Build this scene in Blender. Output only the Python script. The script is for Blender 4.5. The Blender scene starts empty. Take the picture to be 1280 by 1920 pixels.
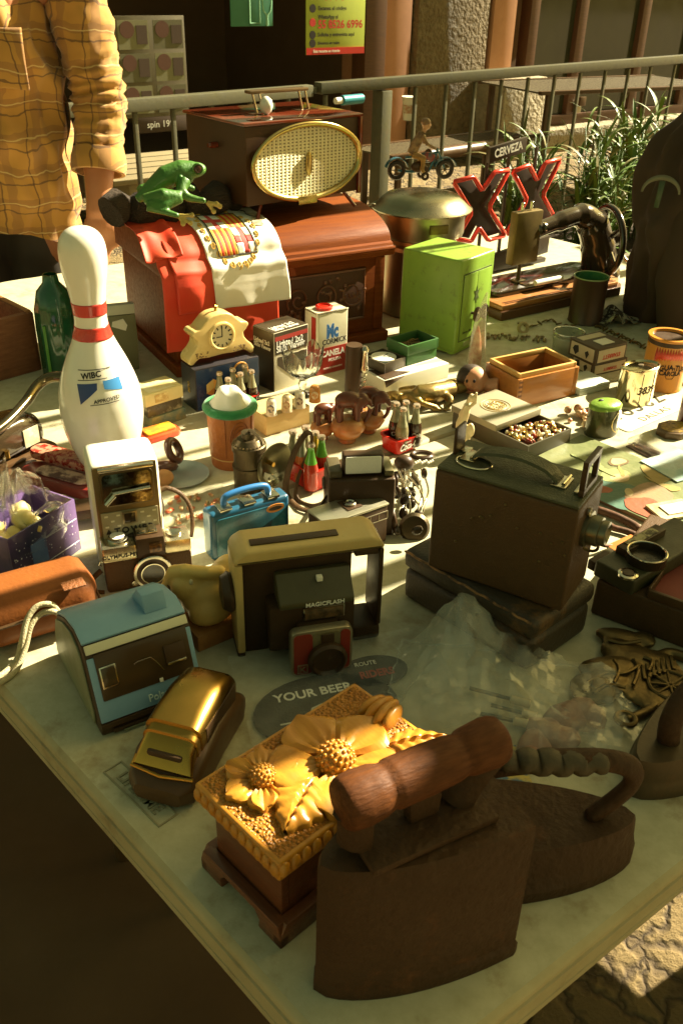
import bpy, bmesh, math, random
from mathutils import Vector, Matrix, noise
R = math.radians
random.seed(7)
S = bpy.context.scene
COL = S.collection
# ---------------------------------------------------------------- camera
TZ = 0.74                                    # table top
FPX, PIT, ROLL, EYE = 1700.0, R(31), R(1.5), 1.43
FWD = Vector((0, math.cos(PIT), -math.sin(PIT)))
_u0 = Vector((0, math.sin(PIT), math.cos(PIT))); _r0 = Vector((1, 0, 0))
RT = math.cos(ROLL)*_r0 + math.sin(ROLL)*_u0
UP = -math.sin(ROLL)*_r0 + math.cos(ROLL)*_u0
EYEP = Vector((0, 0, EYE))
cd = bpy.data.cameras.new('camera'); cam = bpy.data.objects.new('camera', cd); COL.objects.link(cam)
cd.sensor_fit = 'VERTICAL'; cd.sensor_height = 36; cd.lens = FPX/1920*36
cd.clip_start = 0.02; cd.clip_end = 300
m3 = Matrix((RT, UP, -FWD)).transposed()
cam.matrix_world = Matrix.Translation(EYEP) @ m3.to_4x4()
cd.dof.use_dof = True; cd.dof.focus_distance = 1.35; cd.dof.aperture_fstop = 22
S.camera = cam
# ---------------------------------------------------------------- light
SUN_AZ, SUN_EL = R(33), R(36)                # azimuth counter-clockwise from +X
w = bpy.data.worlds.new('World'); S.world = w; w.use_nodes = True
nt = w.node_tree
sky = nt.nodes.new('ShaderNodeTexSky'); sky.sky_type = 'NISHITA'; sky.sun_disc = False
sky.sun_elevation = SUN_EL; sky.sun_rotation = R(90)-SUN_AZ; sky.dust_density = 3.0
mx = nt.nodes.new('ShaderNodeMix'); mx.data_type = 'RGBA'; mx.blend_type = 'MULTIPLY'
mx.inputs[0].default_value = 1; mx.inputs[7].default_value = (0.82, 0.69, 0.24, 1)
nt.links.new(sky.outputs[0], mx.inputs[6]); bg = nt.nodes['Background']
nt.links.new(mx.outputs[2], bg.inputs[0]); bg.inputs[1].default_value = 0.05
sd = bpy.data.lights.new('sun', 'SUN'); sun = bpy.data.objects.new('sun', sd); COL.objects.link(sun)
sd.energy = 5.0; sd.angle = R(0.5); sd.color = (1.0, 0.90, 0.64)
SUND = Vector((math.cos(SUN_EL)*math.cos(SUN_AZ), math.cos(SUN_EL)*math.sin(SUN_AZ), math.sin(SUN_EL)))
sun.rotation_euler = SUND.to_track_quat('Z', 'Y').to_euler(); sun.location = (6, 4, 6)
S.view_settings.view_transform = 'Standard'; S.view_settings.look = 'None'
S.view_settings.exposure = 2.15; S.view_settings.gamma = 1
S.cycles.max_bounces = 8; S.cycles.transparent_max_bounces = 12
# ---------------------------------------------------------------- measuring helpers
def P(px, py, z=TZ):
    d = FWD*FPX + RT*(px-640) - UP*(py-960)
    return EYEP + d*((z-EYE)/d.z)
def proj(p):
    v = p-EYEP; q = v.dot(FWD)
    return 640+FPX*v.dot(RT)/q, 960-FPX*v.dot(UP)/q
def ppm(p): return FPX/(Vector(p)-EYEP).dot(FWD)
def hgt(b, ty):
    lo, hi = 0.0, 2.0
    for _ in range(40):
        m = (lo+hi)/2
        if proj(b+Vector((0, 0, m)))[1] > ty: lo = m
        else: hi = m
    return lo
# ---------------------------------------------------------------- materials
def _n(t, k, **kw):
    n = t.nodes.new(k)
    for a, b in kw.items(): setattr(n, a, b)
    return n
def rgba(c): return (c[0], c[1], c[2], 1)
MATS = {}
def mat(name, c, r=.5, m=0, c2=None, sc=25, con=.5, bump=0, bs=120, bd=.002, dirt=0, dsc=9, dc=(.06, .035, .015),
        tr=0, ior=1.45, alpha=1, coat=0, stretch=None, vor=0, an=None, dth=.56, spec=.5, emis=None, sheen=0, sss=0, aniso=0):
    M = bpy.data.materials.new(name); M.use_nodes = True; t = M.node_tree; L = t.links.new
    b = t.nodes['Principled BSDF']
    b.inputs['Roughness'].default_value = r; b.inputs['Metallic'].default_value = m
    b.inputs['Specular IOR Level'].default_value = spec
    b.inputs['Base Color'].default_value = rgba(c)
    b.inputs['Transmission Weight'].default_value = tr; b.inputs['IOR'].default_value = ior
    b.inputs['Alpha'].default_value = alpha; b.inputs['Coat Weight'].default_value = coat
    b.inputs['Coat Roughness'].default_value = .08
    if sheen: b.inputs['Sheen Weight'].default_value = sheen
    if sss:
        b.inputs['Subsurface Weight'].default_value = sss; b.inputs['Subsurface Scale'].default_value = .01
        b.inputs['Subsurface Radius'].default_value = (1, .5, .25)
    tc = _n(t, 'ShaderNodeTexCoord'); mp = _n(t, 'ShaderNodeMapping'); L(tc.outputs['Object'], mp.inputs[0])
    if stretch: mp.inputs['Scale'].default_value = stretch
    out = None
    if c2 is not None:
        nz = _n(t, 'ShaderNodeTexNoise'); nz.inputs['Scale'].default_value = sc; nz.inputs['Detail'].default_value = 7
        nz.inputs['Roughness'].default_value = .62; L(mp.outputs[0], nz.inputs['Vector'])
        mr = _n(t, 'ShaderNodeMapRange'); mr.inputs[1].default_value = .5-con/2+.0; mr.inputs[2].default_value = .5+con/2
        L(nz.outputs[0], mr.inputs[0])
        x = _n(t, 'ShaderNodeMix', data_type='RGBA'); L(mr.outputs[0], x.inputs[0])
        x.inputs[6].default_value = rgba(c); x.inputs[7].default_value = rgba(c2); out = x.outputs[2]
        rr = _n(t, 'ShaderNodeMapRange'); L(nz.outputs[0], rr.inputs[0])
        rr.inputs[1].default_value = .3; rr.inputs[2].default_value = .7
        rr.inputs[3].default_value = max(.02, r-.09); rr.inputs[4].default_value = min(1, r+.09)
        L(rr.outputs[0], b.inputs['Roughness'])
    if dirt:
        nd = _n(t, 'ShaderNodeTexNoise'); nd.inputs['Scale'].default_value = dsc; nd.inputs['Detail'].default_value = 9
        nd.inputs['Roughness'].default_value = .7; L(tc.outputs['Object'], nd.inputs['Vector'])
        md = _n(t, 'ShaderNodeMapRange'); md.inputs[1].default_value = dth; md.inputs[2].default_value = dth+.18
        md.inputs[4].default_value = dirt; L(nd.outputs[0], md.inputs[0])
        y = _n(t, 'ShaderNodeMix', data_type='RGBA'); L(md.outputs[0], y.inputs[0])
        if out: L(out, y.inputs[6])
        else: y.inputs[6].default_value = rgba(c)
        y.inputs[7].default_value = rgba(dc); out = y.outputs[2]
    if out: L(out, b.inputs['Base Color'])
    if bump:
        if vor:
            nb = _n(t, 'ShaderNodeTexVoronoi'); nb.inputs['Scale'].default_value = bs; L(tc.outputs['Object'], nb.inputs['Vector'])
        else:
            nb = _n(t, 'ShaderNodeTexNoise'); nb.inputs['Scale'].default_value = bs; nb.inputs['Detail'].default_value = 5
            L(mp.outputs[0], nb.inputs['Vector'])
        bp = _n(t, 'ShaderNodeBump'); bp.inputs['Strength'].default_value = bump; bp.inputs['Distance'].default_value = bd
        if vor == 2: bp.invert = True
        L(nb.outputs[0], bp.inputs['Height']); L(bp.outputs[0], b.inputs['Normal'])
    if an:
        na = _n(t, 'ShaderNodeTexNoise'); na.inputs['Scale'].default_value = an[0]; na.inputs['Detail'].default_value = 6; na.inputs['Distortion'].default_value = 1.5
        L(mp.outputs[0], na.inputs['Vector']); ra_ = _n(t, 'ShaderNodeMapRange'); ra_.inputs[1].default_value = .42; ra_.inputs[2].default_value = .72
        ra_.inputs[3].default_value = an[1]; ra_.inputs[4].default_value = an[2]; L(na.outputs[0], ra_.inputs[0]); L(ra_.outputs[0], b.inputs['Alpha'])
    if emis:
        b.inputs['Emission Color'].default_value = rgba(c); b.inputs['Emission Strength'].default_value = emis
    MATS[name] = M
    return M
def stretchx(k=14): return (1, k, k)
# ---------------------------------------------------------------- mesh builder
class MB:
    def __init__(s): s.v = []; s.f = []
    def add(s, vs, fs, M=None):
        o = len(s.v)
        s.v += [(M @ Vector(v)) if M else Vector(v) for v in vs]
        s.f += [[i+o for i in f] for f in fs]
        return s
    def addbm(s, bm, M=None):
        bm.verts.ensure_lookup_table(); bm.verts.index_update()
        s.add([v.co.copy() for v in bm.verts], [[v.index for v in f.verts] for f in bm.faces], M); bm.free(); return s
    def box(s, lo, hi, bev=.001, seg=2, M=None):
        bm = bmesh.new(); bmesh.ops.create_cube(bm, size=1)
        lo, hi = Vector(lo), Vector(hi)
        for v in bm.verts: v.co = Vector([(lo[i]+hi[i])/2 + v.co[i]*(hi[i]-lo[i]) for i in range(3)])
        if bev: bmesh.ops.bevel(bm, geom=bm.edges[:], offset=min(bev, .49*min(hi[i]-lo[i] for i in range(3))), segments=seg, affect='EDGES', profile=.6)
        return s.addbm(bm, M)
    def prism(s, poly, y0, y1, bev=0, seg=2, M=None, axis='y'):
        # poly in (x, z); extruded along y  (axis 'z': poly in (x, y) extruded in z; 'x': poly in (y, z))
        bm = bmesh.new()
        def co(a, b, d): return {'y': (a, d, b), 'z': (a, b, d), 'x': (d, a, b)}[axis]
        A = [bm.verts.new(co(a, b, y0)) for a, b in poly]; B = [bm.verts.new(co(a, b, y1)) for a, b in poly]
        n = len(poly); bm.faces.new(A); bm.faces.new(B[::-1])
        for i in range(n): bm.faces.new((A[i], B[i], B[(i+1) % n], A[(i+1) % n]))
        bmesh.ops.recalc_face_normals(bm, faces=bm.faces[:])
        if bev:
            ed = [e for e in bm.edges if len(e.link_faces) == 2 and e.calc_face_angle(0) > .5]
            bmesh.ops.bevel(bm, geom=ed, offset=bev, segments=seg, affect='EDGES', profile=.6)
        return s.addbm(bm, M)
    def lathe(s, prof, seg=32, M=None, sx=1, sy=1, caps=True):
        vs, fs = [], []
        for r, z in prof:
            for i in range(seg):
                a = 2*math.pi*i/seg; vs.append((r*sx*math.cos(a), r*sy*math.sin(a), z))
        for k in range(len(prof)-1):
            for i in range(seg):
                j = (i+1) % seg; fs.append([k*seg+i, k*seg+j, (k+1)*seg+j, (k+1)*seg+i])
        if caps and prof[0][0] > 1e-5: fs.append([i for i in range(seg)][::-1])
        if caps and prof[-1][0] > 1e-5: fs.append([(len(prof)-1)*seg+i for i in range(seg)])
        return s.add(vs, fs, M)
    def cyl(s, p0, p1, r0, r1=None, seg=20, bev=0):
        p0, p1 = Vector(p0), Vector(p1); r1 = r0 if r1 is None else r1
        d = p1-p0; h = d.length
        M = Matrix.Translation(p0) @ d.to_track_quat('Z', 'Y').to_matrix().to_4x4()
        if bev: pr = [(r0-bev, 0), (r0, bev), (r1, h-bev), (r1-bev, h)]
        else: pr = [(r0, 0), (r1, h)]
        return s.lathe(pr, seg, M)
    def tube(s, pts, r, seg=10, closed=False, flat=1):
        pts = [Vector(p) for p in pts]; n = len(pts); vs, fs = [], []
        rr = r if isinstance(r, (list, tuple)) else [r]*n
        nrm = None
        for i in range(n):
            a = pts[(i-1) % n] if (closed or i) else pts[0]; b = pts[(i+1) % n] if (closed or i < n-1) else pts[-1]
            t = (b-a).normalized() if (b-a).length > 1e-9 else Vector((0, 0, 1))
            if nrm is None: nrm = t.orthogonal().normalized()
            nrm = (nrm - t*nrm.dot(t)); nrm = nrm.normalized() if nrm.length > 1e-6 else t.orthogonal().normalized()
            bn = t.cross(nrm)
            for k in range(seg):
                an = 2*math.pi*k/seg; vs.append(pts[i] + (nrm*math.cos(an) + bn*math.sin(an)*flat)*rr[i])
        for i in range(n if closed else n-1):
            for k in range(seg):
                j = (k+1) % seg; q = ((i+1) % n)*seg
                fs.append([i*seg+k, i*seg+j, q+j, q+k])
        if not closed:
            fs.append(list(range(seg))[::-1]); fs.append([(n-1)*seg+k for k in range(seg)])
        return s.add(vs, fs)
    def ell(s, c, r, rot=(0, 0, 0), seg=20, M=None):
        if not isinstance(r, (list, tuple)): r = (r, r, r)
        from mathutils import Euler
        bm = bmesh.new(); bmesh.ops.create_uvsphere(bm, u_segments=seg, v_segments=max(6, seg*2//3), radius=1)
        X = Matrix.Translation(Vector(c)) @ Euler(rot).to_matrix().to_4x4() @ Matrix.Diagonal((r[0], r[1], r[2], 1))
        return s.addbm(bm, (M @ X) if M else X)
    def torus(s, c, Rr, r, nrm=(0, 0, 1), seg=28, seg2=8, sx=1, sy=1):
        q = Vector(nrm).to_track_quat('Z', 'Y'); c = Vector(c)
        return s.tube([c + q @ Vector((Rr*sx*math.cos(2*math.pi*i/seg), Rr*sy*math.sin(2*math.pi*i/seg), 0)) for i in range(seg)], r, seg2, True)
    def grid(s, fn, nu, nv, M=None):
        vs = [fn(i/nu, j/nv) for j in range(nv+1) for i in range(nu+1)]
        fs = [[j*(nu+1)+i, j*(nu+1)+i+1, (j+1)*(nu+1)+i+1, (j+1)*(nu+1)+i] for j in range(nv) for i in range(nu)]
        return s.add(vs, fs, M)
    def map(s, fn): s.v = [Vector(fn(v)) for v in s.v]; return s
    def build(s, name, m, parent=None, ang=40, solid=0, remesh=0, smooth=2, label=None, sub=0):
        me = bpy.data.meshes.new(name); me.from_pydata([tuple(v) for v in s.v], [], s.f); me.update()
        bm = bmesh.new(); bm.from_mesh(me); bmesh.ops.recalc_face_normals(bm, faces=bm.faces[:]); bm.to_mesh(me); bm.free()
        o = bpy.data.objects.new(name, me)
        if remesh:
            COL.objects.link(o); md = o.modifiers.new('r', 'REMESH'); md.mode = 'VOXEL'; md.voxel_size = remesh
            dg = bpy.context.evaluated_depsgraph_get(); me2 = bpy.data.meshes.new_from_object(o.evaluated_get(dg))
            o.modifiers.clear(); o.data = me2; bpy.data.meshes.remove(me); me = me2; me.name = name
            bm = bmesh.new(); bm.from_mesh(me)
            for _ in range(smooth): bmesh.ops.smooth_vert(bm, verts=bm.verts[:], factor=.5, use_axis_x=True, use_axis_y=True, use_axis_z=True)
            bm.to_mesh(me); bm.free(); ang = 180
        else: COL.objects.link(o)
        me.materials.clear(); me.materials.append(m)
        for p in me.polygons: p.use_smooth = True
        if ang < 180: me.set_sharp_from_angle(angle=R(ang))
        if solid:
            md = o.modifiers.new('solid', 'SOLIDIFY'); md.thickness = solid; md.offset = 0
        if sub:
            md = o.modifiers.new('sub', 'SUBSURF'); md.levels = sub; md.render_levels = sub
        if parent: o.parent = parent
        if label: o['label'] = label
        return o
def T(name, label, cat, loc=(0, 0, 0), yaw=0, group=None):
    o = bpy.data.objects.new(name, None); COL.objects.link(o); o.location = loc; o.rotation_euler = (0, 0, yaw)
    o.empty_display_size = .02; o['label'] = label; o['category'] = cat
    if group: o['group'] = group
    return o
def dup(root, loc, yaw, label, group=None):
    r = root.copy(); COL.objects.link(r); r.location = loc; r.rotation_euler = (0, 0, yaw); r['label'] = label
    if group: r['group'] = group
    for ch in list(root.children):
        c = ch.copy(); COL.objects.link(c); c.parent = r
        for g in list(ch.children):
            d = g.copy(); COL.objects.link(d); d.parent = c
    return r
def pl(o, right, up):
    a, b = Vector(right).normalized(), Vector(up).normalized(); n = a.cross(b)
    M = Matrix((a, b, n)).transposed().to_4x4(); M.translation = Vector(o); return M
def txt(s, size, M, m, parent, name='lettering', bold=0, ext=.0003, shear=0, warp=None, align='CENTER', space=1, sx=1):
    c = bpy.data.curves.new('t', 'FONT'); c.body = s; c.size = size; c.extrude = ext; c.offset = bold*size
    c.align_x = align; c.align_y = 'CENTER'; c.shear = shear; c.space_character = space; c.resolution_u = 3
    o = bpy.data.objects.new('t', c); COL.objects.link(o)
    me = bpy.data.meshes.new_from_object(o.evaluated_get(bpy.context.evaluated_depsgraph_get()))
    bpy.data.objects.remove(o); bpy.data.curves.remove(c)
    for v in me.vertices:
        q = Vector((v.co.x*sx, v.co.y, v.co.z)); v.co = warp(q) if warp else M @ q
    me.materials.clear(); me.materials.append(m); me.name = name
    ob = bpy.data.objects.new(name, me); COL.objects.link(ob); ob.parent = parent
    return ob
def Box(A, B, C, top, z=TZ, wt=.5):
    """left-bottom, front-bottom and right-bottom corner pixels, pixel y of the front-top corner -> loc, yaw, w, d, h
       local frame: x along A->B, y away along B->C, origin at A"""
    a, b, c = P(*A, z), P(*B, z), P(*C, z)
    y1 = math.atan2(b.y-a.y, b.x-a.x); y2 = math.atan2(c.y-b.y, c.x-b.x)-math.pi/2
    dlt = (y2-y1+math.pi) % (2*math.pi)-math.pi; yaw = y1+dlt*wt
    w_, d_ = (b-a).length, (c-b).length; h_ = hgt(b, top)
    return b - Vector((math.cos(yaw), math.sin(yaw), 0))*w_, yaw, w_, d_, h_
def Fr(A, B, z=TZ):
    a, b = P(*A, z), P(*B, z)
    return a, math.atan2(b.y-a.y, b.x-a.x), (b-a).length
def Rd(x, yb, wpx, ytop, z=TZ):
    f = P(x, yb, z); d = Vector((f.x, f.y, 0)).normalized(); r = wpx/2/ppm(f); h = hgt(f, ytop)
    r = wpx/2/ppm(f+Vector((0, 0, h*.6)))
    return f+d*r, r, h
def rr(x0, z0, x1, z1, r, n=5):
    out = []
    for cx, cz, a0 in ((x1-r, z0+r, -90), (x1-r, z1-r, 0), (x0+r, z1-r, 90), (x0+r, z0+r, 180)):
        for i in range(n+1):
            a = R(a0+90*i/n); out.append((cx+r*math.cos(a), cz+r*math.sin(a)))
    return out
def ellp(cx, cz, rx, rz, n=28): return [(cx+rx*math.cos(2*math.pi*i/n), cz+rz*math.sin(2*math.pi*i/n)) for i in range(n)]
def spline(pts, n=6):
    pts = [Vector(p) for p in pts]; out = []
    for i in range(len(pts)-1):
        p0, p1, p2, p3 = pts[max(i-1, 0)], pts[i], pts[i+1], pts[min(i+2, len(pts)-1)]
        for k in range(n):
            t = k/n
            out.append(.5*((2*p1)+(-p0+p2)*t+(2*p0-5*p1+4*p2-p3)*t*t+(-p0+3*p1-3*p2+p3)*t**3))
    return out+[pts[-1]]
def local(o, p):
    c, s_ = math.cos(-o.rotation_euler.z), math.sin(-o.rotation_euler.z); d = Vector(p)-o.location
    return Vector((d.x*c-d.y*s_, d.x*s_+d.y*c, d.z))
# ---------------------------------------------------------------- palette
black = mat('black_plastic', (.044, .023, .010), .42, spec=.35, c2=(.058, .031, .013), sc=40, bump=.15, bs=400)
blackm = mat('black_metal', (.070, .036, .014), .36, .0, spec=.4, c2=(.09, .048, .02), sc=30, bump=.2, bs=90, dirt=.4, dc=(.09, .05, .02))
leather_b = mat('black_leather', (.072, .037, .014), .55, spec=.3, c2=(.088, .048, .019), sc=60, bump=.6, bs=500, vor=1, bd=.0008)
iron = mat('rusty_iron', (.052, .025, .010), .62, .0, spec=.25, c2=(.05, .024, .010), sc=34, bump=.9, bs=110, bd=.003, dirt=.7, dc=(.12, .045, .016), dsc=22)
white = mat('white_paint', (.78, .76, .66), .35, c2=(.70, .66, .52), sc=15, dirt=.12)
cream = mat('cream_plastic', (.72, .62, .36), .4, c2=(.64, .52, .26), sc=18)
paper = mat('paper', (.74, .70, .58), .8, c2=(.66, .60, .46), sc=20)
chrome = mat('chrome', (.62, .58, .46), .2, 1, c2=(.5, .46, .36), sc=30)
steel = mat('dull_steel', (.42, .38, .27), .38, 1, c2=(.27, .23, .14), sc=9, bump=.1, bs=40)
brass = mat('brass', (.50, .30, .065), .3, 1, c2=(.32, .17, .03), sc=12, dirt=.5, dc=(.12, .07, .02), dsc=20)
brassd = mat('dark_brass', (.20, .14, .055), .42, .8, c2=(.09, .06, .025), sc=30, bump=.3, bs=200)
red = mat('red_plastic', (.62, .025, .012), .3, c2=(.52, .02, .01), sc=20, sss=.1)
redp = mat('red_paint', (.56, .03, .015), .42, c2=(.46, .025, .015), sc=60)
glass = mat('clear_glass', (.95, .96, .92), .03, tr=1, ior=1.48)
plastic_clear = mat('clear_plastic', (.92, .93, .9), .12, tr=1, ior=1.12, alpha=.5)
ink = mat('black_ink', (.02, .014, .01), .6)
inkw = mat('white_ink', (.78, .75, .66), .6)
inkr = mat('red_ink', (.52, .03, .02), .6)
inky = mat('yellow_ink', (.75, .50, .08), .6)
inkb = mat('blue_ink', (.04, .15, .40), .5)
# ================================================================ SETTING
UA = R(36.5); U = Vector((math.cos(UA), math.sin(UA), 0)); V = Vector((-math.sin(UA), math.cos(UA), 0))
def structure(o, lab=None): o['kind'] = 'structure'; return o
# pavement
M = bpy.data.materials.new('stone_paving'); M.use_nodes = True; t = M.node_tree; L = t.links.new; b = t.nodes['Principled BSDF']
tc = _n(t, 'ShaderNodeTexCoord'); nz0 = _n(t, 'ShaderNodeTexNoise'); nz0.inputs['Scale'].default_value = 5; nz0.inputs['Detail'].default_value = 4; L(tc.outputs['Object'], nz0.inputs['Vector'])
vm = _n(t, 'ShaderNodeMix', data_type='RGBA', blend_type='LINEAR_LIGHT'); vm.inputs[0].default_value = .22
L(tc.outputs['Object'], vm.inputs[6]); L(nz0.outputs[1], vm.inputs[7])
ve = _n(t, 'ShaderNodeTexVoronoi', feature='DISTANCE_TO_EDGE'); ve.inputs['Scale'].default_value = 6.2; L(vm.outputs[2], ve.inputs['Vector'])
vc = _n(t, 'ShaderNodeTexVoronoi'); vc.inputs['Scale'].default_value = 6.2; L(vm.outputs[2], vc.inputs['Vector'])
mr = _n(t, 'ShaderNodeMapRange'); mr.inputs[2].default_value = .09; L(ve.outputs[0], mr.inputs[0])
nz = _n(t, 'ShaderNodeTexNoise'); nz.inputs['Scale'].default_value = 34; nz.inputs['Detail'].default_value = 10; nz.inputs['Roughness'].default_value = .7
L(tc.outputs['Object'], nz.inputs['Vector'])
x1 = _n(t, 'ShaderNodeMix', data_type='RGBA'); x1.inputs[6].default_value = rgba((.30, .205, .075)); x1.inputs[7].default_value = rgba((.19, .125, .045))
L(vc.outputs['Color'], x1.inputs[0])
x2 = _n(t, 'ShaderNodeMix', data_type='RGBA'); L(mr.outputs[0], x2.inputs[0]); x2.inputs[6].default_value = rgba((.09, .055, .022)); L(x1.outputs[2], x2.inputs[7])
L(x2.outputs[2], b.inputs['Base Color']); b.inputs['Roughness'].default_value = .85
ma = _n(t, 'ShaderNodeMath', operation='MULTIPLY_ADD'); L(nz.outputs[0], ma.inputs[0]); ma.inputs[1].default_value = 1.7; L(mr.outputs[0], ma.inputs[2])
bp = _n(t, 'ShaderNodeBump'); bp.inputs['Strength'].default_value = 1; bp.inputs['Distance'].default_value = .03; L(ma.outputs[0], bp.inputs['Height']); L(bp.outputs[0], b.inputs['Normal'])
paving = M
g = MB(); g.add([(-40, -40, 0), (40, -40, 0), (40, 40, 0), (-40, 40, 0)], [[0, 1, 2, 3]])
structure(g.build('ground', paving))
# facade frame of reference: WO = foot of the wall below the stone pillar
WO = P(960, 285, 0)
def W(u, v=0, z=0): return WO + U*u + V*v + Vector((0, 0, z))
def wallM(u, v, z): # text/poster plane on the wall, facing the camera side
    return pl(W(u, v, z), U, (0, 0, 1))
stucco = mat('rough_stucco', (.21, .155, .075), .9, c2=(.13, .09, .042), sc=14, bump=1, bs=26, bd=.05)
stone = mat('grey_stone', (.36, .30, .19), .85, c2=(.25, .2, .12), sc=8, bump=1, bs=30, bd=.03)
salmon = mat('salmon_render', (.48, .24, .12), .8, c2=(.40, .19, .095), sc=5, dirt=.15)
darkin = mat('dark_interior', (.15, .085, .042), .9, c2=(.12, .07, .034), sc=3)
woodfr = mat('dark_wood_frame', (.11, .048, .02), .45, c2=(.07, .03, .014), sc=12, stretch=stretchx(8))
dglass = mat('door_glass', (.035, .035, .018), .08, spec=.6, c2=(.05, .052, .026), sc=2)
# --- facade (one building) : parts
bl = T('shop_building', 'shop front with dark open doorway, salmon jambs and rough grey pillar behind the railing', 'building', WO, UA)
def bpart(name, m, u0, v0, z0, u1, v1, z1, bev=.004, parent=None):
    return MB().box((u0, v0, z0), (u1, v1, z1), bev).build(name, m, parent or bl)
bpart('pillar', stucco, -1.22, 0, 0, -.45, .6, 3.4, .01)
bpart('plinth', stone, -.52, -.34, 0, -.02, .3, .66, .012)
bpart('jamb', salmon, -1.53, .06, .0, -1.24, .6, 3.4)
bpart('jamb', salmon, -.42, -.02, .66, -.16, .5, 3.4)
bpart('door_post', woodfr, -1.78, -.05, 0, -1.58, .12, 3.4)
bpart('lintel', stucco, -9, .0, 2.6, -1.79, .6, 3.4)
bpart('lintel', stucco, -.15, .0, 2.5, 7, .6, 3.4)
bpart('wall', stucco, -9, 0, 0, -6.5, .6, 2.6)
# dark room behind the opening
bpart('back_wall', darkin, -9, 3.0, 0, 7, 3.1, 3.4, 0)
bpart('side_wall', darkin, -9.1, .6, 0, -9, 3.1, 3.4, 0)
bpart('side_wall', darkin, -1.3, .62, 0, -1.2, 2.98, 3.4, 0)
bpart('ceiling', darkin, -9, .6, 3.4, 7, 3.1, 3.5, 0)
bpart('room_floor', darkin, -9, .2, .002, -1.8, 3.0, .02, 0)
bpart('sill', stone, -.01, -.22, 0, 7, .35, .20, .02)
bpart('door_frame', woodfr, .0, -.03, .20, 7, .08, .29)
for u in (.0, .62, 1.5, 2.3, 3.1): bpart('door_frame', woodfr, u, -.035, .291, u+.11, .085, 2.5)
for u0, u1 in ((.11, .62), (.73, 1.5), (1.61, 2.3), (2.41, 3.1), (3.21, 6.9)):
    bpart('door_glass', dglass, u0, .02, .291, u1, .04, 2.5, 0)
pk = bpart('door_lock', steel, .70, -.07, .30, .78, -.036, .40, .006)
bpart('handle', blackm, .72, -.10, .36, .80, -.071, .44, .006, pk)
# --- posters in the doorway
pm = mat('poster_grey', (.12, .10, .05), .7, c2=(.09, .07, .035), sc=12)
pmd = mat('poster_dark', (.06, .035, .02), .7)
def poster(name, lab, cat, u0, z0, u1, z1, m, v=-.08):
    r_ = T(name, lab, cat, W(u0, v, z0), UA)
    MB().box((0, 0, 0), (u1-u0, .008, z1-z0), .001).build('sheet', m, r_); return r_, u1-u0, z1-z0
r_, pw, ph = poster('poster', 'grey menu poster with a grid of round badges in the dark doorway', 'poster', -3.83, .52, -3.33, 1.13, pm)
k = 0
for i in range(2):
    for j in range(3):
        x0, z0 = pw*(.04+.5*i), ph*(.04+.32*j)
        MB().box((x0, -.003, z0), (x0+pw*.43, 0, z0+ph*.28), 0).build('panel', mat('poster_panel%d' % k, (.17-.06*((i+j) % 2), .16-.06*((i+j) % 2), .08-.03*((i+j) % 2)), .7), r_); k += 1
        MB().prism(ellp(x0+pw*.13, z0+ph*.19, .05, .05), -.006, -.0031).build('badge', mat('badge%d' % k, (.09, .035, .018), .6), r_)
        MB().box((x0+pw*.26, -.006, z0+ph*.05), (x0+pw*.41, -.0031, z0+ph*.23), 0).build('photo', pmd, r_)
lime = mat('lime_paper', (.40, .46, .06), .5, c2=(.34, .40, .05), sc=9)
r_, pw, ph = poster('poster', 'lime green poster in a clear sleeve with red phone numbers', 'poster', -2.36, .87, -1.83, 1.42, lime, -.10)
MB().box((0, -.004, 0), (pw, -.0005, .045), 0).build('footer', redp, r_)
def ptx(s, x, z, size, m=inkr, al='LEFT', bold=.02): return txt(s, size, pl((x, -.0045, z), (1, 0, 0), (0, 0, 1)), m, r_, bold=bold, align=al, ext=.0005)
ptx('*6996', .10, .385, .10, inkr, bold=.03); ptx('Escanea el código', .10, .30, .036, ink)
ptx('WhatsApp al', .10, .245, .034, ink); ptx('55 8526 6996', .10, .195, .073, inkr, bold=.025)
ptx('Solicita y entrevista aquí', .10, .13, .034, ink); ptx('Síguenos en redes', .10, .075, .027, ink)
ptx('Esta vacante es vigente', .06, .022, .026, inkw)
for i, z in enumerate((.385, .30, .21, .13, .075)):
    MB().prism(ellp(.055, z, .027, .027, 16), -.004, -.0005).build('icon', (inkr, ink, inkr, ink, ink)[i], r_)
sg = mat('green_sign', (.03, .13, .07), .5, c2=(.05, .20, .11), sc=4)
r_, pw, ph = poster('drinks_sign', 'green drinks sign with outlined bottle and glass, high in the doorway', 'sign', -2.97, 1.06, -2.63, 1.5, sg)
lg = mat('pale_green_line', (.22, .42, .26), .5)
MB().tube([(.15, -.004, .02), (.15, -.004, .16), (.17, -.004, .3), (.21, -.004, .3), (.23, -.004, .16), (.23, -.004, .02)], .006, 5, True).build('bottle_outline', lg, r_)
MB().tube(spline([(.25, -.004, .2), (.26, -.004, .1), (.285, -.004, .07), (.285, -.004, .01), (.295, -.004, .01), (.295, -.004, .07), (.32, -.004, .1), (.33, -.004, .2)], 3), .006, 5).build('glass_outline', lg, r_)
r_, pw, ph = poster('price_board', 'small dark shelf board lettered spin 19% under the grey poster', 'sign', -3.75, .42, -3.2, .52, pmd)
txt('spin 19%', .06, pl((.20, -.002, .05), (1, 0, 0), (0, 0, 1)), inkw, r_, ext=.0005)
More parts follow.
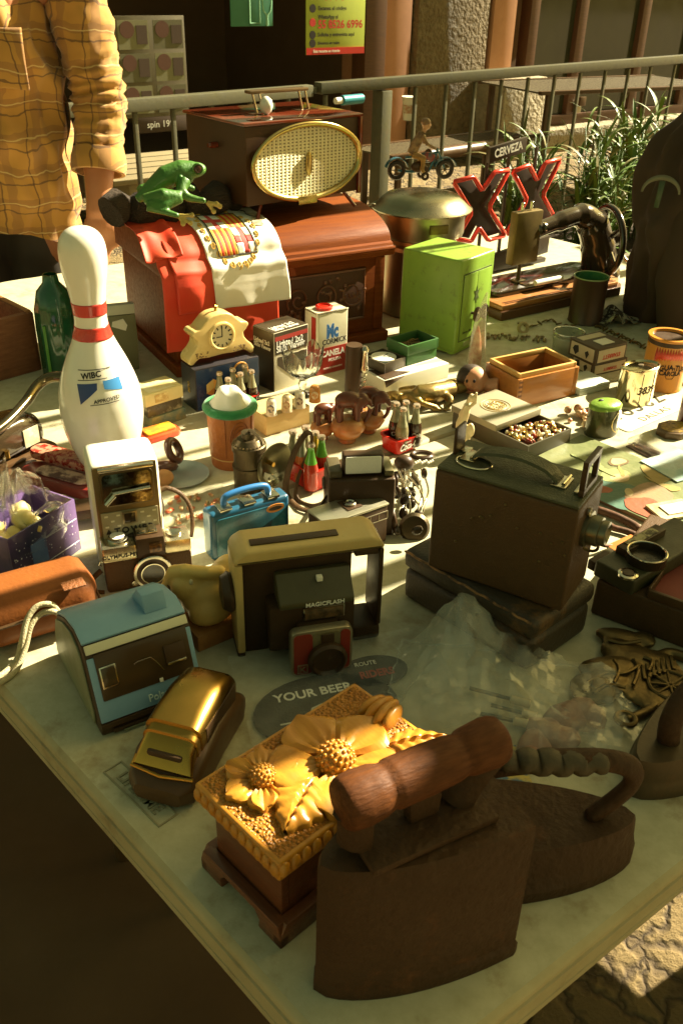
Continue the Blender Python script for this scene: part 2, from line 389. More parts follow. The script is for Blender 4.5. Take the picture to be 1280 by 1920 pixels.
# --- slatted pallet on the ground behind the rail (left)
deck = mat('weathered_boards', (.26, .21, .11), .8, c2=(.17, .13, .065), sc=10, stretch=stretchx(10))
r_ = T('slatted_bench', 'weathered slatted bench half hidden behind the green frog', 'bench', P(215, 350, .30), UA)
for i in range(5): MB().box((0, .16*i, .0), (1.6, .16*i+.135, .03), .004).build('slat', deck, r_)
for x in (.1, 1.4): MB().box((x, 0.02, -.30), (x+.07, .75, -.002), .004).build('leg', deck, r_)
# --- railing
ra, rb = P(215, 187, 1.0), P(1280, 105, 1.0); RA = math.atan2(rb.y-ra.y, rb.x-ra.x)
railm = mat('rail_paint', (.085, .08, .04), .45, c2=(.06, .055, .028), sc=24, dirt=.6, dc=(.11, .06, .025), dsc=14, bump=.3, bs=60)
r_ = T('railing', 'dark green steel railing of thin uprights with a flat handrail behind the table', 'railing', (ra.x, ra.y, 0), RA)
ur = lambda px, py=150: local(r_, P(px, 187-(px-215)*.077, 1.0)).x
xs = ur(592, 158)
MB().box((-2.2, -.02, .955), (xs-.03, .025, 1.0), .004).build('handrail', railm, r_)
MB().box((xs+.005, -.03, .962), (6.5, .018, 1.008), .004).build('handrail', railm, r_)
MB().box((xs-.02, -.012, .965), (xs-.003, .012, .99), .002).build('joint', railm, r_)
postx = [ur(250, 184), ur(322, 179)] + [ur(x, 130) for x in (780, 838, 892, 942, 992, 1042, 1090, 1137, 1181, 1222, 1268, 1305)] + [ur(x, 170) for x in (395, 468, 540, 610)]
for x in postx: MB().box((x-.008, -.008, .10), (x+.008, .008, .955), .002).build('upright', railm, r_)
x = ur(718, 160); MB().box((x-.035, -.035, 0), (x+.03, .03, .955), .004).build('post', railm, r_)
x = ur(1320, 120); MB().box((x-.03, -.03, 0), (x+.03, .03, .955), .004).build('post', railm, r_)
MB().box((-2.2, -.012, .07), (6.5, .012, .10), .003).build('bottom_rail', railm, r_)
# --- perforated bench and table beyond the rail
perf = mat('perforated_metal', (.15, .12, .06), .5, c2=(.05, .032, .016), sc=190, con=.06)
def slatseat(nm, lab, cat, p0, yaw, w_, d_, h_, leg=True):
    r_ = T(nm, lab, cat, (p0.x, p0.y, 0), yaw)
    MB().box((0, 0, h_-.025), (w_, .04, h_), .005).build('edge_rail', blackm, r_)
    MB().box((0, d_-.04, h_-.025), (w_, d_, h_), .005).build('edge_rail', blackm, r_)
    m_ = MB(); n = int(w_/.032)
    for i in range(n): m_.box((w_*i/n, .041, h_-.018), (w_*i/n+.02, d_-.041, h_-.006), 0)
    m_.build('seat_slats', perf, r_)
    for x in (.08, w_-.12):
        for y in (.03, d_-.06): MB().box((x, y, 0), (x+.04, y+.03, h_-.026), .003).build('leg', blackm, r_)
    return r_
b0 = P(735, 292, .42)
r_ = slatseat('metal_bench', 'black slatted metal bench in front of the stone pillar', 'bench', b0, R(40), 1.45, .42, .42)
MB().tube([(0.3, -.02, .40), (1.46, -.02, .41)], .04, 12).build('front_tube', blackm, r_)
r_ = slatseat('metal_table', 'black perforated metal table by the glass door', 'table', P(1015, 172, .74), R(28), 1.7, .75, .74)
r_ = slatseat('metal_stool', 'low black metal seat on the sunlit paving beyond the planter', 'seat', P(1175, 285, .40), R(30), .9, .4, .40)
# paper cup
q = P(765, 225, .44); r_ = T('paper_cup', 'white paper cup with printed band standing on the black bench', 'cup', q)
MB().lathe([(.04, 0), (.055, .16), (.058, .165), (.052, .163)], 20).build('cup', paper, r_)
MB().lathe([(.0455, .05), (.0515, .11)], 20).build('print', mat('cup_print', (.45, .25, .14), .7, c2=(.6, .5, .35), sc=40, con=.1), r_)
q = P(640, 198, .93); r_ = T('spray_can', 'small teal can lying behind the red cabinet top', 'can', q, RA)
MB().cyl((0, 0, .02), (.12, 0, .02), .02, bev=.003).build('can', mat('teal_can', (.05, .25, .3), .3, .4), r_)
MB().cyl((-.035, 0, .02), (-.001, 0, .02), .013).build('cap', white, r_)
# --- planter and plants
q = P(1040, 330, .30)
leafm = [mat('leaf_a', (.05, .115, .012), .5, c2=(.11, .17, .02), sc=12), mat('leaf_b', (.075, .135, .014), .5, c2=(.15, .18, .03), sc=12), mat('leaf_c', (.17, .13, .03), .6, c2=(.07, .08, .015), sc=12)]
plc = mat('planter_box', (.16, .13, .07), .8, c2=(.1, .08, .04), sc=10)
c0 = P(960, 470, .45); c1 = P(1330, 400, .45)
PA = R(36); r_ = T('planter', 'long low planter box holding the green grassy plants', 'planter', (P(985, 520, .56).x, P(985, 520, .56).y, 0), PA)
PLO = r_.location.copy()
MB().box((0, 0, .02), (2.4, .035, .56), .006).box((0, .465, .02), (2.4, .5, .56), .006).box((0, .036, .02), (.035, .464, .56), .006).box((2.365, .036, .02), (2.4, .464, .56), .006).build('sides', plc, r_)
MB().box((.036, .036, .05), (2.364, .464, .52), 0).build('soil', mat('soil', (.06, .035, .018), .95, c2=(.04, .025, .012), bump=1, bs=60, bd=.02), r_)
rnd = random.Random(3)
def leaf(m_, p, az, ln, wd, el, droop):
    n = 7; vs = []; d = Vector((math.cos(az), math.sin(az), 0)); sd_ = Vector((-math.sin(az), math.cos(az), 0)); pos = Vector(p)
    for i in range(n+1):
        tt = i/n; e = el-droop*tt; wd_ = wd*(math.sin(math.pi*min(1, .12+.88*tt)))**.7*(1 if tt < .98 else .05)
        vs += [pos+sd_*wd_/2+Vector((0, 0, wd_*.18)), pos, pos-sd_*wd_/2+Vector((0, 0, wd_*.18))]
        pos = pos+(d*math.cos(e)+Vector((0, 0, math.sin(e))))*ln/n
    fs = []
    for i in range(n): fs += [[i*3, i*3+1, i*3+4, i*3+3], [i*3+1, i*3+2, i*3+5, i*3+4]]
    m_.add(vs, fs)
spots = [(px, 320+i*17 % 60) for i, px in enumerate(range(1000, 1260, 22))]
labs = ['tall', 'bushy', 'sparse', 'arching', 'pale', 'dense', 'upright', 'leaning', 'short', 'yellowing', 'wiry', 'dark']
for i in range(12):
    x = .24+.092*i+rnd.uniform(-.03, .03); y = rnd.uniform(.1, .42)
    q = PLO + Vector((math.cos(PA)*x-math.sin(PA)*y, math.sin(PA)*x+math.cos(PA)*y, .521))
    r_ = T('grassy_plant', 'leafy green plant, number %d along the planter counting from the neon sign' % (i+1), 'plant', q, 0, 'grassy plants in the planter')
    r_['label'] = '%s clump of long green leaves, %s in the planter row' % (labs[i], ['first from the neon sign', 'second from the neon sign', 'third from the neon sign', 'fourth from the neon sign', 'fifth from the neon sign', 'sixth from the neon sign', 'seventh from the neon sign', 'eighth from the neon sign', 'fourth from the far right end', 'third from the far right end', 'second from the far right end', 'last at the far right end'][i])
    ms = [MB(), MB(), MB()]; st = MB()
    for s_ in range(12):
        ax, ay = rnd.uniform(-.07, .07), rnd.uniform(-.07, .07); hh = rnd.uniform(.18, .44); lx, ly = rnd.uniform(-.06, .06), rnd.uniform(-.06, .06)
        st.tube([(ax, ay, -.01), (ax+lx*.4, ay+ly*.4, hh*.5), (ax+lx, ay+ly, hh)], [.003, .0025, .0015], 5)
        for l_ in range(10):
            tt = rnd.uniform(.1, 1)
            leaf(ms[rnd.choice((0, 0, 1, 1, 2))], (ax+lx*tt, ay+ly*tt, hh*tt), rnd.uniform(0, 6.28), rnd.uniform(.07, .2), rnd.uniform(.008, .02), rnd.uniform(.5, 1.45), rnd.uniform(.2, 1.8))
    for k in range(3): ms[k].build('leaves', leafm[k], r_, ang=180)
    st.build('stems', leafm[0], r_, ang=180)
# ================================================================ TABLES
tabm = mat('table_plastic', (.50, .47, .325), .55, c2=(.36, .33, .205), sc=45, con=.5, bump=.35, bs=420, bd=.0006, dirt=.85, dth=.545, dsc=11, dc=(.19, .12, .045))
rim = mat('table_rim', (.42, .37, .22), .6, c2=(.30, .25, .13), sc=12, dirt=.7, dsc=12, dc=(.16, .10, .045))
CN = P(711, 2086)
def table(nm, lab, v0, v1, u0, u1):
    D2 = Vector((math.cos(R(134.06)), math.sin(R(134.06)), 0)); D1 = Vector((math.cos(R(37.2)), math.sin(R(37.2)), 0)); k = 1/math.cos(R(134.06-127.2))
    r_ = T(nm, lab, 'table', CN + D2*v0*k - Vector((0, 0, TZ)), 0)
    def outline(ins, rad):
        cs = [D1*(u0+ins)+D2*ins, D1*(u1-ins)+D2*ins, D1*(u1-ins)+D2*((v1-v0)*k-ins), D1*(u0+ins)+D2*((v1-v0)*k-ins)]
        out = []
        for i in range(4):
            p, a, b_ = cs[i], (cs[i-1]-cs[i]).normalized(), (cs[(i+1) % 4]-cs[i]).normalized()
            p0, p1 = p+a*rad, p+b_*rad
            for q in range(7):
                s_ = q/6; out.append(p0*(1-s_)**2+p*2*s_*(1-s_)+p1*s_*s_)
        return out
    prof = [(.012, 0), (.006, -.0006), (.002, -.003), (0, -.007), (0, -.012), (.0035, -.014), (.0035, -.0165), (0, -.0185), (0, -.036), (.004, -.037), (.004, -.040), (.001, -.042), (.001, -.050), (.006, -.053), (.03, -.053)]
    rings = [[(p.x, p.y, TZ+z) for p in outline(i_, max(.012, .055-i_))] for i_, z in prof]
    n = len(rings[0]); m_ = MB(); vs = [v for rg in rings for v in rg]
    fs = [[k_*n+i, k_*n+(i+1) % n, (k_+1)*n+(i+1) % n, (k_+1)*n+i] for k_ in range(len(rings)-1) for i in range(n)]
    m_.add(vs[:2*n], [f for f in fs if max(f) < 2*n]+[list(range(n))]); m_.build('tabletop', tabm, r_, ang=60)
    m_ = MB(); m_.add(vs[n:], [[i-n for i in f] for f in fs if min(f) >= n]+[[len(vs)-2*n+i for i in range(n)]]); m_.build('rim', rim, r_, ang=35)
    for uu in (u0+.25, u1-.25):
        for vv in (.08, (v1-v0)*k-.08):
            c_ = D1*uu+D2*vv; MB().cyl((c_.x, c_.y, .01), (c_.x, c_.y, TZ-.054), .014).build('leg', blackm, r_)
        a_, b_ = D1*uu+D2*.08, D1*uu+D2*((v1-v0)*k-.08)
        MB().cyl((a_.x, a_.y, .12), (b_.x, b_.y, .12), .011).build('crossbar', blackm, r_)
    return r_, D1, D2
tb, D1, D2 = table('folding_table', 'grey-white plastic folding table in the foreground with stained top', 0, .781, 0, 1.66)
table('folding_table', 'second pale plastic folding table pushed against the back of the first', .7815, 2.05, -.02, 2.15)
# moulded badge near the corner of the table
q = local(tb, P(262, 1487)); q.z = TZ
ax_ = (P(292, 1530)-P(205, 1445)).normalized(); ay_ = Vector((0, 0, 1)).cross(ax_)
bm_ = mat('moulded_badge', (.30, .27, .17), .6, c2=(.24, .21, .12), sc=30)
o_ = pl(q, ax_, ay_)
def rect_frame(w_, h_, t_, z0, z1): return MB().box((-w_, -h_, z0), (w_, -h_+t_, z1), .0003).box((-w_, h_-t_, z0), (w_, h_, z1), .0003).box((-w_, -h_+t_, z0), (-w_+t_, h_-t_, z1), .0003).box((w_-t_, -h_+t_, z0), (w_, h_-t_, z1), .0003)
m_ = rect_frame(.047, .011, .0018, 0, .0011); m_.v = [o_ @ v for v in m_.v]; m_.build('badge_frame', bm_, tb)
o2 = o_.copy(); o2.translation += Vector((0, 0, .0008)); txt('LIFETIME', .017, o2, bm_, tb, 'moulded_letters', bold=.02, ext=.0005)
# added unseen sheet, cut to shade the front of the table from beyond the right edge of the view
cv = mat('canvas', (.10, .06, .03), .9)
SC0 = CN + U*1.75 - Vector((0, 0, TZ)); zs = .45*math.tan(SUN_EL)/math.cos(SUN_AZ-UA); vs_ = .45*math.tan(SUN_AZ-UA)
r_ = T('canvas_blocker', 'dark canvas sheet added to shade the table front, right of the view', 'light_blocker', SC0, UA)
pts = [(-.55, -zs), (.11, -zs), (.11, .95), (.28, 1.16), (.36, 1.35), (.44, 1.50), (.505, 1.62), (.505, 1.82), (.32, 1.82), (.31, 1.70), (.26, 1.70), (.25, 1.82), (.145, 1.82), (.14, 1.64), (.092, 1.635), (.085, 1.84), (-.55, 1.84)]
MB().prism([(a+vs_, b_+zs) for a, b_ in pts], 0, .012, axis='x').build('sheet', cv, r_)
# slatted awning added to shape the light, overhead and right of the view: its boards run with the sun and throw the streaks
ca, sa = math.cos(SUN_AZ), math.sin(SUN_AZ)
r_ = T('slatted_blocker', 'slatted wooden awning added to throw streaks of shade, overhead and outside the view', 'blocker', (0, 0, 0), SUN_AZ)
for s0, s1 in ((.77, .82), (.885, .91), (1.03, 1.05), (1.125, 1.17), (1.24, 1.256), (1.345, 1.388), (1.455, 1.462), (1.472, 1.50), (1.61, 1.66), (1.72, 1.78)):
    MB().box((1.35, s0, 1.75), (3.7, s1, 1.765), .001).build('slat', MATS['dark_wood_frame'], r_)
MB().box((3.5, .6, 1.766), (3.56, 1.9, 1.82), .003).build('beam', MATS['dark_wood_frame'], r_)
for y in (.62, 1.84): MB().box((3.5, y, 0), (3.56, y+.06, 1.765), .003).build('post', MATS['dark_wood_frame'], r_)
r_ = T('shade_sheet', 'added dark sheet standing in for the shade on the ground under the table', 'shade_sheet', (-.2, .55, .004), 0)  # dark sheet laid in as the deep shade below the table
def ground_shade(u, v):
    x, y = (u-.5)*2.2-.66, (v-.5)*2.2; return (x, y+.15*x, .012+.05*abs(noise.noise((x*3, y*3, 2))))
MB().grid(ground_shade, 40, 36).build('sheet', mat('ground_shade', (.13, .072, .032), .85, c2=(.10, .055, .024), sc=6), r_, ang=180)
# ================================================================ NEAR OBJECTS
def thing(nm, lab, cat, bx, group=None): return T(nm, lab, cat, bx[0], bx[1], group)
RX, UZ, RY = (1, 0, 0), (0, 0, 1), (0, 1, 0)
# ---- carved wooden box
honey = mat('carved_wood', (.44, .185, .018), .42, c2=(.30, .10, .010), sc=60, bump=1, bs=330, bd=.003, vor=2, dirt=.5, dc=(.14, .045, .008), dsc=160)
honeyp = mat('polished_wood', (.54, .255, .030), .34, c2=(.38, .145, .014), sc=24, bump=.2, bs=60, coat=.12, stretch=(1, 3, 1), dirt=.55, dsc=55, dc=(.17, .055, .008))
dkwood = mat('dark_red_wood', (.14, .045, .014), .4, c2=(.08, .025, .009), sc=14, stretch=stretchx(6), bump=.3, bs=60, coat=.2)
fb, lb = P(540, 1786), None
hb = hgt(P(532, 1775), 1650)
zt = TZ+hb+.022
a_, b_, c_ = P(364, 1468, zt), P(523, 1622, zt), P(846, 1393, zt)
yw = math.atan2(b_.y-a_.y, b_.x-a_.x); w_ = (b_-a_).length; d_ = (c_-b_).length*.96
r_ = T('carved_box', 'carved wooden box with raised flowers and leaves on its honey coloured lid', 'box', (a_.x, a_.y, TZ), yw)
Ht = hb
m_ = MB(); ins = .011
m_.box((ins, ins, .012), (w_-ins, ins+.008, Ht), .001).box((ins, d_-ins-.008, .012), (w_-ins, d_-ins, Ht), .001)
m_.box((ins, ins+.0081, .012), (ins+.008, d_-ins-.0081, Ht), .001).box((w_-ins-.008, ins+.0081, .012), (w_-ins, d_-ins-.0081, Ht), .001).build('body', dkwood, r_)
m_ = MB()
ft = [(.0, 0), (.03, 0), (.028, .01), (.034, .018), (w_-.034, .018), (w_-.028, .01), (w_-.03, 0), (w_, 0), (w_, .012), (w_-.004, .026), (.004, .026), (0, .012)]
m_.prism(ft, 0, .0105, .002).prism(ft, d_-.0105, d_, .002)
ftd = [(a*d_/w_, b) for a, b in ft]
m_.prism([(a, b) for a, b in ftd], 0, .0105, .002, axis='x', M=Matrix.Translation((.0, 0, 0))).prism(ftd, w_-.0105, w_, .002, axis='x')
m_.build('plinth', dkwood, r_)
lid = MB().box((0, 0, Ht+.0005), (w_, d_, Ht+.022), .003, 3).build('lid', honeyp, r_)
def top(u, v):
    x, y = .004+u*(w_-.008), .004+v*(d_-.008); e = min(u, 1-u, v, 1-v)
    n = noise.voronoi((x*230, y*230, 0))[0]
    return (x, y, Ht+.0222+(.0016*max(0, min(1, n[1]-n[0]+.2)) if e > .02 else 0))
MB().grid(top, 150, 200).build('carved_ground', honey, lid, ang=180)
# scalloped edge : proud tongues between notches along the two near sides
m_ = MB()
n = 11
for i in range(n):
    x = w_*(i+.5)/n; m_.ell((x, .0005, Ht+.012), (w_/n*.49, .0042, .0078), seg=14)
n = 17
for i in range(n):
    y = d_*(i+.5)/n; m_.ell((w_-.0005, y, Ht+.012), (.0042, d_/n*.49, .0078), seg=14)
m_.build('scalloped_edge', honeyp, lid)
LZ = Ht+.0225
def petal(m_, cx, cy, az, ln, wd, h=.010, cup=.4):
    def f(u, v):
        s_ = v; t_ = (u-.5)*2; rw = wd*(.16+.84*math.sin(math.pi*.5*min(1, s_*1.5))**1.2)*math.sqrt(max(.02, 1-max(0, (s_-.62)/.40)**2)); r0 = ln*(.18+.82*s_)
        x = r0-abs(t_)**2*ln*.10*s_; y = t_*rw*.5
        z = h*(.30+.62*math.sin(math.pi*min(1, s_*.72+.12)))*(1-abs(t_)**6*.35) - .0016*abs(math.cos(t_*7))*(1-s_)*2*min(1, s_*4) - cup*h*.30*(1-t_*t_)*(1-s_)*s_*3 + .0015*math.sin(t_*5+az*3)*s_
        return (cx+x*math.cos(az)-y*math.sin(az), cy+x*math.sin(az)+y*math.cos(az), LZ+z)
    def skirt(u, v):
        p = f(u, 1) if v == 1 else f(u, 1); return (p[0], p[1], LZ-.002 if v == 0 else p[2])
    m_.grid(f, 14, 12)
    rim_ = [f(i/14, 1) for i in range(15)]; e0 = [f(0, j/12) for j in range(13)]; e1 = [f(1, j/12) for j in range(13)]
    ed = e0[::1]+rim_[1:]+e1[::-1][1:]
    vs = []; fs = []
    for p in ed: vs += [p, (p[0], p[1], LZ-.003)]
    for i in range(len(ed)-1): fs.append([i*2, i*2+1, i*2+3, i*2+2])
    m_.add(vs, fs)
def lp(px, py, z=None): return local(r_, P(px, py, TZ+LZ if z is None else z))
c1 = lp(628, 1432); c2_ = lp(492, 1464)
fl = MB()
dirs = []
for tx, ty in ((580, 1380), (684, 1385), (745, 1420), (640, 1500), (560, 1430)):
    q = lp(tx, ty); dirs.append((math.atan2(q.y-c1.y, q.x-c1.x), (q-c1).length))
base = dirs[0][0]
for k in range(5): petal(fl, c1.x, c1.y, base+k*2*math.pi/5, .061, .056, .011, .8)
fl.build('large_flower', honeyp, lid, ang=35)
fl = MB()
for k in range(6): petal(fl, c2_.x, c2_.y, .4+k*math.pi/3, .035, .027, .009, .9)
fl.build('small_flower', honeyp, lid, ang=35)
for c_, rad in ((c1, .0165), (c2_, .0115)):
    m_ = MB().ell((c_.x, c_.y, LZ+.004), (rad, rad, rad*.95), seg=24)
    for i in range(60):
        ph = i*2.39996; zz = 1-i/60*.95; q = math.sqrt(1-zz*zz); m_.ell((c_.x+rad*q*math.cos(ph), c_.y+rad*q*math.sin(ph), LZ+.004+rad*.95*zz), rad*.13, seg=6)
    m_.build('flower_centre', honeyp, lid)
def cleaf(px0, py0, px1, py1, wd, nm):
    a, b2 = lp(px0, py0), lp(px1, py1); az = math.atan2(b2.y-a.y, b2.x-a.x); ln = (b2-a).length
    m_ = MB()
    def f(u, v):
        t_ = (u-.5)*2; rw = wd*math.sin(math.pi*(.03+.94*v)**.8)*(1+.10*math.sin(v*34))
        x = v*ln; y = t_*rw*.5; ridge = abs(math.sin(v*17-abs(t_)*3.2))
        z = .009*(1-abs(t_)**2*.5)*math.sin(math.pi*(.12+.76*v))**.5 - (.004 if abs(t_) < .1 else 0) + .0022*ridge*(1-abs(t_))
        if abs(t_) > .98: z = -.003
        return (a.x+x*math.cos(az)-y*math.sin(az), a.y+x*math.sin(az)+y*math.cos(az), LZ+z)
    m_.grid(f, 20, 40).build(nm, honeyp, lid, ang=60)
cleaf(590, 1465, 535, 1565, .050, 'leaf'); cleaf(722, 1408, 840, 1388, .034, 'leaf')
q = lp(716, 1340); q1, q2 = lp(688, 1362), lp(742, 1318); az = math.atan2(q2.y-q1.y, q2.x-q1.x); m_ = MB()
for k, dx in enumerate((-.0115, -.004, .004, .0115)):
    m_.ell((q.x-dx*math.sin(az), q.y+dx*math.cos(az), LZ+.005-abs(dx)*.2), (.021-abs(dx)*.35, .0058, .0105), rot=(0, 0, az-dx*14), seg=18)
m_.build('flower_bud', honeyp, lid)
# ---- irons
def iron_body(r_, tip_y, L_, W_, H_, m, nm='body', tap=.90, flare=True):
    # local: x from tip (0) to heel (L_), y +-W_/2
    def outline(k, g_=0):
        pts = []
        for i in range(15):
            t_ = i/14; pts.append((L_*(t_**1.25), k*W_/2*(math.sin(t_*math.pi/2)**.72)))
        o = pts+[(L_+g_, W_*.5*k*.96)]; o2 = [(x, -y) for x, y in o[1:]][::-1]
        return o+o2
    m_ = MB(); levels = [(0, 1.0, .004), (.012, 1.0, .004), (.016, .95, 0), (H_*.5, .95*(1+tap)/2, 0), (H_-.006, .95*tap, 0), (H_, .95*tap-.06, 0)]
    vs = []; n = None
    for z, k, g_ in levels:
        o = outline(k, g_); n = len(o); vs += [(x+(1-k)*L_*.18, y, z) for x, y in o]
    fs = [[q*n+i, q*n+(i+1) % n, (q+1)*n+(i+1) % n, (q+1)*n+i] for q in range(len(levels)-1) for i in range(n)]
    fs += [list(range(n))[::-1], [(len(levels)-1)*n+i for i in range(n)]]
    return m_.add(vs, fs).build(nm, m, r_, ang=30)
tp = P(592, 1888); he = P(982, 1788)
yw = math.atan2(he.y-tp.y, he.x-tp.x)+.22; L_ = (he-tp).length*.90; H_ = hgt(P(735, 1885), 1655)
r_ = T('charcoal_iron', 'tall black charcoal iron with a turned wooden handle at the table corner', 'iron', tp + Vector((math.cos(yw), math.sin(yw), 0))*.004+Vector((-.006, .012, 0)), yw)
iron_body(r_, 0, L_, .098, H_, iron, tap=.97)
MB().box((L_*.2, -.028, H_+.0005), (L_*.88, .028, H_+.008), .003).build('lid_plate', iron, r_)
hz = H_+.052
p0, p1 = Vector((L_*.12, 0, hz)), Vector((L_*.98, 0, hz+.004))
prof = [(0, .017), (.03, .0195), (.10, .0205), (.20, .0195), (.27, .0165), (.30, .0185), (.5, .0185), (.66, .0175), (.72, .0155), (.76, .018), (.90, .0195), (.97, .018), (1, .012)]
hw = mat('handle_wood', (.125, .040, .010), .6, spec=.2, c2=(.055, .018, .006), sc=26, stretch=(2, 9, 9), bump=.35, bs=60, dirt=.5, dsc=25, dc=(.03, .013, .006))
MB().tube([p0+(p1-p0)*(i/40) for i in range(41)], [max(.004, __import__('numpy').interp(i/40, [a for a, _ in prof], [b for _, b in prof])) for i in range(41)], 20).build('handle', hw, r_, ang=180)
MB().tube(spline([(L_*.20, 0, H_+.007), (L_*.20, 0, H_+.03), (L_*.17, 0, hz-.01)], 5), .0085, 10, flat=1.6).build('front_post', iron, r_)
MB().tube(spline([(L_*.74, 0, H_+.007), (L_*.82, 0, H_+.03), (L_*.90, 0, hz-.008)], 5), .0085, 10, flat=1.7).build('rear_post', iron, r_)
MB().prism([(-.012, 0), (.012, 0), (.014, .02), (.0, .034), (-.014, .02)], -.006, .006, .002, M=Matrix.Translation((L_*.55, .0, H_+.0085))).build('latch', iron, r_)
# second iron
a_, b_ = P(988, 1678), P(1214, 1612)
yw = math.atan2(b_.y-a_.y, b_.x-a_.x)+math.pi-.30
L_ = .165; H_ = .05
r_ = T('sad_iron', 'rusty black flat iron with a twisted metal grip, tip pointing right', 'iron', b_+Vector((-.012, .008, 0)), yw)
iron_body(r_, 0, L_, .115, H_, iron, tap=.86)
MB().tube(spline([(L_*.90, .0, H_-.002), (L_*1.02, 0, H_+.03), (L_*.93, 0, H_+.055), (L_*.6, 0, H_+.066), (L_*.3, 0, H_+.068), (L_*.13, 0, H_+.058), (L_*.12, 0, H_+.035), (L_*.28, 0, H_-.002)], 7), .0075, 10, flat=1.35).build('handle_bar', iron, r_, ang=180)
MB().tube([(L_*(.82-.55*i/30), .0, H_+.0655+.002*math.sin(i)) for i in range(31)], [.0092+.0010*math.sin(i*1.15)+.002*math.sin(math.pi*i/30) for i in range(31)], 14).build('grip', mat('grip_leather', (.05, .035, .016), .6, c2=(.075, .055, .025), sc=40, bump=.8, bs=90), r_, ang=180)
# third iron, cut by the frame
a_ = P(1176, 1492); yw = R(38)
r_ = T('sad_iron', 'smooth dark flat iron cut off by the right edge of the photo', 'iron', a_, yw)
iron_body(r_, 0, .17, .105, .045, mat('worn_iron', (.05, .033, .016), .4, .3, c2=(.10, .065, .03), sc=20, bump=.4, bs=60, dirt=.6, dc=(.16, .07, .025), dsc=14), tap=.92)
MB().tube(spline([(.05, 0, .043), (.045, 0, .075), (.06, 0, .10), (.10, 0, .105), (.14, 0, .10), (.155, 0, .07), (.15, 0, .043)], 6), .0085, 10, flat=1.3).build('handle_bar', iron, r_, ang=180)
# ---- brass bus-like trinket
a_, b_ = P(316, 1478), P(408, 1330)
yw = math.atan2(b_.y-a_.y, b_.x-a_.x); L_ = (b_-a_).length*.95
r_ = T('brass_bus', 'black bus-shaped trinket with a polished brass roof', 'trinket', a_, yw)
def loft(secs, m, nm, ang=35):   # secs: list of (x, [(y,z)...]) closed sections
    m_ = MB(); n = len(secs[0][1]); vs = [(x, y, z) for x, s_ in secs for y, z in s_]
    fs = [[k*n+i, k*n+(i+1) % n, (k+1)*n+(i+1) % n, (k+1)*n+i] for k in range(len(secs)-1) for i in range(n)]
    fs += [list(range(n))[::-1], [(len(secs)-1)*n+i for i in range(n)]]
    return m_.add(vs, fs)
Wd = .034
loft([(-.022, rr(-Wd*.7, .004, Wd*.7, .022, .006)), (-.012, rr(-Wd*1.02, .001, Wd*1.02, .026, .008)), (.01, rr(-Wd*1.1, 0, Wd*1.1, .040, .010)), (L_*.5, rr(-Wd*1.05, 0, Wd*1.05, .046, .010)), (L_-.005, rr(-Wd*1.05, 0, Wd*1.05, .040, .010)), (L_+.012, rr(-Wd*.9, .003, Wd*.9, .026, .008))], 0, '').build('base', blackm, r_, ang=35)
loft([(-.006, rr(-Wd*.9, .0265, Wd*.9, .031, .002)), (-.008, rr(-Wd*.92, .027, Wd*.92, .034, .003)), (.004, rr(-Wd*.84, .030, Wd*.84, .052, .009)), (.012, rr(-Wd*.82, .030, Wd*.82, .058, .010)), (.0125, rr(-Wd*.86, .030, Wd*.86, .061, .011)), (.020, rr(-Wd*.84, .030, Wd*.84, .064, .012)), (.0205, rr(-Wd*.88, .030, Wd*.88, .068, .013)), (.04, rr(-Wd*.88, .030, Wd*.88, .072, .015)), (L_*.6, rr(-Wd*.86, .030, Wd*.86, .074, .015)), (L_-.012, rr(-Wd*.82, .030, Wd*.82, .070, .015)), (L_, rr(-Wd*.76, .030, Wd*.76, .060, .012))], 0, '').build('roof', brass, r_, ang=40)
MB().box((-.0085, -Wd*.55, .036), (-.001, Wd*.55, .048), .003, M=Matrix.Translation((.006, 0, 0))).build('windscreen', black, r_)
MB().box((.03, -Wd*.9, .036), (L_-.012, -Wd*.86, .060), .002).build('side_window', black, r_)
MB().tube([(-.008, -Wd*.95, .030), (-.013, 0, .030), (-.008, Wd*.95, .030), (.01, Wd*.99, .032)], .002, 8).build('bumper', brass, r_)
# ---- blue instant camera
bx = Fr((192, 1382), (379, 1312)); W_ = bx[2]
r_ = T('instant_camera', 'blue and black instant camera with a flip-up flash, nearest the table edge', 'camera', bx[0], bx[1]); r_.scale = (1.02, 1.10, 1.10)
blue = mat('blue_grey_plastic', (.19, .34, .48), .42, c2=(.155, .285, .40), sc=30, bump=.1, bs=600, bd=.0004, dirt=.12)
grn = mat('grey_green_plastic', (.20, .215, .13), .45, c2=(.15, .16, .09), sc=20)
D_ = .14
side = [(0, 0), (-.002, .014), (.006, .034), (.022, .076), (.030, .087), (.052, .092), (.085, .084), (.118, .066), (.134, .036), (.140, .006), (.134, 0)]
MB().prism(side, 0, W_, .003, axis='x').build('shell', black, r_)
MB().prism([(.014+(a-.0)*.86, .006+b_*.86) for a, b_ in side], -.0022, -.0001, .001, axis='x').build('side_panel', grn, r_)
def strip(pts, x0, x1, out, m, nm, bev=.0012):   # band following the side profile, proud by out
    o = []
    P_ = [Vector((a, b)) for a, b in pts]; up_ = []
    for i, p in enumerate(P_):
        tg = (P_[min(i+1, len(P_)-1)]-P_[max(i-1, 0)]).normalized(); nn = Vector((-tg.y, tg.x)); up_.append(p+nn*out)
    poly = [(p.x, p.y) for p in P_]+[(p.x, p.y) for p in up_[::-1]]
    return MB().prism(poly, x0, x1, bev, axis='x').build(nm, m, r_)
def sp(*t): return [(a, b) for a, b in t]
strip([(.0305, .0872), (.052, .092), (.085, .084), (.117, .067)], .001, W_-.001, .003, blue, 'top_cover', .001)
strip([(.0245, .0795), (.0298, .0867)], .002, W_-.002, .0035, mat('beige_trim', (.55, .53, .38), .4), 'trim')
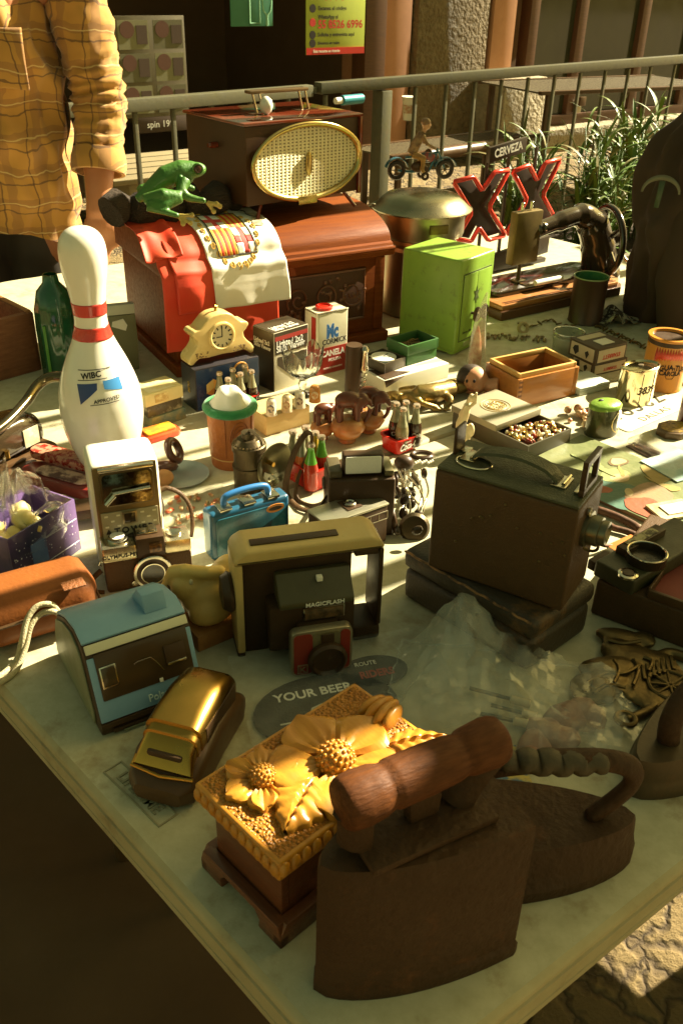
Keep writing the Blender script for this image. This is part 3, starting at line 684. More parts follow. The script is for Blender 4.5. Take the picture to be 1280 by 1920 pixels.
strip([(.0068, .036), (.0215, .0747), (.0240, .0786)], .008, W_-.006, .0034, mat('gloss_black', (.05, .03, .013), .22, c2=(.06, .036, .016), sc=8, spec=.35), 'front_panel')
strip([(-.0008, .0172), (.0062, .0345), (.0225, .077)], .001, W_-.001, .0022, blue, 'blue_front', .0012)
strip([(-.0018, .0115), (-.0011, .0165)], .0, W_, .003, black, 'black_band', .0008)
MB().box((.012, -.004, .0025), (W_-.02, .0, .0075), .001).build('photo_slot', black, r_)
MB().box((.022, -.0055, .002), (W_-.024, -.0042, .0042), .0005).build('slot_lip', grn, r_)
sl = Vector((0, .0147, .0387)).normalized(); nrm = Vector((0, -.0387, .0147)).normalized()
def onp(x, t_, e): return Vector((x, .0068, .036))+sl*t_+nrm*(.0036+e)
def ppanel(x0, x1, t0, t1, e, m, nm, th=.0015):
    M = pl(onp(0, 0, e), RX, sl); return MB().box((x0, t0, 0), (x1, t1, th), .0006, M=M).build(nm, m, r_)
f_ = ppanel(.010, .027, .012, .034, .0, chrome, 'light_sensor'); MB().box((.0115, .0140, .0005), (.0255, .0325, .002), .0004, M=pl(onp(0, 0, .0), RX, sl)).build('sensor_window', mat('smoked_glass', (.05, .035, .018), .1), f_)
f_ = ppanel(W_-.034, W_-.012, .014, .034, .0, black, 'viewfinder'); MB().box((W_-.033, .0145, .0014), (W_-.013, .017, .0026), .0003, M=pl(onp(0, 0, 0), RX, sl)).build('viewfinder_edge', chrome, f_)
m_ = MB().tube([(W_*.40, .027, .002), (W_*.44, .0285, .002), (W_*.56, .0285, .002), (W_*.60, .023, .002), (W_*.66, .012, .002)], .0006, 5); m_.v = [pl(onp(0, 0, 0), RX, sl) @ v for v in m_.v]; m_.build('lens_cover_edge', chrome, r_)
ppanel(W_*.60, W_*.635, .0005, .0045, .0, white, 'release_mark')
tn = Vector((0, .0066, .0163)).normalized(); txt('Polaroid', .0105, pl(Vector((W_*.62, .0025-.0047*.92, .0253+.0047*.38)), RX, tn), mat('pale_letters', (.45, .58, .58), .5), r_, ext=.0006)
m_ = MB().prism([(.040, .0925), (.047, .110), (.062, .109), (.080, .0885)], W_*.64, W_*.86, .002, axis='x'); m_.build('flash_hinge', blue, r_)
# ---- brown leather case with cord
lea = mat('tan_leather', (.25, .080, .018), .45, spec=.3, c2=(.17, .050, .012), sc=14, bump=.25, bs=220, dirt=.3, dc=(.08, .03, .012), dsc=12)
bx = Fr((-40, 1248), (203, 1172)); 
r_ = T('leather_case', 'brown leather camera case with a zip and a cream cord loop', 'case', bx[0], bx[1]); Lc = bx[2]
secs = []
for i in range(17):
    t_ = i/16; k = min(1, (1-abs(2*t_-1))*6)**.5; k = max(.30, k)
    secs.append((t_*Lc, rr(.042-.042*k, .036-.034*k, .042+.042*k, .036+.034*k, .026*k, 6)))
loft(secs, 0, '').build('body', lea, r_, ang=60)
zp = [(x, -.0008, .040+.003*math.sin(x*20)) for x in [Lc*(.08+.84*i/24) for i in range(25)]]
MB().tube(zp, .0022, 6).build('zip', blackm, r_)
MB().tube([(Lc*.985, .006+.07*i/12, .030+.012*math.sin(i/12*math.pi)) for i in range(13)], .0016, 6).build('end_seam', mat('seam', (.10, .035, .012), .6), r_)
q = local(r_, P(138, 1096, TZ+.072)); MB().box((q.x-.013, q.y-.009, .0715), (q.x+.013, q.y+.009, .0735), .001).build('embossed_mark', mat('emboss', (.20, .07, .022), .5, bump=1, bs=300), r_)
cord = mat('cord', (.50, .44, .27), .7, c2=(.36, .30, .16), sc=300, bump=.8, bs=500)
pth = [(112, 1150, .045), (98, 1134, .058), (72, 1136, .06), (52, 1160, .05), (42, 1200, .03), (30, 1240, .005), (0, 1268, .004), (-30, 1285, .004)]
pth2 = [(112, 1152, .043), (100, 1146, .052), (78, 1150, .05), (58, 1175, .04), (48, 1215, .02), (30, 1258, .004), (0, 1280, .004), (-30, 1290, .004)]
m_ = MB()
for pt in (pth, pth2): m_.tube([local(r_, v) for v in spline([P(x, y, TZ+z) for x, y, z in pt], 7)], .0034, 10)
m_.build('cord', cord, r_, ang=180)
# ---- tan and black instant camera with hood (centre)
tan = mat('tan_plastic', (.56, .41, .16), .36, c2=(.48, .34, .12), sc=30, bump=.15, bs=500, bd=.0004, dirt=.15)
bx = Fr((447, 1236), (712, 1196)); W_ = bx[2]; H_ = hgt(P(447, 1236), 1040); D_ = .05
r_ = T('instant_camera', 'large tan and black instant camera with a red and silver lens panel', 'camera', bx[0], bx[1])
hx0, hx1, hz0, hz1 = W_*.80, W_*.965, H_*.14, H_*.83
m_ = MB().prism(rr(0, H_*.88, W_, H_, .018, 7)[0:0] or [(0, H_*.885), (W_, H_*.885), (W_, H_-.014), (W_-.004, H_-.006), (W_-.014, H_), (.014, H_), (.004, H_-.006), (0, H_-.014)], 0, D_, .004, 3)
m_.box((0, .0, H_*.05), (W_*.055, D_, H_*.884), .003); m_.build('frame', tan, r_)
m_ = MB().box((W_*.056, .010, .0), (hx0-.001, D_-.001, H_*.884), .003).box((0, .003, 0), (W_*.055, D_, H_*.049), .002)
m_.box((hx0, .0, 0), (W_, D_-.001, hz0), .006).box((hx1, .0, hz0+.0003), (W_, D_-.001, H_*.884), .004).box((hx0, .002, hz1), (hx1-.0003, D_-.001, H_*.884), .002)
m_.build('back_body', black, r_)
MB().box((W_*.12, .012, H_+.0002), (W_*.70, .024, H_+.0018), .0006).build('print_slot', black, r_)
MB().prism([(.010, H_*.76), (-.002, H_*.78), (-.026, H_*.60), (-.026, H_*.55), (.010, H_*.55)], W_*.26, W_*.76, .003, axis='x').build('flash_hood', mat('olive_black', (.075, .065, .025), .4, c2=(.05, .04, .018), sc=30, dirt=.2), r_)
MB().box((W_*.52, -.015, H_*.725), (W_*.56, -.008, H_*.765), .001).build('flash_switch', white, r_)
MB().prism([(.010, .012), (-.008, .012), (-.02, H_*.14), (-.02, H_*.5485), (.010, H_*.5485)], W_*.20, W_*.775, .004, axis='x').build('front_block', black, r_)
txt('MAGICFLASH', .0075, pl((W_*.56, -.0267, H_*.575), RX, UZ), inkw, r_, bold=.02)
f_ = MB().box((W_*.42, -.0225, H_*.41), (W_*.70, -.0202, H_*.53), .001).build('viewfinder', chrome, r_)
MB().box((W_*.43, -.024, H_*.42), (W_*.69, -.0215, H_*.52), .0005).build('viewfinder_glass', mat('window_glass', (.16, .09, .04), .05, c2=(.05, .035, .02), sc=60, con=.2), f_)
MB().lathe([(.022, 0), (.024, .004), (.019, .012), (.006, .014)], 28, M=Matrix.Translation((-.0005, .024, H_*.55)) @ Matrix.Rotation(R(-90), 4, 'Y')).build('side_knob', black, r_)
# lens panel, swung forward and resting on the table
bx2 = Fr((546, 1272), (650, 1250)); q = local(r_, bx2[0]); w2 = bx2[2]*1.06; h2 = hgt(bx2[0], 1190)
lpn = T('x', 'x', 'x'); bpy.data.objects.remove(lpn)
silver = mat('silver_trim', (.52, .47, .33), .35, .9, c2=(.4, .35, .23), sc=40)
MB().prism(rr(q.x, .001, q.x+w2, h2, .008), q.y, q.y+.012, .001).build('lens_panel', silver, r_)
MB().box((q.x+.012, q.y+.0125, .006), (q.x+w2-.012, .009, h2*.92), .002).build('bellows', black, r_)
darkred = mat('dark_red_panel', (.26, .03, .014), .35, c2=(.2, .022, .011), sc=20)
MB().prism(rr(q.x+.003, .004, q.x+w2*.345, h2-.003, .005), q.y-.001, q.y-.0001).build('red_panel', darkred, r_)
MB().prism(rr(q.x+w2*.80, .004, q.x+w2-.003, h2-.003, .005), q.y-.001, q.y-.0001).build('red_panel', darkred, r_)
MB().prism(rr(q.x+w2*.355, .003, q.x+w2*.79, h2-.003, .004), q.y-.0012, q.y-.0001).build('lens_plate', mat('aged_silver', (.34, .30, .17), .4, .7, c2=(.24, .2, .1), sc=40), r_)
MB().box((q.x+w2*.48, q.y-.003, h2*.72), (q.x+w2*.69, q.y-.0013, h2*.92), .001).build('meter_window', black, r_)
lz = MB().lathe([(.0225, 0), (.0225, .006), (.019, .009), (.017, .004), (.008, .002), (.001, .004)], 32, M=Matrix.Translation((q.x+w2*.58, q.y-.0013, h2*.38)) @ Matrix.Rotation(R(90), 4, 'X')).build('lens', black, r_)
kx, kz, ks = q.x+w2*.10, h2*.10, w2*.17
m_ = MB().box((kx, q.y-.0016, kz), (kx+ks, q.y-.0011, kz+ks), 0); m_.build('emblem_square', silver, r_)
MB().box((kx+ks*.12, q.y-.0021, kz+ks*.12), (kx+ks*.88, q.y-.0017, kz+ks*.88), 0).build('emblem_ground', darkred, r_)
MB().prism([(kx+ks*.2, kz+ks*.2), (kx+ks*.32, kz+ks*.2), (kx+ks*.32, kz+ks*.42), (kx+ks*.6, kz+ks*.2), (kx+ks*.8, kz+ks*.2), (kx+ks*.45, kz+ks*.5), (kx+ks*.8, kz+ks*.8), (kx+ks*.6, kz+ks*.8), (kx+ks*.32, kz+ks*.58), (kx+ks*.32, kz+ks*.8), (kx+ks*.2, kz+ks*.8)], q.y-.0026, q.y-.0022).build('emblem', silver, r_)
# ---- tower flash camera (tall white)
ivory = mat('ivory_plastic', (.76, .74, .62), .35, c2=(.70, .66, .5), sc=20, dirt=.1)
bx = Fr((200, 1092), (312, 1072)); W_ = bx[2]; H_ = hgt(P(250, 1082), 868); D_ = .075
r_ = T('box_camera', 'tall ivory box camera with a built-in flash bowl and dotted front', 'camera', bx[0], bx[1])
MB().box((-.004, .004, 0), (W_+.004, D_, H_-.002), .012, 4).build('body', ivory, r_)
fp = mat('front_panel', (.33, .29, .17), .45, c2=(.27, .23, .13), sc=20)
MB().box((0, .0, .002), (W_, .0045, H_*.985), .002).build('face_plate', mat('bronze_frame', (.16, .115, .05), .35, .6), r_)
MB().box((.004, -.0014, H_*.02), (W_-.003, .001, H_*.61), .001).build('dotted_panel', fp, r_)
m_ = MB()
for i in range(9):
    for j in range(13):
        x, z = .010+(W_-.018)*i/8, H_*(.04+.54*j/12)
        if (i+j) % 2 == 0 and not (.33 < i/8 < .7 and z > H_*.44) and not (z < H_*.38 and .2 < i/8 < .85) and not H_*.385 < z < H_*.45: m_.box((x-.0022, -.0019, z-.0012), (x+.0022, -.0013, z+.0012), 0)
d_o = m_.build('dots', mat('pale_dots', (.62, .57, .38), .5), r_); d_o['kind'] = 'stuff'
MB().box((W_*.08, -.006, H_*.955), (W_*.95, .003, H_*.985), .002).build('top_trim', chrome, r_)
fl_ = MB().prism(rr(W_*.09, H_*.66, W_*.93, H_*.945, .008), -.003, .001, .001).build('flash_window', mat('bronze2', (.12, .085, .04), .3, .7), r_)
def bowl(u, v):
    x, z = W_*(.12+.78*u), H_*(.675+.255*v); return (x, -.0032-.0005+.000*u, z)
MB().prism(rr(W_*.13, H_*.675, W_*.89, H_*.93, .006), -.0038, -.0031).build('flash_bowl', mat('mirror_dark', (.35, .3, .2), .12, 1, c2=(.05, .03, .015), sc=55, con=.16), fl_)
MB().cyl((W_*.15, -.0075, H_*.70), (W_*.30, -.0075, H_*.77), .003).cyl((W_*.27, -.0075, H_*.785), (W_*.86, -.0075, H_*.80), .0024).build('flash_bulb', chrome, fl_)
MB().box((W_*.38, -.0035, H_*.50), (W_*.62, -.001, H_*.605), .001).build('viewfinder', mat('bronze3', (.28, .22, .12), .3, .7), r_)
MB().box((W_*.41, -.0045, H_*.515), (W_*.585, -.003, H_*.59), .0005).build('viewfinder_glass', mat('dark_glass', (.03, .02, .01), .08), r_)
txt('TOWER', .0115, pl((W_*.55, -.002, H_*.445), RX, UZ), ink, r_, bold=.03, space=1.35)
txt('Auto', .011, pl((W_*.75, -.002, H_*.385), (1, 0, .15), UZ), ink, r_, shear=.3)
MB().prism([(W_*.10, H_*.43), (W_*.19, H_*.43), (W_*.165, H_*.455), (W_*.145, H_*.47), (W_*.125, H_*.455)], -.0022, -.0014).build('emblem', ink, r_)
MB().lathe([(.0185, 0), (.0185, .003), (.016, .0045), (.012, .002), (.0005, .0025)], 28, M=Matrix.Translation((W_*.55, -.0014, H_*.305)) @ Matrix.Rotation(R(90), 4, 'X')).build('lens', black, r_)
st = spline([(W_+.004, .02, H_*.66), (W_+.014, .018, H_*.68), (W_+.03, .015, H_*.62), (W_+.040, .012, H_*.50), (W_+.040, .006, H_*.36), (W_+.036, .0, H_*.28)], 7)
MB().tube(st, .0032, 8, flat=.5).build('strap', leather_b, r_, ang=180)
MB().tube(spline([(W_+.0045, .03, H_*.62), (W_+.008, .03, H_*.50), (W_+.007, .03, H_*.40)], 5), .0012, 6).build('flash_cable', black, r_)
# ---- half-frame 35mm camera
bx = Fr((203, 1113), (363, 1086)); W_ = bx[2]; H_ = hgt(P(203, 1113), 1018); D_ = .032
r_ = T('film_camera', 'small chrome and black film camera standing before the ivory box camera', 'camera', bx[0], bx[1])
MB().prism(rr(0, 0, W_, H_*.60, .004), 0, D_, .003).build('body', leather_b, r_)
sat = mat('satin_chrome', (.60, .53, .36), .26, .9, c2=(.5, .43, .28), sc=30)
MB().box((-.0005, -.001, H_*.60), (W_*.38, D_+.001, H_*.87), .0025).build('top_plate', sat, r_)
MB().box((W_*.70, -.001, H_*.60), (W_+.0005, D_+.001, H_*.84), .0025).build('top_plate', sat, r_)
MB().box((W_*.3805, -.003, H_*.60), (W_*.6995, D_, H_*.98), .002).build('finder_housing', black, r_)
MB().box((W_*.52, -.0045, H_*.70), (W_*.66, -.0031, H_*.88), .0005).build('viewfinder', mat('amber_glass', (.30, .13, .03), .1, c2=(.06, .03, .015), sc=80, con=.2), r_)
MB().box((W_*.40, .006, H_*.981), (W_*.64, .024, H_+.001), .001).build('hot_shoe', chrome, r_)
MB().box((W_*.43, .008, H_+.0012), (W_*.50, .014, H_+.0035), .0005).box((W_*.54, .008, H_+.0012), (W_*.61, .022, H_+.003), .0005).build('shoe_rails', chrome, r_)
dl = MB().lathe([(.0125, 0), (.0125, .004), (.011, .005), (.004, .005), (.003, .0065), (.0005, .0065)], 28, M=Matrix.Translation((W_*.19, D_*.5, H_*.872))).build('rewind_dial', chrome, r_)
MB().lathe([(.009, 0), (.009, .0004), (.0005, .0005)], 20, M=Matrix.Translation((W_*.19, D_*.5, H_*.872+.0068))).build('dial_face', inkw, dl)
MB().lathe([(.010, 0), (.010, .003), (.006, .004), (.0005, .0042)], 24, M=Matrix.Translation((W_*.83, D_*.55, H_*.842))).build('shutter_dial', chrome, r_)
txt('OLYMPUS-PEN', .0072, pl((W_*.20, -.0015, H_*.70), RX, UZ), ink, r_, bold=.015)
rot = Matrix.Translation((W_*.53, -.0002, H_*.33)) @ Matrix.Rotation(R(90), 4, 'X')
ln = MB().lathe([(.0245, 0), (.0245, .006), (.0235, .007), (.0205, .007), (.0205, .003)], 36, M=rot).build('lens_ring', chrome, r_)
MB().lathe([(.0204, .006), (.0204, .0075), (.0155, .0075), (.0155, .005)], 36, M=rot).build('lens_barrel', black, ln)
MB().lathe([(.0154, .0075), (.0154, .010), (.0140, .010), (.0140, .0078)], 36, M=rot).build('lens_rim', chrome, ln)
MB().lathe([(.0139, .0095), (.009, .007), (.0005, .0065)], 30, M=rot).build('lens_glass', mat('lens_glass', (.02, .014, .01), .06, spec=.8), ln)
MB().lathe([(.0042, 0), (.0042, .002), (.0020, .0022), (.0005, .001)], 16, M=Matrix.Translation((W_*.32, -.0002, H_*.13)) @ Matrix.Rotation(R(90), 4, 'X')).build('sync_socket', chrome, r_)
MB().tube([(0, .01, H_*.55), (-.004, .01, H_*.57), (-.006, .01, H_*.5), (-.003, .01, H_*.47)], .0012, 6).build('strap_lug', chrome, r_)
MB().tube(spline([(-.004, .01, .03), (-.016, .008, .02), (-.021, .006, .006), (-.004, .0, .003)], 5), .0035, 8, flat=.5).build('strap_end', leather_b, r_)
# ---- big black reflex camera on its leather case
bx = Box((720, 1140), (985, 1265), (1117, 1203), 1168)
r_ = thing('leather_case', 'large worn black leather case lying flat under the reflex camera', 'case', bx); W_, D_, CH = bx[2:]
worn = mat('worn_black_leather', (.034, .022, .011), .5, c2=(.05, .034, .017), sc=30, bump=.5, bs=300, dirt=.9, dc=(.26, .12, .035), dsc=10)
MB().box((0, 0, 0), (W_, D_*1.05, CH*.62), .012, 3).build('base', worn, r_)
MB().box((-.002, -.002, CH*.625), (W_+.002, D_*1.05+.002, CH), .012, 3).build('lid', worn, r_)
MB().tube([(.004+W_*i/20*.97, -.003, CH*.98+.001*math.sin(i*2)) for i in range(21)], .0015, 6).build('scuffed_edge', mat('scuff', (.30, .15, .05), .7, c2=(.05, .03, .015), sc=60, con=.2), r_)
q = P(985, 1265)
zc = TZ+CH
A_, B_, C_ = P(800, 1062, zc), P(1048, 1150, zc), P(1102, 1122, zc)
yw = bx[1]; B_ = P(1050, 1150, zc); W2 = (B_-A_).length*1.0; D2c = .085
yw = math.atan2(B_.y-A_.y, B_.x-A_.x)
H2 = hgt(B_, 955)
r_ = T('reflex_camera', 'big black leather-covered reflex camera with a strap handle on top', 'camera', (A_.x, A_.y, zc+.001), yw)
MB().box((0, 0, 0), (W2, D2c, H2-.004), .004, 3).build('body', leather_b, r_)
tpz = H2-.004
topm = mat('green_black_leather', (.06, .062, .024), .55, c2=(.04, .04, .016), sc=60, bump=.7, bs=420, vor=1, bd=.0008)
MB().box((.001, .001, tpz+.0002), (W2-.001, D2c-.001, tpz+.004), .002).build('top_cover', topm, r_)
hp = spline([(W2*.16, D2c*.5, tpz+.006), (W2*.26, D2c*.5, tpz+.016), (W2*.48, D2c*.5, tpz+.022), (W2*.68, D2c*.5, tpz+.017), (W2*.78, D2c*.5, tpz+.006)], 8)
m_ = MB(); vs = []
for p in hp: vs += [p+Vector((0, -.012, 0)), p+Vector((0, -.010, .003)), p+Vector((0, .010, .003)), p+Vector((0, .012, 0))]
m_.add(vs, [[i*4+k, i*4+(k+1) % 4, i*4+4+(k+1) % 4, i*4+4+k] for i in range(len(hp)-1) for k in range(4)]+[[0, 1, 2, 3], [len(vs)-4, len(vs)-3, len(vs)-2, len(vs)-1]]); m_.build('strap_handle', topm, r_, ang=50)
for x in (W2*.14, W2*.785):
    MB().box((x-.008, D2c*.5-.014, tpz+.0042), (x+.010, D2c*.5+.014, tpz+.0068), .001).cyl((x+.006, D2c*.5-.012, tpz+.009), (x+.006, D2c*.5+.012, tpz+.009), .002).build('strap_clasp', chrome, r_)
def frame_sight(x, y, wv, hv, th=.006):
    m_ = MB(); z0 = tpz+.0045
    m_.box((x, y, z0), (x+th, y+wv, z0+.008), .001).box((x, y, z0+hv-.008), (x+th, y+wv, z0+hv), .001).box((x, y, z0+.008), (x+th, y+.007, z0+hv-.008), .001).box((x, y+wv-.007, z0+.008), (x+th, y+wv, z0+hv-.008), .001)
    return m_
frame_sight(W2*.94, D2c*.25, D2c*.55, .042).build('frame_finder', black, r_)
MB().box((W2*.905, D2c*.3, tpz+.0045), (W2*.935, D2c*.7, tpz+.008), .001).build('finder_hinge', chrome, r_)
MB().box((W2*.02, D2c*.42, tpz+.0045), (W2*.045, D2c*.72, tpz+.038), .002).build('rear_sight', black, r_)
m_ = MB().torus((W2*.20, D2c*.35, tpz+.0052), .014, .0012, sx=1.5).box((W2*.05, D2c*.55, tpz+.0043), (W2*.11, D2c*.72, tpz+.007), .001).build('shutter_ring', chrome, r_)
lz = Matrix.Translation((W2, D2c*.5, H2*.66)) @ Matrix.Rotation(R(90), 4, 'Y')
lo_ = MB().lathe([(.021, 0), (.021, .004), (.017, .005), (.017, .016), (.0145, .017), (.0145, .024), (.012, .025), (.006, .020)], 30, M=lz).build('side_knob', mat('knob_metal', (.20, .19, .12), .35, .8, c2=(.12, .1, .06), sc=40), r_)
for x, z in ((.30, .62), (.36, .66), (.375, .655), (.43, .70), (.52, .84), (.62, .66), (.78, .68), (.86, .62), (.80, .42), (.93, .66), (.96, .55), (.2, .35)):
    MB().ell((W2*x, -.0008, H2*z), (.0018, .0014, .0018), seg=10).build('stud', brassd, r_)
MB().cyl((W2+.001, D2c*.4, H2*.85), (W2+.004, D2c*.4, H2*.85), .005).build('screw', chrome, r_)
MB().torus((W2+.006, D2c*.55, H2*.50), .010, .0018, (0, 1, .3)).build('strap_ring', brassd, r_)
# ---- blue tin lunch box
bx = Box((390, 1040), (399, 1054), (536, 1004), 966)
r_ = thing('lunch_box', 'small blue tin lunch box with a carrying handle and an orange oval badge', 'lunch box', bx); W_, D_, H_ = bx[2:]
W_ = max(W_, .028)
tinb = mat('blue_tin', (.014, .095, .17), .3, c2=(.010, .06, .11), sc=12, coat=.4, dirt=.2, dc=(.02, .03, .04))
MB().box((-W_+.02, 0, 0), (.02, D_, H_*.98), .006, 3).build('body', tinb, r_)
pic = mat('tin_picture', (.04, .20, .27), .3, c2=(.010, .030, .045), sc=26, con=.5, coat=.4)
ox = .02
MB().prism(rr(D_*.06, H_*.06, D_*.94, H_*.86, .006), ox+.0002, ox+.0016, .0005, axis='x').build('front_picture', pic, r_)
MB().prism([(D_*.36, H_*.1), (D_*.42, H_*.3), (D_*.34, H_*.42), (D_*.46, H_*.40), (D_*.5, H_*.52), (D_*.58, H_*.42), (D_*.76, H_*.56), (D_*.74, H_*.38), (D_*.85, H_*.33), (D_*.7, H_*.25), (D_*.68, H_*.1)], ox+.0017, ox+.0021, axis='x').build('dark_shape', mat('navy_ink', (.012, .04, .06), .35), r_)
MB().prism(ellp(D_*.80, H_*.80, D_*.115, H_*.085), ox+.0022, ox+.003, axis='x').build('badge', mat('orange_ink', (.65, .24, .03), .4), r_)
MB().prism(ellp(D_*.80, H_*.80, D_*.085, H_*.04), ox+.0031, ox+.0035, axis='x').build('badge_centre', mat('dark_badge', (.05, .03, .015), .4), r_)
cx_ = .02-W_/2
MB().tube(spline([(cx_, D_*.22, H_*.99), (cx_, D_*.24, H_+.012), (cx_, D_*.4, H_+.016), (cx_, D_*.62, H_+.016), (cx_, D_*.76, H_+.012), (cx_, D_*.78, H_*.99)], 6), .0045, 10).build('handle', mat('blue_handle', (.025, .14, .36), .35), r_)
for y in (.20, .5, .80): MB().box((cx_-.008, D_*y-.009, H_*.98+.0002), (cx_+.014, D_*y+.009, H_*.98+.004), .001).build('clasp', chrome, r_)
# ---- carved skull-like head on a wooden stand
bx = Box((352, 1198), (362, 1212), (440, 1172), 1172)
bone = mat('aged_bone', (.74, .53, .17), .42, c2=(.55, .31, .07), sc=14, bump=.4, bs=60, dirt=.4, dc=(.20, .09, .025), dsc=14)
r_ = thing('bone_carving', 'yellowed bone head with a gaping mouth on a small wooden base', 'carving', bx)
MB().box((-.03, 0, 0), (.03, .085, .022), .002).build('base', mat('stand_wood', (.40, .19, .05), .45, c2=(.26, .10, .025), sc=14, stretch=stretchx(6)), r_)
def head(m_):
    m_.ell((-.005, .042, .050), (.030, .042, .030)); m_.ell((-.012, .018, .066), (.020, .026, .020)); m_.ell((-.010, .070, .062), (.024, .024, .024))
    m_.ell((-.028, .03, .045), (.016, .030, .024)); m_.ell((.012, .03, .040), (.018, .03, .020))
    m_.tube([(-.03, .0, .03), (-.036, -.002, .055), (-.026, .004, .082), (-.008, .012, .090)], .009, 10); m_.tube([(-.008, .012, .09), (.006, .03, .088), (.01, .05, .084)], .008, 10)
    return m_
head(MB()).build('head', bone, r_, remesh=.0028, smooth=2)
MB().ell((-.024, .006, .080), (.006, .006, .005)).ell((-.020, -.001, .062), (.0105, .006, .004), rot=(0, .5, .2)).build('mouth', mat('mouth_dark', (.10, .045, .015), .7), r_)
m_ = MB()
for i in range(6): m_.ell((-.028+.006*i, .001+.002*i, .070+.002*i), (.0026, .0026, .004), seg=8)
m_.build('teeth', mat('ivory_teeth', (.7, .58, .34), .4), r_)
# ================================================================ MIDDLE OF THE TABLE
# ---- bowling pin
q = P(207, 893); PH = hgt(q, 424); k = PH/15
prof = [(1.0, 0), (1.13, .1), (1.42, .75), (1.95, 2.25), (2.26, 3.375), (2.38, 4.5), (2.28, 5.875), (1.85, 7.25), (1.24, 8.625), (.98, 9.375), (.90, 10), (.935, 10.875), (1.045, 11.75), (1.205, 12.625), (1.275, 13.5), (1.19, 14.2), (.95, 14.65), (.6, 14.9), (.25, 14.99), (.0001, 15)]
pp = [(p.x*k, p.y*k) for p in spline([(a, b_, 0) for a, b_ in prof], 5)]
def prad(z):
    for (a, za), (b_, zb) in zip(pp, pp[1:]):
        if za <= z <= zb: return a+(b_-a)*(z-za)/max(1e-9, zb-za)
    return .01
r_ = T('bowling_pin', 'white bowling pin with two red neck bands and a blue crest', 'bowling pin', q, R(-90))
pinw = mat('pin_gloss', (.80, .76, .64), .22, c2=(.74, .68, .54), sc=7, coat=.5, dirt=.22, dsc=22, dc=(.45, .36, .2))
MB().lathe(pp, 56).build('body', pinw, r_, ang=180)
for z0, z1 in ((8.98, 9.68), (10.3, 11.0)):
    MB().lathe([(prad(z*k)+.0004, z*k) for z in [z0+(z1-z0)*i/8 for i in range(9)]], 56).build('stripe', mat('stripe_red', (.58, .04, .025), .28, c2=(.48, .03, .02), sc=30, coat=.4), r_, ang=180)
def onpin(x, z, e=.0006, az0=.30):   # x along the surface, local frame turned so +x faces the camera
    rr_ = prad(z); a = az0+x/rr_; return Vector(((rr_+e)*math.cos(a), (rr_+e)*math.sin(a), z))
def patch(poly, m, nm, e=.0006, n=10, az0=.30):
    m_ = MB(); (ax, az_), (bx_, bz), (cx, cz), (dx, dz) = poly
    def f(u, v): return onpin((ax*(1-u)+bx_*u)*(1-v)+(dx*(1-u)+cx*u)*v, (az_*(1-u)+bz*u)*(1-v)+(dz*(1-u)+cz*u)*v, e, az0)
    return m_.grid(f, n, n).build(nm, m, r_, ang=180)
zc_ = 6.55*k
patch([(-.030, zc_-.020), (-.004, zc_+.001), (-.003, zc_+.010), (-.032, zc_+.008)], mat('navy', (.025, .05, .17), .3), 'crest_field')
patch([(.006, zc_+.001), (.034, zc_-.004), (.030, zc_+.014), (.005, zc_+.012)], mat('sky_blue', (.05, .22, .48), .3), 'crest_field')
txt('WIBC', .011, None, ink, r_, bold=.03, warp=lambda v: onpin(v.x-.010, v.y+zc_+.020+.15*(v.x), .0008), ext=.0002)
patch([(-.030, zc_+.0125), (.012, zc_+.0150), (.012, zc_+.0160), (-.030, zc_+.0135)], ink, 'crest_line', .0007)
patch([(-.028, zc_+.026), (.018, zc_+.028), (.018, zc_+.029), (-.028, zc_+.027)], ink, 'crest_line', .0007)
txt('APPROVED', .0075, None, ink, r_, bold=.02, warp=lambda v: onpin(v.x+.008, v.y+zc_-.014+.1*v.x, .0008), ext=.0002)
patch([(-.016, zc_-.021), (.026, zc_-.018), (.026, zc_-.017), (-.016, zc_-.020)], ink, 'crest_line', .0007)
# ---- bottles in crates
botm = [mat('cola_bottle', (.045, .022, .010), .06, spec=.7, c2=(.03, .015, .008), sc=20), mat('orange_soda', (.55, .14, .03), .08, sss=.1), mat('green_soda', (.10, .30, .03), .08), mat('amber_soda', (.42, .24, .03), .08), mat('red_soda', (.34, .03, .012), .08)]
neckm = mat('bottle_neck_glass', (.30, .29, .17), .06, spec=.8, c2=(.16, .15, .08), sc=90)
capm = mat('bottle_cap', (.62, .50, .38), .3, .7, c2=(.4, .3, .2), sc=60)
def bottle(loc, h, liquid, neck, lab, group, tiltx=0):
    b_ = T('toy_bottle', lab, 'bottle', loc, random.uniform(0, 6), group)
    k_ = h/60
    MB().lathe([(a*k_, z*k_) for a, z in [(8.2, 0), (9, 1), (9, 9), (8.3, 15), (8.9, 22), (8.8, 27), (7.4, 34)]], 18).build('liquid', liquid, b_, ang=60)
    MB().lathe([(a*k_, z*k_) for a, z in [(7.4, 34.01), (5.2, 42), (3.9, 50), (3.7, 54.5), (4.3, 55), (4.3, 56)]], 18).build('neck', neck, b_, ang=60)
    MB().lathe([(a*k_, z*k_) for a, z in [(4.9, 55.5), (5.0, 57.5), (4.2, 59.5), (.01, 60)]], 14).build('cap', capm, b_, ang=60)
    return b_
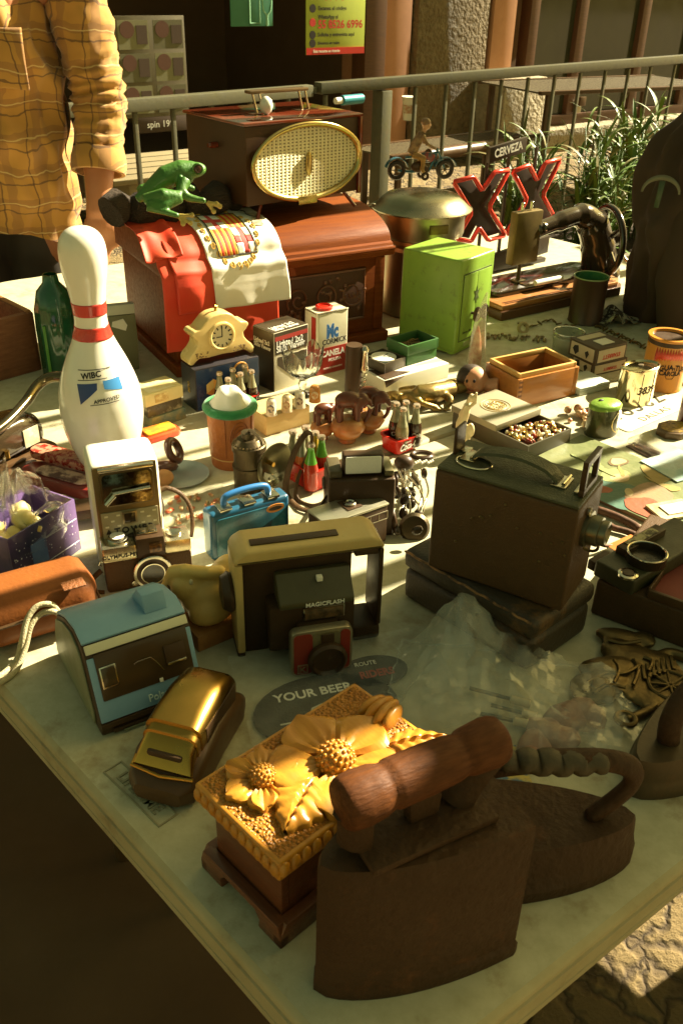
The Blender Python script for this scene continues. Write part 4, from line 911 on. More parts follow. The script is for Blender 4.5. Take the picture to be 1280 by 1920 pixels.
def crate(bx, lab, wall=.0028):
    r_ = thing('bottle_crate', lab, 'crate', bx); w_, d_, h_ = bx[2:]
    def ring(e, z): return [(x, y, z) for x, y in rr(-e, -e, w_+e, d_+e, .008+e, 4)]
    m_ = MB(); rings = [ring(-.004, 0), ring(-.0012, .003), ring(.001, h_*.9), ring(.0035, h_*.9+.001), ring(.0035, h_), ring(-wall+.001, h_), ring(-wall-.003, .004)]
    n = len(rings[0]); vs = [v for r__ in rings for v in r__]
    fs = [[q_*n+i, q_*n+(i+1) % n, (q_+1)*n+(i+1) % n, (q_+1)*n+i] for q_ in range(len(rings)-1) for i in range(n)]+[list(range(n)), [(len(rings)-1)*n+i for i in range(n)]]
    m_.add(vs, fs).build('tray', red, r_, ang=35); return r_, w_, d_, h_
G1 = 'toy soda bottles in red crates'
r1, w1, d1, h1 = crate(Box((702, 845), (744, 857), (796, 848), 828), 'red plastic crate lettered Coca-Cola with four cola bottles in it')
txt('Coca-Cola', .0155, pl((w1+.0025, d1*.58, h1*.52), (0, 1, .05), UZ), inkw, r1, shear=.35, bold=.015, sx=.8)
txt('DRINK', .0045, pl((w1+.0025, d1*.42, h1*.78), RY, UZ), inkw, r1)
txt('Coke', .006, pl((w1+.0025, d1*.78, h1*.27), RY, UZ), inkw, r1, shear=.3, bold=.02)
def bh(r__, w_, d_, ty): return hgt(r__.matrix_basis @ Vector((w_/2, d_/2, .006)), ty)
def inpos(r__, px, py_top, h): return P(px, py_top, r__.location.z+.006+h)
BH = bh(r1, w1, d1, 757)
dk = botm[0]; ck = mat('cola_light', (.30, .26, .13), .08, c2=(.08, .05, .02), sc=40)
for px, py, lq, lb, wd in ((743, 754, dk, 'dark cola bottle at the left of the Coca-Cola crate', 'Coca'), (761, 751, ck, 'cola bottle standing behind the others in the Coca-Cola crate', ''), (756, 764, ck, 'paler bottle lettered Coke at the front of the Coca-Cola crate', 'Coke'), (781, 757, dk, 'dark cola bottle at the right of the Coca-Cola crate', 'Cola')):
    q = inpos(r1, px, py, BH); q.z = r1.location.z+.006
    b_ = bottle(q, BH, lq, neckm, lb, G1)
    if wd:
        kk = BH/60*9.05; b_.rotation_euler.z = 0
        a0 = -math.pi/2+.25
        txt(wd, .0105, None, inkw, b_, bold=.03, warp=lambda v: Vector((kk*math.cos(a0+v.x/kk), kk*math.sin(a0+v.x/kk), v.y+BH*.30)), ext=.0002, sx=.85)
r2, w2_, d2, h2 = crate(Box((534, 897), (585, 927), (630, 908), 886), 'plain red plastic crate of mixed coloured soda bottles behind the flash camera'); BH = bh(r2, w2_, d2, 812)
for px, py, lq, nk, lb in ((549, 806, dk, neckm, 'dark cola bottle at the left of the mixed crate'), (566, 815, botm[1], neckm, 'orange soda bottle next to the dark one in the mixed crate'), (573, 798, dk, neckm, 'cola bottle at the back of the mixed crate'), (583, 830, botm[4], botm[2], 'red bottle with green shoulders at the front of the mixed crate'), (591, 808, botm[3], botm[3], 'amber yellow soda bottle in the mixed crate'), (603, 816, botm[4], botm[2], 'red bottle with green shoulders at the right of the mixed crate')):
    q = inpos(r2, px, py, BH); q.z = r2.location.z+.006; bottle(q, BH, lq, nk, lb, G1)
r3, w3, d3, h3 = crate(Box((395, 775), (425, 790), (490, 772), 757), 'red plastic crate of cola bottles half hidden by the leather dice cup'); BH = bh(r3, w3, d3, 695)
for px, py, lb in ((411, 697, 'leftmost cola bottle in the crate behind the leather dice cup'), (427, 708, 'short-looking front cola bottle in the crate behind the leather cup'), (436, 690, 'tall back cola bottle, second row of the crate behind the leather cup'), (450, 698, 'middle cola bottle in the crate behind the leather cup'), (458, 683, 'furthest cola bottle in the crate behind the leather cup'), (471, 693, 'rightmost cola bottle in the crate behind the leather cup')):
    q = inpos(r3, px, py, BH); q.z = r3.location.z+.006; bottle(q, BH, dk, neckm, lb, G1)
# ---- leather dice cup
loc, rad, h_ = Rd(437, 886, 90, 778)
r_ = T('dice_cup', 'orange tooled leather cup with a green rolled rim holding white cloth', 'cup', loc, R(-60))
olea = mat('orange_leather', (.40, .135, .03), .45, c2=(.30, .085, .02), sc=20, bump=.5, bs=130, vor=1, bd=.0015)
MB().lathe([(rad*.88, 0), (rad*.9, .004), (rad*.92, h_*.16), (rad*.90, h_*.17), (rad*.94, h_*.19), (rad*1.0, h_*.95), (rad*.9, h_*.96), (rad*.85, h_*.6)], 40).build('cup', olea, r_)
def oncup(x, z, e=.0008): a = x/rad; f = .94+.06*z/h_; return Vector(((rad*f+e)*math.cos(a), (rad*f+e)*math.sin(a), z))
m_ = MB()
for s_ in (.012, .017, .022): m_.tube([oncup(s_*math.cos(i/24*6.283)*.75, h_*.55+s_*1.35*math.sin(i/24*6.283)) for i in range(24)], .0011, 5, True)
for dx in (-.024, .024): m_.tube([oncup(dx, h_*(.24+.66*i/10)) for i in range(11)], .0009, 5)
m_.build('tooling', mat('tooled', (.26, .075, .018), .5), r_)
MB().lathe([(rad*.93, h_*.165), (rad*.945, h_*.18), (rad*.93, h_*.195)], 40).build('stitch_band', mat('stitch', (.5, .3, .1), .6), r_)
felt = mat('green_felt', (.02, .20, .06), .9, c2=(.015, .15, .04), sc=60, bump=.6, bs=300, sheen=.3)
MB().torus((0, 0, h_*.98), rad*.97, .0075, seg=40, seg2=12).build('rim', felt, r_, ang=180)
lc = T('white_cloth', 'crumpled white cloth bundle sitting in the green-rimmed cup', 'cloth', loc+Vector((0, 0, h_*.98)), 0)
def clo(u, v):
    a = u*2*math.pi; rr_ = rad*.84*math.sin(v*math.pi/2); z = .036*math.cos(v*math.pi/2)
    n_ = 1+.22*noise.noise((math.cos(a)*1.6, math.sin(a)*1.6, v*3)); return (rr_*math.cos(a)*n_*.98, rr_*math.sin(a)*n_*.98, z*(1+.35*noise.noise((math.cos(a)*2*v, math.sin(a)*2*v, 5)))-.004)
MB().grid(clo, 40, 16).build('bundle', mat('white_cloth', (.74, .72, .62), .9, c2=(.68, .65, .52), bump=.4, bs=70), lc, ang=180)
# ---- carbide lamp
loc, rad, h_ = Rd(470, 930, 62, 832)
lampm = mat('lamp_metal', (.10, .075, .035), .42, .7, c2=(.06, .04, .02), sc=18, bump=.4, bs=80, dirt=.5)
r_ = T('carbide_lamp', 'old brown metal miner lamp with a round dished reflector', 'lamp', loc, R(-52))
MB().lathe([(rad, 0), (rad, h_*.42), (rad*1.06, h_*.43), (rad*1.06, h_*.47), (rad*.96, h_*.48), (rad*.96, h_*.76), (rad*1.06, h_*.77), (rad*1.06, h_*.86), (rad*.7, h_*.97), (rad*.45, h_*.98), (rad*.45, h_*1.08), (.001, h_*1.09)], 32).build('body', lampm, r_, ang=30)
m_ = MB()
for i in range(28):
    a = i*6.283/28; m_.box((rad*.72, -.0012, h_*.865), (rad*1.0, .0012, h_*.9), .0004, M=Matrix.Rotation(a, 4, 'Z'))
o_ = m_.build('knurled_ring', brassd, r_)
MB().tube(spline([(.0, .0, h_*1.07), (rad*.3, 0, h_*1.13), (rad*1.2, 0, h_*1.10), (rad*1.5, 0, h_*.98)], 5), .0022, 6).build('lever', lampm, r_)
rx_ = Matrix.Translation((rad*1.12, .012, h_*.62)) @ Matrix.Rotation(R(90), 4, 'Y') @ Matrix.Rotation(R(-12), 4, 'X')
RR = 43/ppm(loc)
MB().lathe([(.006, -.004), (.010, .0), (RR*.55, .007), (RR*.96, .016), (RR, .018), (RR*.97, .0185), (RR*.55, .0085), (.008, .003), (.001, .003)], 40, M=rx_).build('reflector', mat('reflector_metal', (.26, .24, .13), .32, .9, c2=(.16, .14, .07), sc=14, dirt=.4), r_)
MB().cyl((0, 0, .003), (0, 0, .016), .0035).build('burner', brass, r_).matrix_local = rx_
MB().tube([(.018, .0, .012), (.022, 0, .022), (.029, 0, .012)], .0016, 6).build('striker', chrome, r_).matrix_local = rx_
# ---- flash camera with strap
flc = Box((600, 1000), (612, 1008), (738, 1000), 905)
loc, yaw, w_ = Fr((614, 1010), (736, 1004)); h_ = hgt(loc, 903)
r_ = T('flash_camera', 'black camera with a raised white flash panel and a looped neck strap', 'camera', loc, yaw)
MB().box((0, 0, 0), (w_, .06, h_), .004, 3).build('body', black, r_)
MB().box((w_*.22, .012, h_+.0002), (w_*.83, .03, h_+.032), .004, 3).build('flash_housing', black, r_)
fl_ = MB().prism(rr(w_*.26, h_+.005, w_*.79, h_+.030, .002), .010, .0118).build('flash_panel', mat('flash_white', (.80, .79, .70), .3, c2=(.72, .70, .6), sc=30), r_)
MB().box((w_*.02, .006, h_+.0002), (w_*.21, .05, h_+.012), .003).build('winder', mat('worn_black', (.09, .075, .035), .4, c2=(.05, .035, .018), sc=30), r_)
MB().box((w_*.84, .006, h_+.0002), (w_*.98, .05, h_+.010), .003).build('counter', mat('olive_metal', (.22, .19, .10), .35, .6), r_)
MB().torus((-.004, .02, h_*.86), .007, .0022, (1, 0, 0)).build('strap_lug', black, r_)
MB().torus((w_+.004, .02, h_*.86), .007, .0022, (1, 0, 0)).build('strap_lug', black, r_)
pth = [local(r_, P(px, py, TZ+z)) for px, py, z in ((612, 930, .06), (590, 955, .012), (560, 952, .004), (537, 925, .006), (540, 885, .04), (556, 840, .075), (575, 812, .095), (585, 822, .09), (572, 862, .05), (558, 900, .02), (556, 935, .004), (585, 950, .004), (616, 940, .05))]
MB().tube(spline(pth, 7), .0046, 8, flat=.35).build('strap', leather_b, r_, ang=180)
# ---- pocket cartridge camera
loc, yaw, w_ = Fr((612, 1040), (730, 1002)); 
zt = TZ+.062
a_, b_, c_ = P(585, 964, zt), P(612, 983, zt), P(728, 943, zt)
yaw = math.atan2(c_.y-b_.y, c_.x-b_.x); w_ = (c_-b_).length; d_ = .045
r_ = T('pocket_camera', 'silver-topped pocket camera lying on its back with its lens facing up', 'camera', (b_.x, b_.y, TZ), yaw)
MB().box((0, 0, 0), (w_, d_, .0585), .003).build('body', black, r_)
MB().box((-.0008, -.0008, .0588), (w_+.0008, d_+.0008, .062), .0012).build('front_plate', mat('brushed_silver', (.56, .53, .38), .34, .85, c2=(.46, .43, .3), sc=20, stretch=(2, 20, 2)), r_)
MB().box((w_*.42, d_*.25, .0622), (w_*.66, d_*.85, .0635), .001).build('lens_mount', black, r_)
lz = MB().lathe([(.0085, 0), (.0085, .002), (.0065, .003), (.005, .001), (.0005, .001)], 26, M=Matrix.Translation((w_*.54, d_*.55, .0636))).build('lens', chrome, r_)
MB().lathe([(.005, .0012), (.0005, .0022)], 20, M=Matrix.Translation((w_*.54, d_*.55, .0636))).build('lens_glass', ink, lz)
m_ = MB(); 
for z in (.050, .038): m_.box((w_*.02, -.0012, z), (w_*.99, -.0002, z+.0009), 0)
m_.build('trim_line', silver, r_)
m_ = MB()
for x in (.70, .84, .985): m_.box((w_*x, -.0012, .039), (w_*x+.0009, -.0002, .0499), 0)
m_.build('trim_post', silver, r_)
# ---- tangle of dark charms
q = P(770, 985); r_ = T('charm_tangle', 'tangle of black beads, chains and charms beside the reflex camera', 'charms', q, 0)
rnd = random.Random(5); m_ = MB(); m2 = MB(); m3_ = MB()
def lpt(px, py, z): return local(r_, P(px, py, TZ+z))
m_.ell(lpt(757, 868, .03), (.016, .013, .013), seg=14); m_.tube([lpt(790, 860, .03)+Vector((.016*math.cos(i*.5236), .011*math.sin(i*.5236), .006)) for i in range(12)], .004, 8, True)
for i in range(9): m2.ell(lpt(778+4*i, 868-2*(i % 3), .042), .0022, seg=8)
m_.build('handle_end', black, r_); m2.build('pearl_studs', white, r_)
m_ = MB()
for j in range(7):
    x0, x1 = rnd.uniform(745, 790), rnd.uniform(745, 795)
    m_.tube(spline([lpt(x0, 880, rnd.uniform(.01, .05)), lpt((x0+x1)/2+rnd.uniform(-15, 15), 920, rnd.uniform(.01, .05)), lpt(x1, 960, rnd.uniform(.005, .03)), lpt(x0, 990, .006)], 6), .0016, 6)
m_.build('chains', chrome, r_, ang=180)
m_ = MB()
for j in range(26): m_.ell(lpt(rnd.uniform(742, 796), rnd.uniform(885, 1000), rnd.uniform(.008, .035)), (rnd.uniform(.004, .010), rnd.uniform(.003, .007), rnd.uniform(.004, .009)), (rnd.uniform(0, 3), rnd.uniform(0, 3), 0), seg=10)
m_.build('beads', mat('jet_beads', (.03, .02, .01), .18, c2=(.06, .04, .02), sc=60), r_)
m_ = MB().torus(lpt(742, 915, .03), .012, .0032, (1, .3, .4)).torus(lpt(735, 970, .02), .016, .004, (1, .2, .2))
m_.build('rings', black, r_)
m_ = MB().lathe([(.001, 0), (.018, .002), (.022, .006), (.018, .011), (.001, .013)], 24, M=Matrix.Translation(lpt(776, 988, .012)) @ Matrix.Rotation(R(70), 4, 'X')); m_.build('disc', lampm, r_)
# ---- yellow boxes, toy pack, knot
bx = Box((246, 745), (274, 765), (341, 742), 755, z=TZ+.045)
r_ = thing('cream_box', 'cream printed box, topmost of the small pile behind the bowling pin', 'box', bx); w_, d_, h_ = bx[2:]
cbox = mat('cream_print', (.68, .60, .32), .6, c2=(.60, .48, .20), sc=18)
MB().box((0, 0, 0), (w_, d_, .022), .001).build('box', cbox, r_)
MB().box((w_+.0002, d_*.25, .004), (w_+.001, d_*.6, .018), 0).build('label', mat('box_print', (.50, .34, .12), .6, c2=(.7, .6, .3), sc=80, con=.15), r_)
MB().box((w_*.2, d_*.15, .0222), (w_*.9, d_*.85, .0226), 0).build('top_label', mat('top_print', (.72, .66, .42), .6, c2=(.62, .5, .2), sc=30, con=.2), r_)
bx2 = (bx[0]-Vector((0, 0, .045))+Vector((.004, .006, 0)), bx[1]+.06)
r_ = T('tin_pile', 'low stack of worn printed tins under the cream box', 'tins', bx2[0], bx2[1])
MB().box((0, 0, 0), (w_, d_*.95, .021), .001).build('lower_tin', mat('teal_print', (.10, .16, .14), .35, c2=(.35, .28, .12), sc=30, con=.2), r_)
MB().box((.004, -.004, .0212), (w_-.004, d_*.9, .0445), .001).build('upper_tin', mat('dark_print', (.09, .07, .04), .35, c2=(.5, .45, .3), sc=26, con=.12), r_)
bx = Box((255, 822), (275, 836), (345, 815), 826)
r_ = thing('toy_packet', 'red and yellow flat toy packet beside the bowling pin', 'packet', bx); w_, d_, h_ = bx[2:]
MB().prism(rr(0, 0, w_, d_, .012), 0, .010, .003, axis='z').build('packet', mat('red_packet', (.55, .03, .015), .25, c2=(.62, .1, .03), sc=20, coat=.4), r_)
MB().prism(rr(-.002, .010, w_*.75, d_*.9, .004), .0102, .014, .001, axis='z').build('yellow_card', mat('yellow_card', (.72, .46, .03), .4, c2=(.7, .2, .03), sc=50, con=.12), r_)
q = P(338, 893); r_ = T('wooden_knot', 'dark carved wooden chain links on a pale dish', 'carving', q, R(30))
dkw = mat('dark_carved', (.10, .035, .014), .35, c2=(.06, .02, .01), sc=20, coat=.3)
MB().torus((.0, .02, .036), .016, .0065, (.6, -.5, .4)).build('link', dkw, r_, ang=180); MB().torus((-.022, .010, .018), .016, .007, (.1, .3, .9)).build('link', dkw, r_, ang=180)
MB().torus((-.045, -.002, .014), .017, .007, (.5, .5, .4)).build('link', dkw, r_, ang=180)
MB().lathe([(.001, 0), (.04, .002), (.046, .005), (.04, .003), (.001, .002)], 30).build('dish', mat('pale_dish', (.30, .36, .34), .2), r_)
MB().ell((-.035, -.02, .015), (.018, .012, .014)).build('knob', mat('light_knob', (.42, .2, .07), .4), r_)
q = P(365, 965); r_ = T('jewellery_bag', 'flat clear bag of red and gold trinkets left of the blue tin', 'bag', q, R(20))
m_ = MB()
for i in range(42): m_.ell((rnd.uniform(-.04, .04), rnd.uniform(-.04, .05), .005), (rnd.uniform(.003, .008), rnd.uniform(.002, .005), .003), (0, 0, rnd.uniform(0, 3)), seg=8)
m_.build('trinkets', mat('trinkets', (.55, .42, .2), .3, .4, c2=(.5, .1, .04), sc=60, con=.15), r_)
MB().grid(lambda u, v: ((u-.5)*.11, (v-.5)*.12, .011+.003*noise.noise((u*6, v*6, 1))), 24, 24).build('bag', plastic_clear, r_, ang=180)
# ---- left edge : press, glasses case, space tin, crate, bottle, pouch
bx = Box((-110, 905), (-30, 935), (128, 850), 905)
r_ = T('notary_press', 'black lever press with a curved steel handle and a small white label', 'press', P(10, 905), math.atan2(P(125, 845).y-P(10, 905).y, P(125, 845).x-P(10, 905).x))
L2 = (P(125, 845)-P(10, 905)).length
MB().prism([(x-.06, y+.0) for x, y in rr(0, 0, L2+.06, .09, .03, 6)], 0, .010, .003, axis='z').build('base_plate', blackm, r_)
MB().prism([(x-.05, y+.012) for x, y in rr(0, 0, L2+.03, .066, .026, 6)], .0105, .018, .002, axis='z').build('step', blackm, r_)
loft([(-.06, rr(.016, .0185, .074, .075, .012)), (L2*.5, rr(.014, .0185, .076, .080, .018)), (L2-.045, rr(.014, .0185, .076, .078, .022)), (L2-.026, rr(.018, .0185, .072, .068, .022)), (L2-.018, rr(.026, .0185, .064, .05, .015))], 0, '').build('housing', mat('gloss_black_enamel', (.035, .022, .011), .12, c2=(.05, .034, .016), sc=12, coat=.6), r_, ang=60)
MB().box((L2*.46, .0118, .030), (L2*.46+.030, .0135, .060), .0005).build('label', mat('sticker', (.72, .68, .5), .6, c2=(.55, .48, .3), sc=60, con=.15), r_)
hp = [local(r_, P(px, py, TZ+z)) for px, py, z in ((-40, 830, .085), (10, 795, .09), (48, 755, .10), (72, 722, .112), (95, 708, .118), (120, 706, .118))]
MB().tube(spline(hp, 7), [.0075+.0015*i/36 for i in range(36)], 12).build('handle', mat('dark_steel', (.16, .13, .07), .2, .9, c2=(.1, .08, .04), sc=20), r_, ang=180)
for x in (.0, .022): MB().cyl((x, .0115, .030), (x, .0115, .042), .004).build('bolt', brass, r_)
bx = Box((15, 905), (30, 925), (178, 948), 900)
r_ = T('glasses_case', 'red spotted glasses case lying open behind the ivory box camera', 'case', P(30, 905), math.atan2(P(175, 945).y-P(30, 905).y, P(175, 945).x-P(30, 905).x))
lr = (P(175, 945)-P(30, 905)).length
MB().prism(rr(0, 0, lr, .05, .022, 6), .0, .020, .006, axis='z').build('lower_shell', mat('dark_red', (.20, .02, .012), .35, c2=(.14, .014, .01), sc=20), r_)
MB().prism(rr(-.01, .042, lr-.01, .075, .014, 6), .0205, .036, .006, axis='z').build('lid', mat('spotted_red', (.26, .02, .012), .3, c2=(.45, .2, .12), sc=120, con=.04), r_)
MB().prism(rr(.03, .008, lr-.02, .036, .012, 6), .0205, .0235, .001, axis='z').build('card', mat('pink_card', (.55, .36, .25), .6, c2=(.10, .04, .03), sc=50, con=.15), r_)
q = P(160, 985); r_ = T('black_stand', 'small black bracket half hidden behind the ivory box camera', 'bracket', q, R(20))
MB().box((-.02, -.006, .012), (.05, .03, .028), .003).build('block', black, r_)
MB().tube(spline([(-.02, 0, .014), (-.028, -.002, .01), (-.024, -.006, .002)], 4), .003, 8).build('foot', black, r_)
bx = Box((-50, 1075), (34, 1111), (151, 1028), 1013)
r_ = thing('space_tin', 'open square tin with a purple and navy starry pattern, full of plastic bags', 'tin', bx); w_, d_, h_ = bx[2:]
spc = mat('space_print', (.022, .024, .075), .35, c2=(.16, .09, .24), sc=7, con=.3, coat=.3)
m_ = MB().box((w_-.0025, 0, 0), (w_, d_, h_), .0008).box((0, 0, 0), (w_-.0026, .0025, h_), .0008).box((0, .0026, 0), (.0025, d_, h_), .0008).box((.0026, d_-.0025, 0), (w_-.0026, d_, h_), .0008)
m_.build('walls', spc, r_); MB().box((.003, .003, .001), (w_-.003, d_-.003, .004), 0).build('bottom', black, r_)
m_ = MB()
for i in range(70): y, z = rnd.uniform(.004, d_-.004), rnd.uniform(.004, h_-.004); s_ = rnd.uniform(.0004, .0012); m_.ell((w_, y, z), (.0004, s_, s_), seg=6)
o_ = m_.build('stars', mat('star_white', (.7, .68, .75), .5), r_); o_['kind'] = 'stuff'
MB().box((w_+.0002, d_*.28, h_*.22), (w_+.0008, d_*.50, h_*.66), 0).build('print_panel', mat('print_blue', (.06, .12, .30), .4, c2=(.12, .2, .4), sc=60), r_)
for z0, z1 in ((.18, .30), (.62, .74)): MB().add([(w_+.0003, d_*.3, h_*z0), (w_+.0003, d_*.98, h_*z0), (w_+.0003, d_*.98, h_*(z0+.02)), (w_+.0003, d_*.3, h_*(z0+.02))], [[0, 1, 2, 3]]).build('print_line', mat('print_line', (.5, .5, .6), .5), r_, solid=.0003)
MB().box((w_-.012, d_*.62, h_+.0002), (w_-.001, d_*.78, h_+.003), .0008).build('clip', chrome, r_)
q = r_.location+Vector((math.cos(r_.rotation_euler.z), math.sin(r_.rotation_euler.z), 0))*w_*.6
tc_ = T('bag_of_toys', 'clear plastic bag of yellow toys bulging from the starry tin', 'bag', r_.location, r_.rotation_euler.z)
m_ = MB()
for i in range(14): m_.ell((w_*.55+rnd.uniform(-.04, .03), d_*.4+rnd.uniform(-.05, .03), h_*.72+rnd.uniform(-.01, .02)), (rnd.uniform(.008, .018), rnd.uniform(.008, .016), rnd.uniform(.008, .014)), (rnd.uniform(0, 3), 0, 0), seg=12)
m_.build('toys', mat('yellow_toy', (.70, .48, .06), .4, c2=(.74, .64, .36), sc=16), tc_)
def bagf(u, v):
    a = u*2*math.pi; k_ = math.sin(v*math.pi/2); n_ = noise.noise((math.cos(a)*2, math.sin(a)*2, v*4))
    return (w_*.52+.055*k_*math.cos(a)*(1+.4*n_), d_*.45+.075*k_*math.sin(a)*(1+.3*n_), h_*.62+.075*(1-v)*(1+.8*n_))
MB().grid(bagf, 48, 16).build('bag', plastic_clear, tc_, ang=180)
bx = Box((-70, 728), (82, 690), (60, 610), 583)
A_, B_ = P(-70, 735), P(80, 693); yw = math.atan2(B_.y-A_.y, B_.x-A_.x); w_ = (B_-A_).length; h_ = hgt(B_, 585); d_ = .34
oldw = mat('old_crate_wood', (.22, .085, .03), .65, c2=(.12, .04, .015), sc=12, stretch=(2, 10, 12), bump=.6, bs=50, dirt=.4)
r_ = T('wooden_crate', 'worn reddish wooden crate at the left edge of the table', 'crate', A_, yw)
m_ = MB().box((0, 0, 0), (w_, .014, h_), .003).box((w_-.014, .0141, .0), (w_, d_, h_*1.01), .003).box((0, .0141, 0), (.014, d_, h_), .003).box((.0141, d_-.014, 0), (w_-.0141, d_, h_), .003)
m_.build('sides', oldw, r_); MB().box((.0145, .0145, .002), (w_-.0145, d_-.0145, .012), 0).build('bottom', oldw, r_)
MB().tube([(w_-.007, .004+d_*i/12, h_*1.01) for i in range(13)], .0045, 8, flat=1.2).build('worn_edge', mat('bare_wood', (.40, .20, .07), .6, c2=(.26, .11, .035), sc=20), r_)
loc, rad, h_ = Rd(122, 712, 78, 525)
r_ = T('glass_jug', 'dark green ribbed glass bottle behind the bowling pin', 'bottle', loc, 0)
ggl = mat('green_glass', (.015, .085, .035), .08, c2=(.01, .05, .02), sc=14, spec=.8)
m_ = MB(); seg = 48; pr = [(.75, 0), (.98, .02), (1.0, .5), (.96, .68), (.75, .84), (.40, .92), (.34, 1.0), (.30, 1.0)]
vs = [(rad*a*(1+(.03*math.cos(i*2*math.pi/seg*12) if z < .8 else 0))*math.cos(i*2*math.pi/seg), rad*a*(1+(.03*math.cos(i*2*math.pi/seg*12) if z < .8 else 0))*math.sin(i*2*math.pi/seg), z*h_) for a, z in pr for i in range(seg)]
m_.add(vs, [[k_*seg+i, k_*seg+(i+1) % seg, (k_+1)*seg+(i+1) % seg, (k_+1)*seg+i] for k_ in range(len(pr)-1) for i in range(seg)]+[list(range(seg))]); m_.build('bottle', ggl, r_, ang=60)
MB().tube([(rad*1.02*math.cos(-1.9), rad*1.02*math.sin(-1.9), h_*(.05+.5*i/8)) for i in range(9)], .003, 6).build('rib', mat('green_rib', (.10, .26, .05), .15), r_)
A_, B_ = P(196, 700), P(262, 692)
yw = math.atan2(B_.y-A_.y, B_.x-A_.x); w_ = (B_-A_).length; h_ = hgt(B_, 570)
r_ = T('paper_pouch', 'upright grey-green pouch with a white zip strip and a paper tag', 'pouch', A_, yw)
MB().prism([(0, 0), (w_, 0), (w_*1.04, h_*.5), (w_*1.03, h_*.85), (-.0, h_*.85)], 0, .02, .003).build('pouch', mat('olive_pouch', (.17, .16, .075), .5, c2=(.13, .12, .055), sc=14), r_)
MB().box((-.0, .002, h_*.851), (w_*1.03, .018, h_), .002).build('zip_strip', mat('strip_white', (.5, .48, .36), .5), r_)
MB().prism([(w_*.35, h_*.70), (w_*.72, h_*.62), (w_*.78, h_*.70), (w_*.68, h_*.80), (w_*.38, h_*.77)], -.002, -.0005).build('tag', paper, r_)
# ---- front plastic bags, patches, horse brass
q = P(630, 1305); r_ = T('patch_bag', 'flat clear bag holding a black skull patch lettered YOUR BEER', 'bag', q, R(17))
def lpf(px, py, z=0): return local(r_, P(px, py, TZ+z))
pb = mat('black_patch', (.075, .07, .05), .8, c2=(.05, .04, .028), sc=60, bump=.5, bs=400)
c_ = lpf(612, 1332); m_ = MB().prism([(c_.x+x, c_.y+y) for x, y in ellp(0, 0, .080, .054)], .002, .004, .0005, axis='z').build('patch', pb, r_)
c2_ = lpf(700, 1262); m2_ = MB().prism([(c2_.x+x, c2_.y+y) for x, y in ellp(0, 0, .040, .026)], .002, .004, .0005, axis='z').build('patch', pb, r_)
txt('YOUR BEER', .017, pl((c_.x-.008, c_.y+.026, .0045), RX, RY), inkw, r_, bold=.02)
txt('RIDERS', .016, pl((c2_.x+.002, c2_.y-.006, .0045), RX, RY), mat('faded_red', (.35, .07, .045), .7), r_, bold=.03, sx=.8)
txt('ROUTE', .009, pl((c2_.x-.006, c2_.y+.013, .0045), RX, RY), inkw, r_, sx=.9)
sk = mat('skull_thread', (.55, .53, .44), .7)
c3 = Vector((c_.x-.004, c_.y-.010, 0))
o_ = MB().prism([(c3.x+x, c3.y+y) for x, y in [(-.016, .004), (-.012, .013), (0, .017), (.012, .013), (.016, .004), (.011, -.004), (.009, -.014), (-.007, -.014), (-.011, -.004)]], .0042, .0048, axis='z').build('skull', sk, r_)
MB().prism([(c3.x-.007+x, c3.y+.001+y) for x, y in ellp(0, 0, .0035, .004, 10)], .0049, .0052, axis='z').prism([(c3.x+.007+x, c3.y+.001+y) for x, y in ellp(0, 0, .0035, .004, 10)], .0049, .0052, axis='z').build('skull_eyes', ink, o_)
MB().box((c3.x-.05, c3.y-.004, .0042), (c3.x-.02, c3.y-.002, .0046), 0, M=None).build('bone', sk, r_); MB().box((c3.x+.02, c3.y+.0, .0042), (c3.x+.05, c3.y+.002, .0046), 0).build('bone', sk, r_)
bagm = mat('crinkled_bag', (.62, .66, .60), .12, c2=(.7, .72, .66), sc=20, bump=.8, bs=30, bd=.01, alpha=.12, spec=1, coat=1)
MB().grid(lambda u, v: (-.105+.24*u, -.085+.17*v, .0065+.005*abs(noise.noise((u*5, v*5, 3)))+(.03*max(0, .12-u)*abs(math.sin(v*30)))), 50, 40).build('bag', bagm, r_, ang=180)
q = P(960, 1330); r_ = T('tool_bag', 'crumpled clear plastic bag with screwdrivers and brown stones inside', 'bag', q, R(-12))
bag2 = mat('crinkled_bag_b', (.80, .80, .68), .10, spec=.8, stretch=(4, 1, 1.5), coat=.8, an=(4, .16, .40))
def bg_(u, v):
    x, y = -.135+.27*u, -.075+.16*v
    hgt_ = .012+.030*math.exp(-((u-.35)/.35)**2-((v-.5)/.5)**2)+.062*math.exp(-((u-.24)/.13)**2-((v-.85)/.30)**2)
    cr = abs(noise.noise((u*9+v*3, v*5, 0)))*.016+abs(noise.noise((u*22, v*9, 4)))*.006
    e = min(u, 1-u, v, 1-v)*8
    return (x+.01*noise.noise((u*4, v*4, 9)), y+.02*noise.noise((u*3, v*3, 7)), (hgt_+cr)*min(1, .12+e))
def bgj(u, v):
    p = Vector(bg_(u, v)); j = Vector((noise.noise((u*31, v*27, 2)), noise.noise((u*29, v*31, 8)), noise.noise((u*33, v*35, 5))))
    return p+Vector((j.x*.006, j.y*.006, abs(j.z)*.009*min(1, 6*min(u, 1-u, v, 1-v)+.2)))
MB().grid(bgj, 36, 22).build('bag', bag2, r_, ang=0.5)
hem = mat('bag_hem', (.75, .76, .66), .1, spec=1, alpha=.2)
for ks in ([(0, i/24) for i in range(25)], [(i/24, 1) for i in range(25)], [(i/24, 0) for i in range(25)]):
    MB().tube([Vector(bgj(*k_))+Vector((0, 0, .0012)) for k_ in ks], .0009, 5).build('fold', hem, r_)
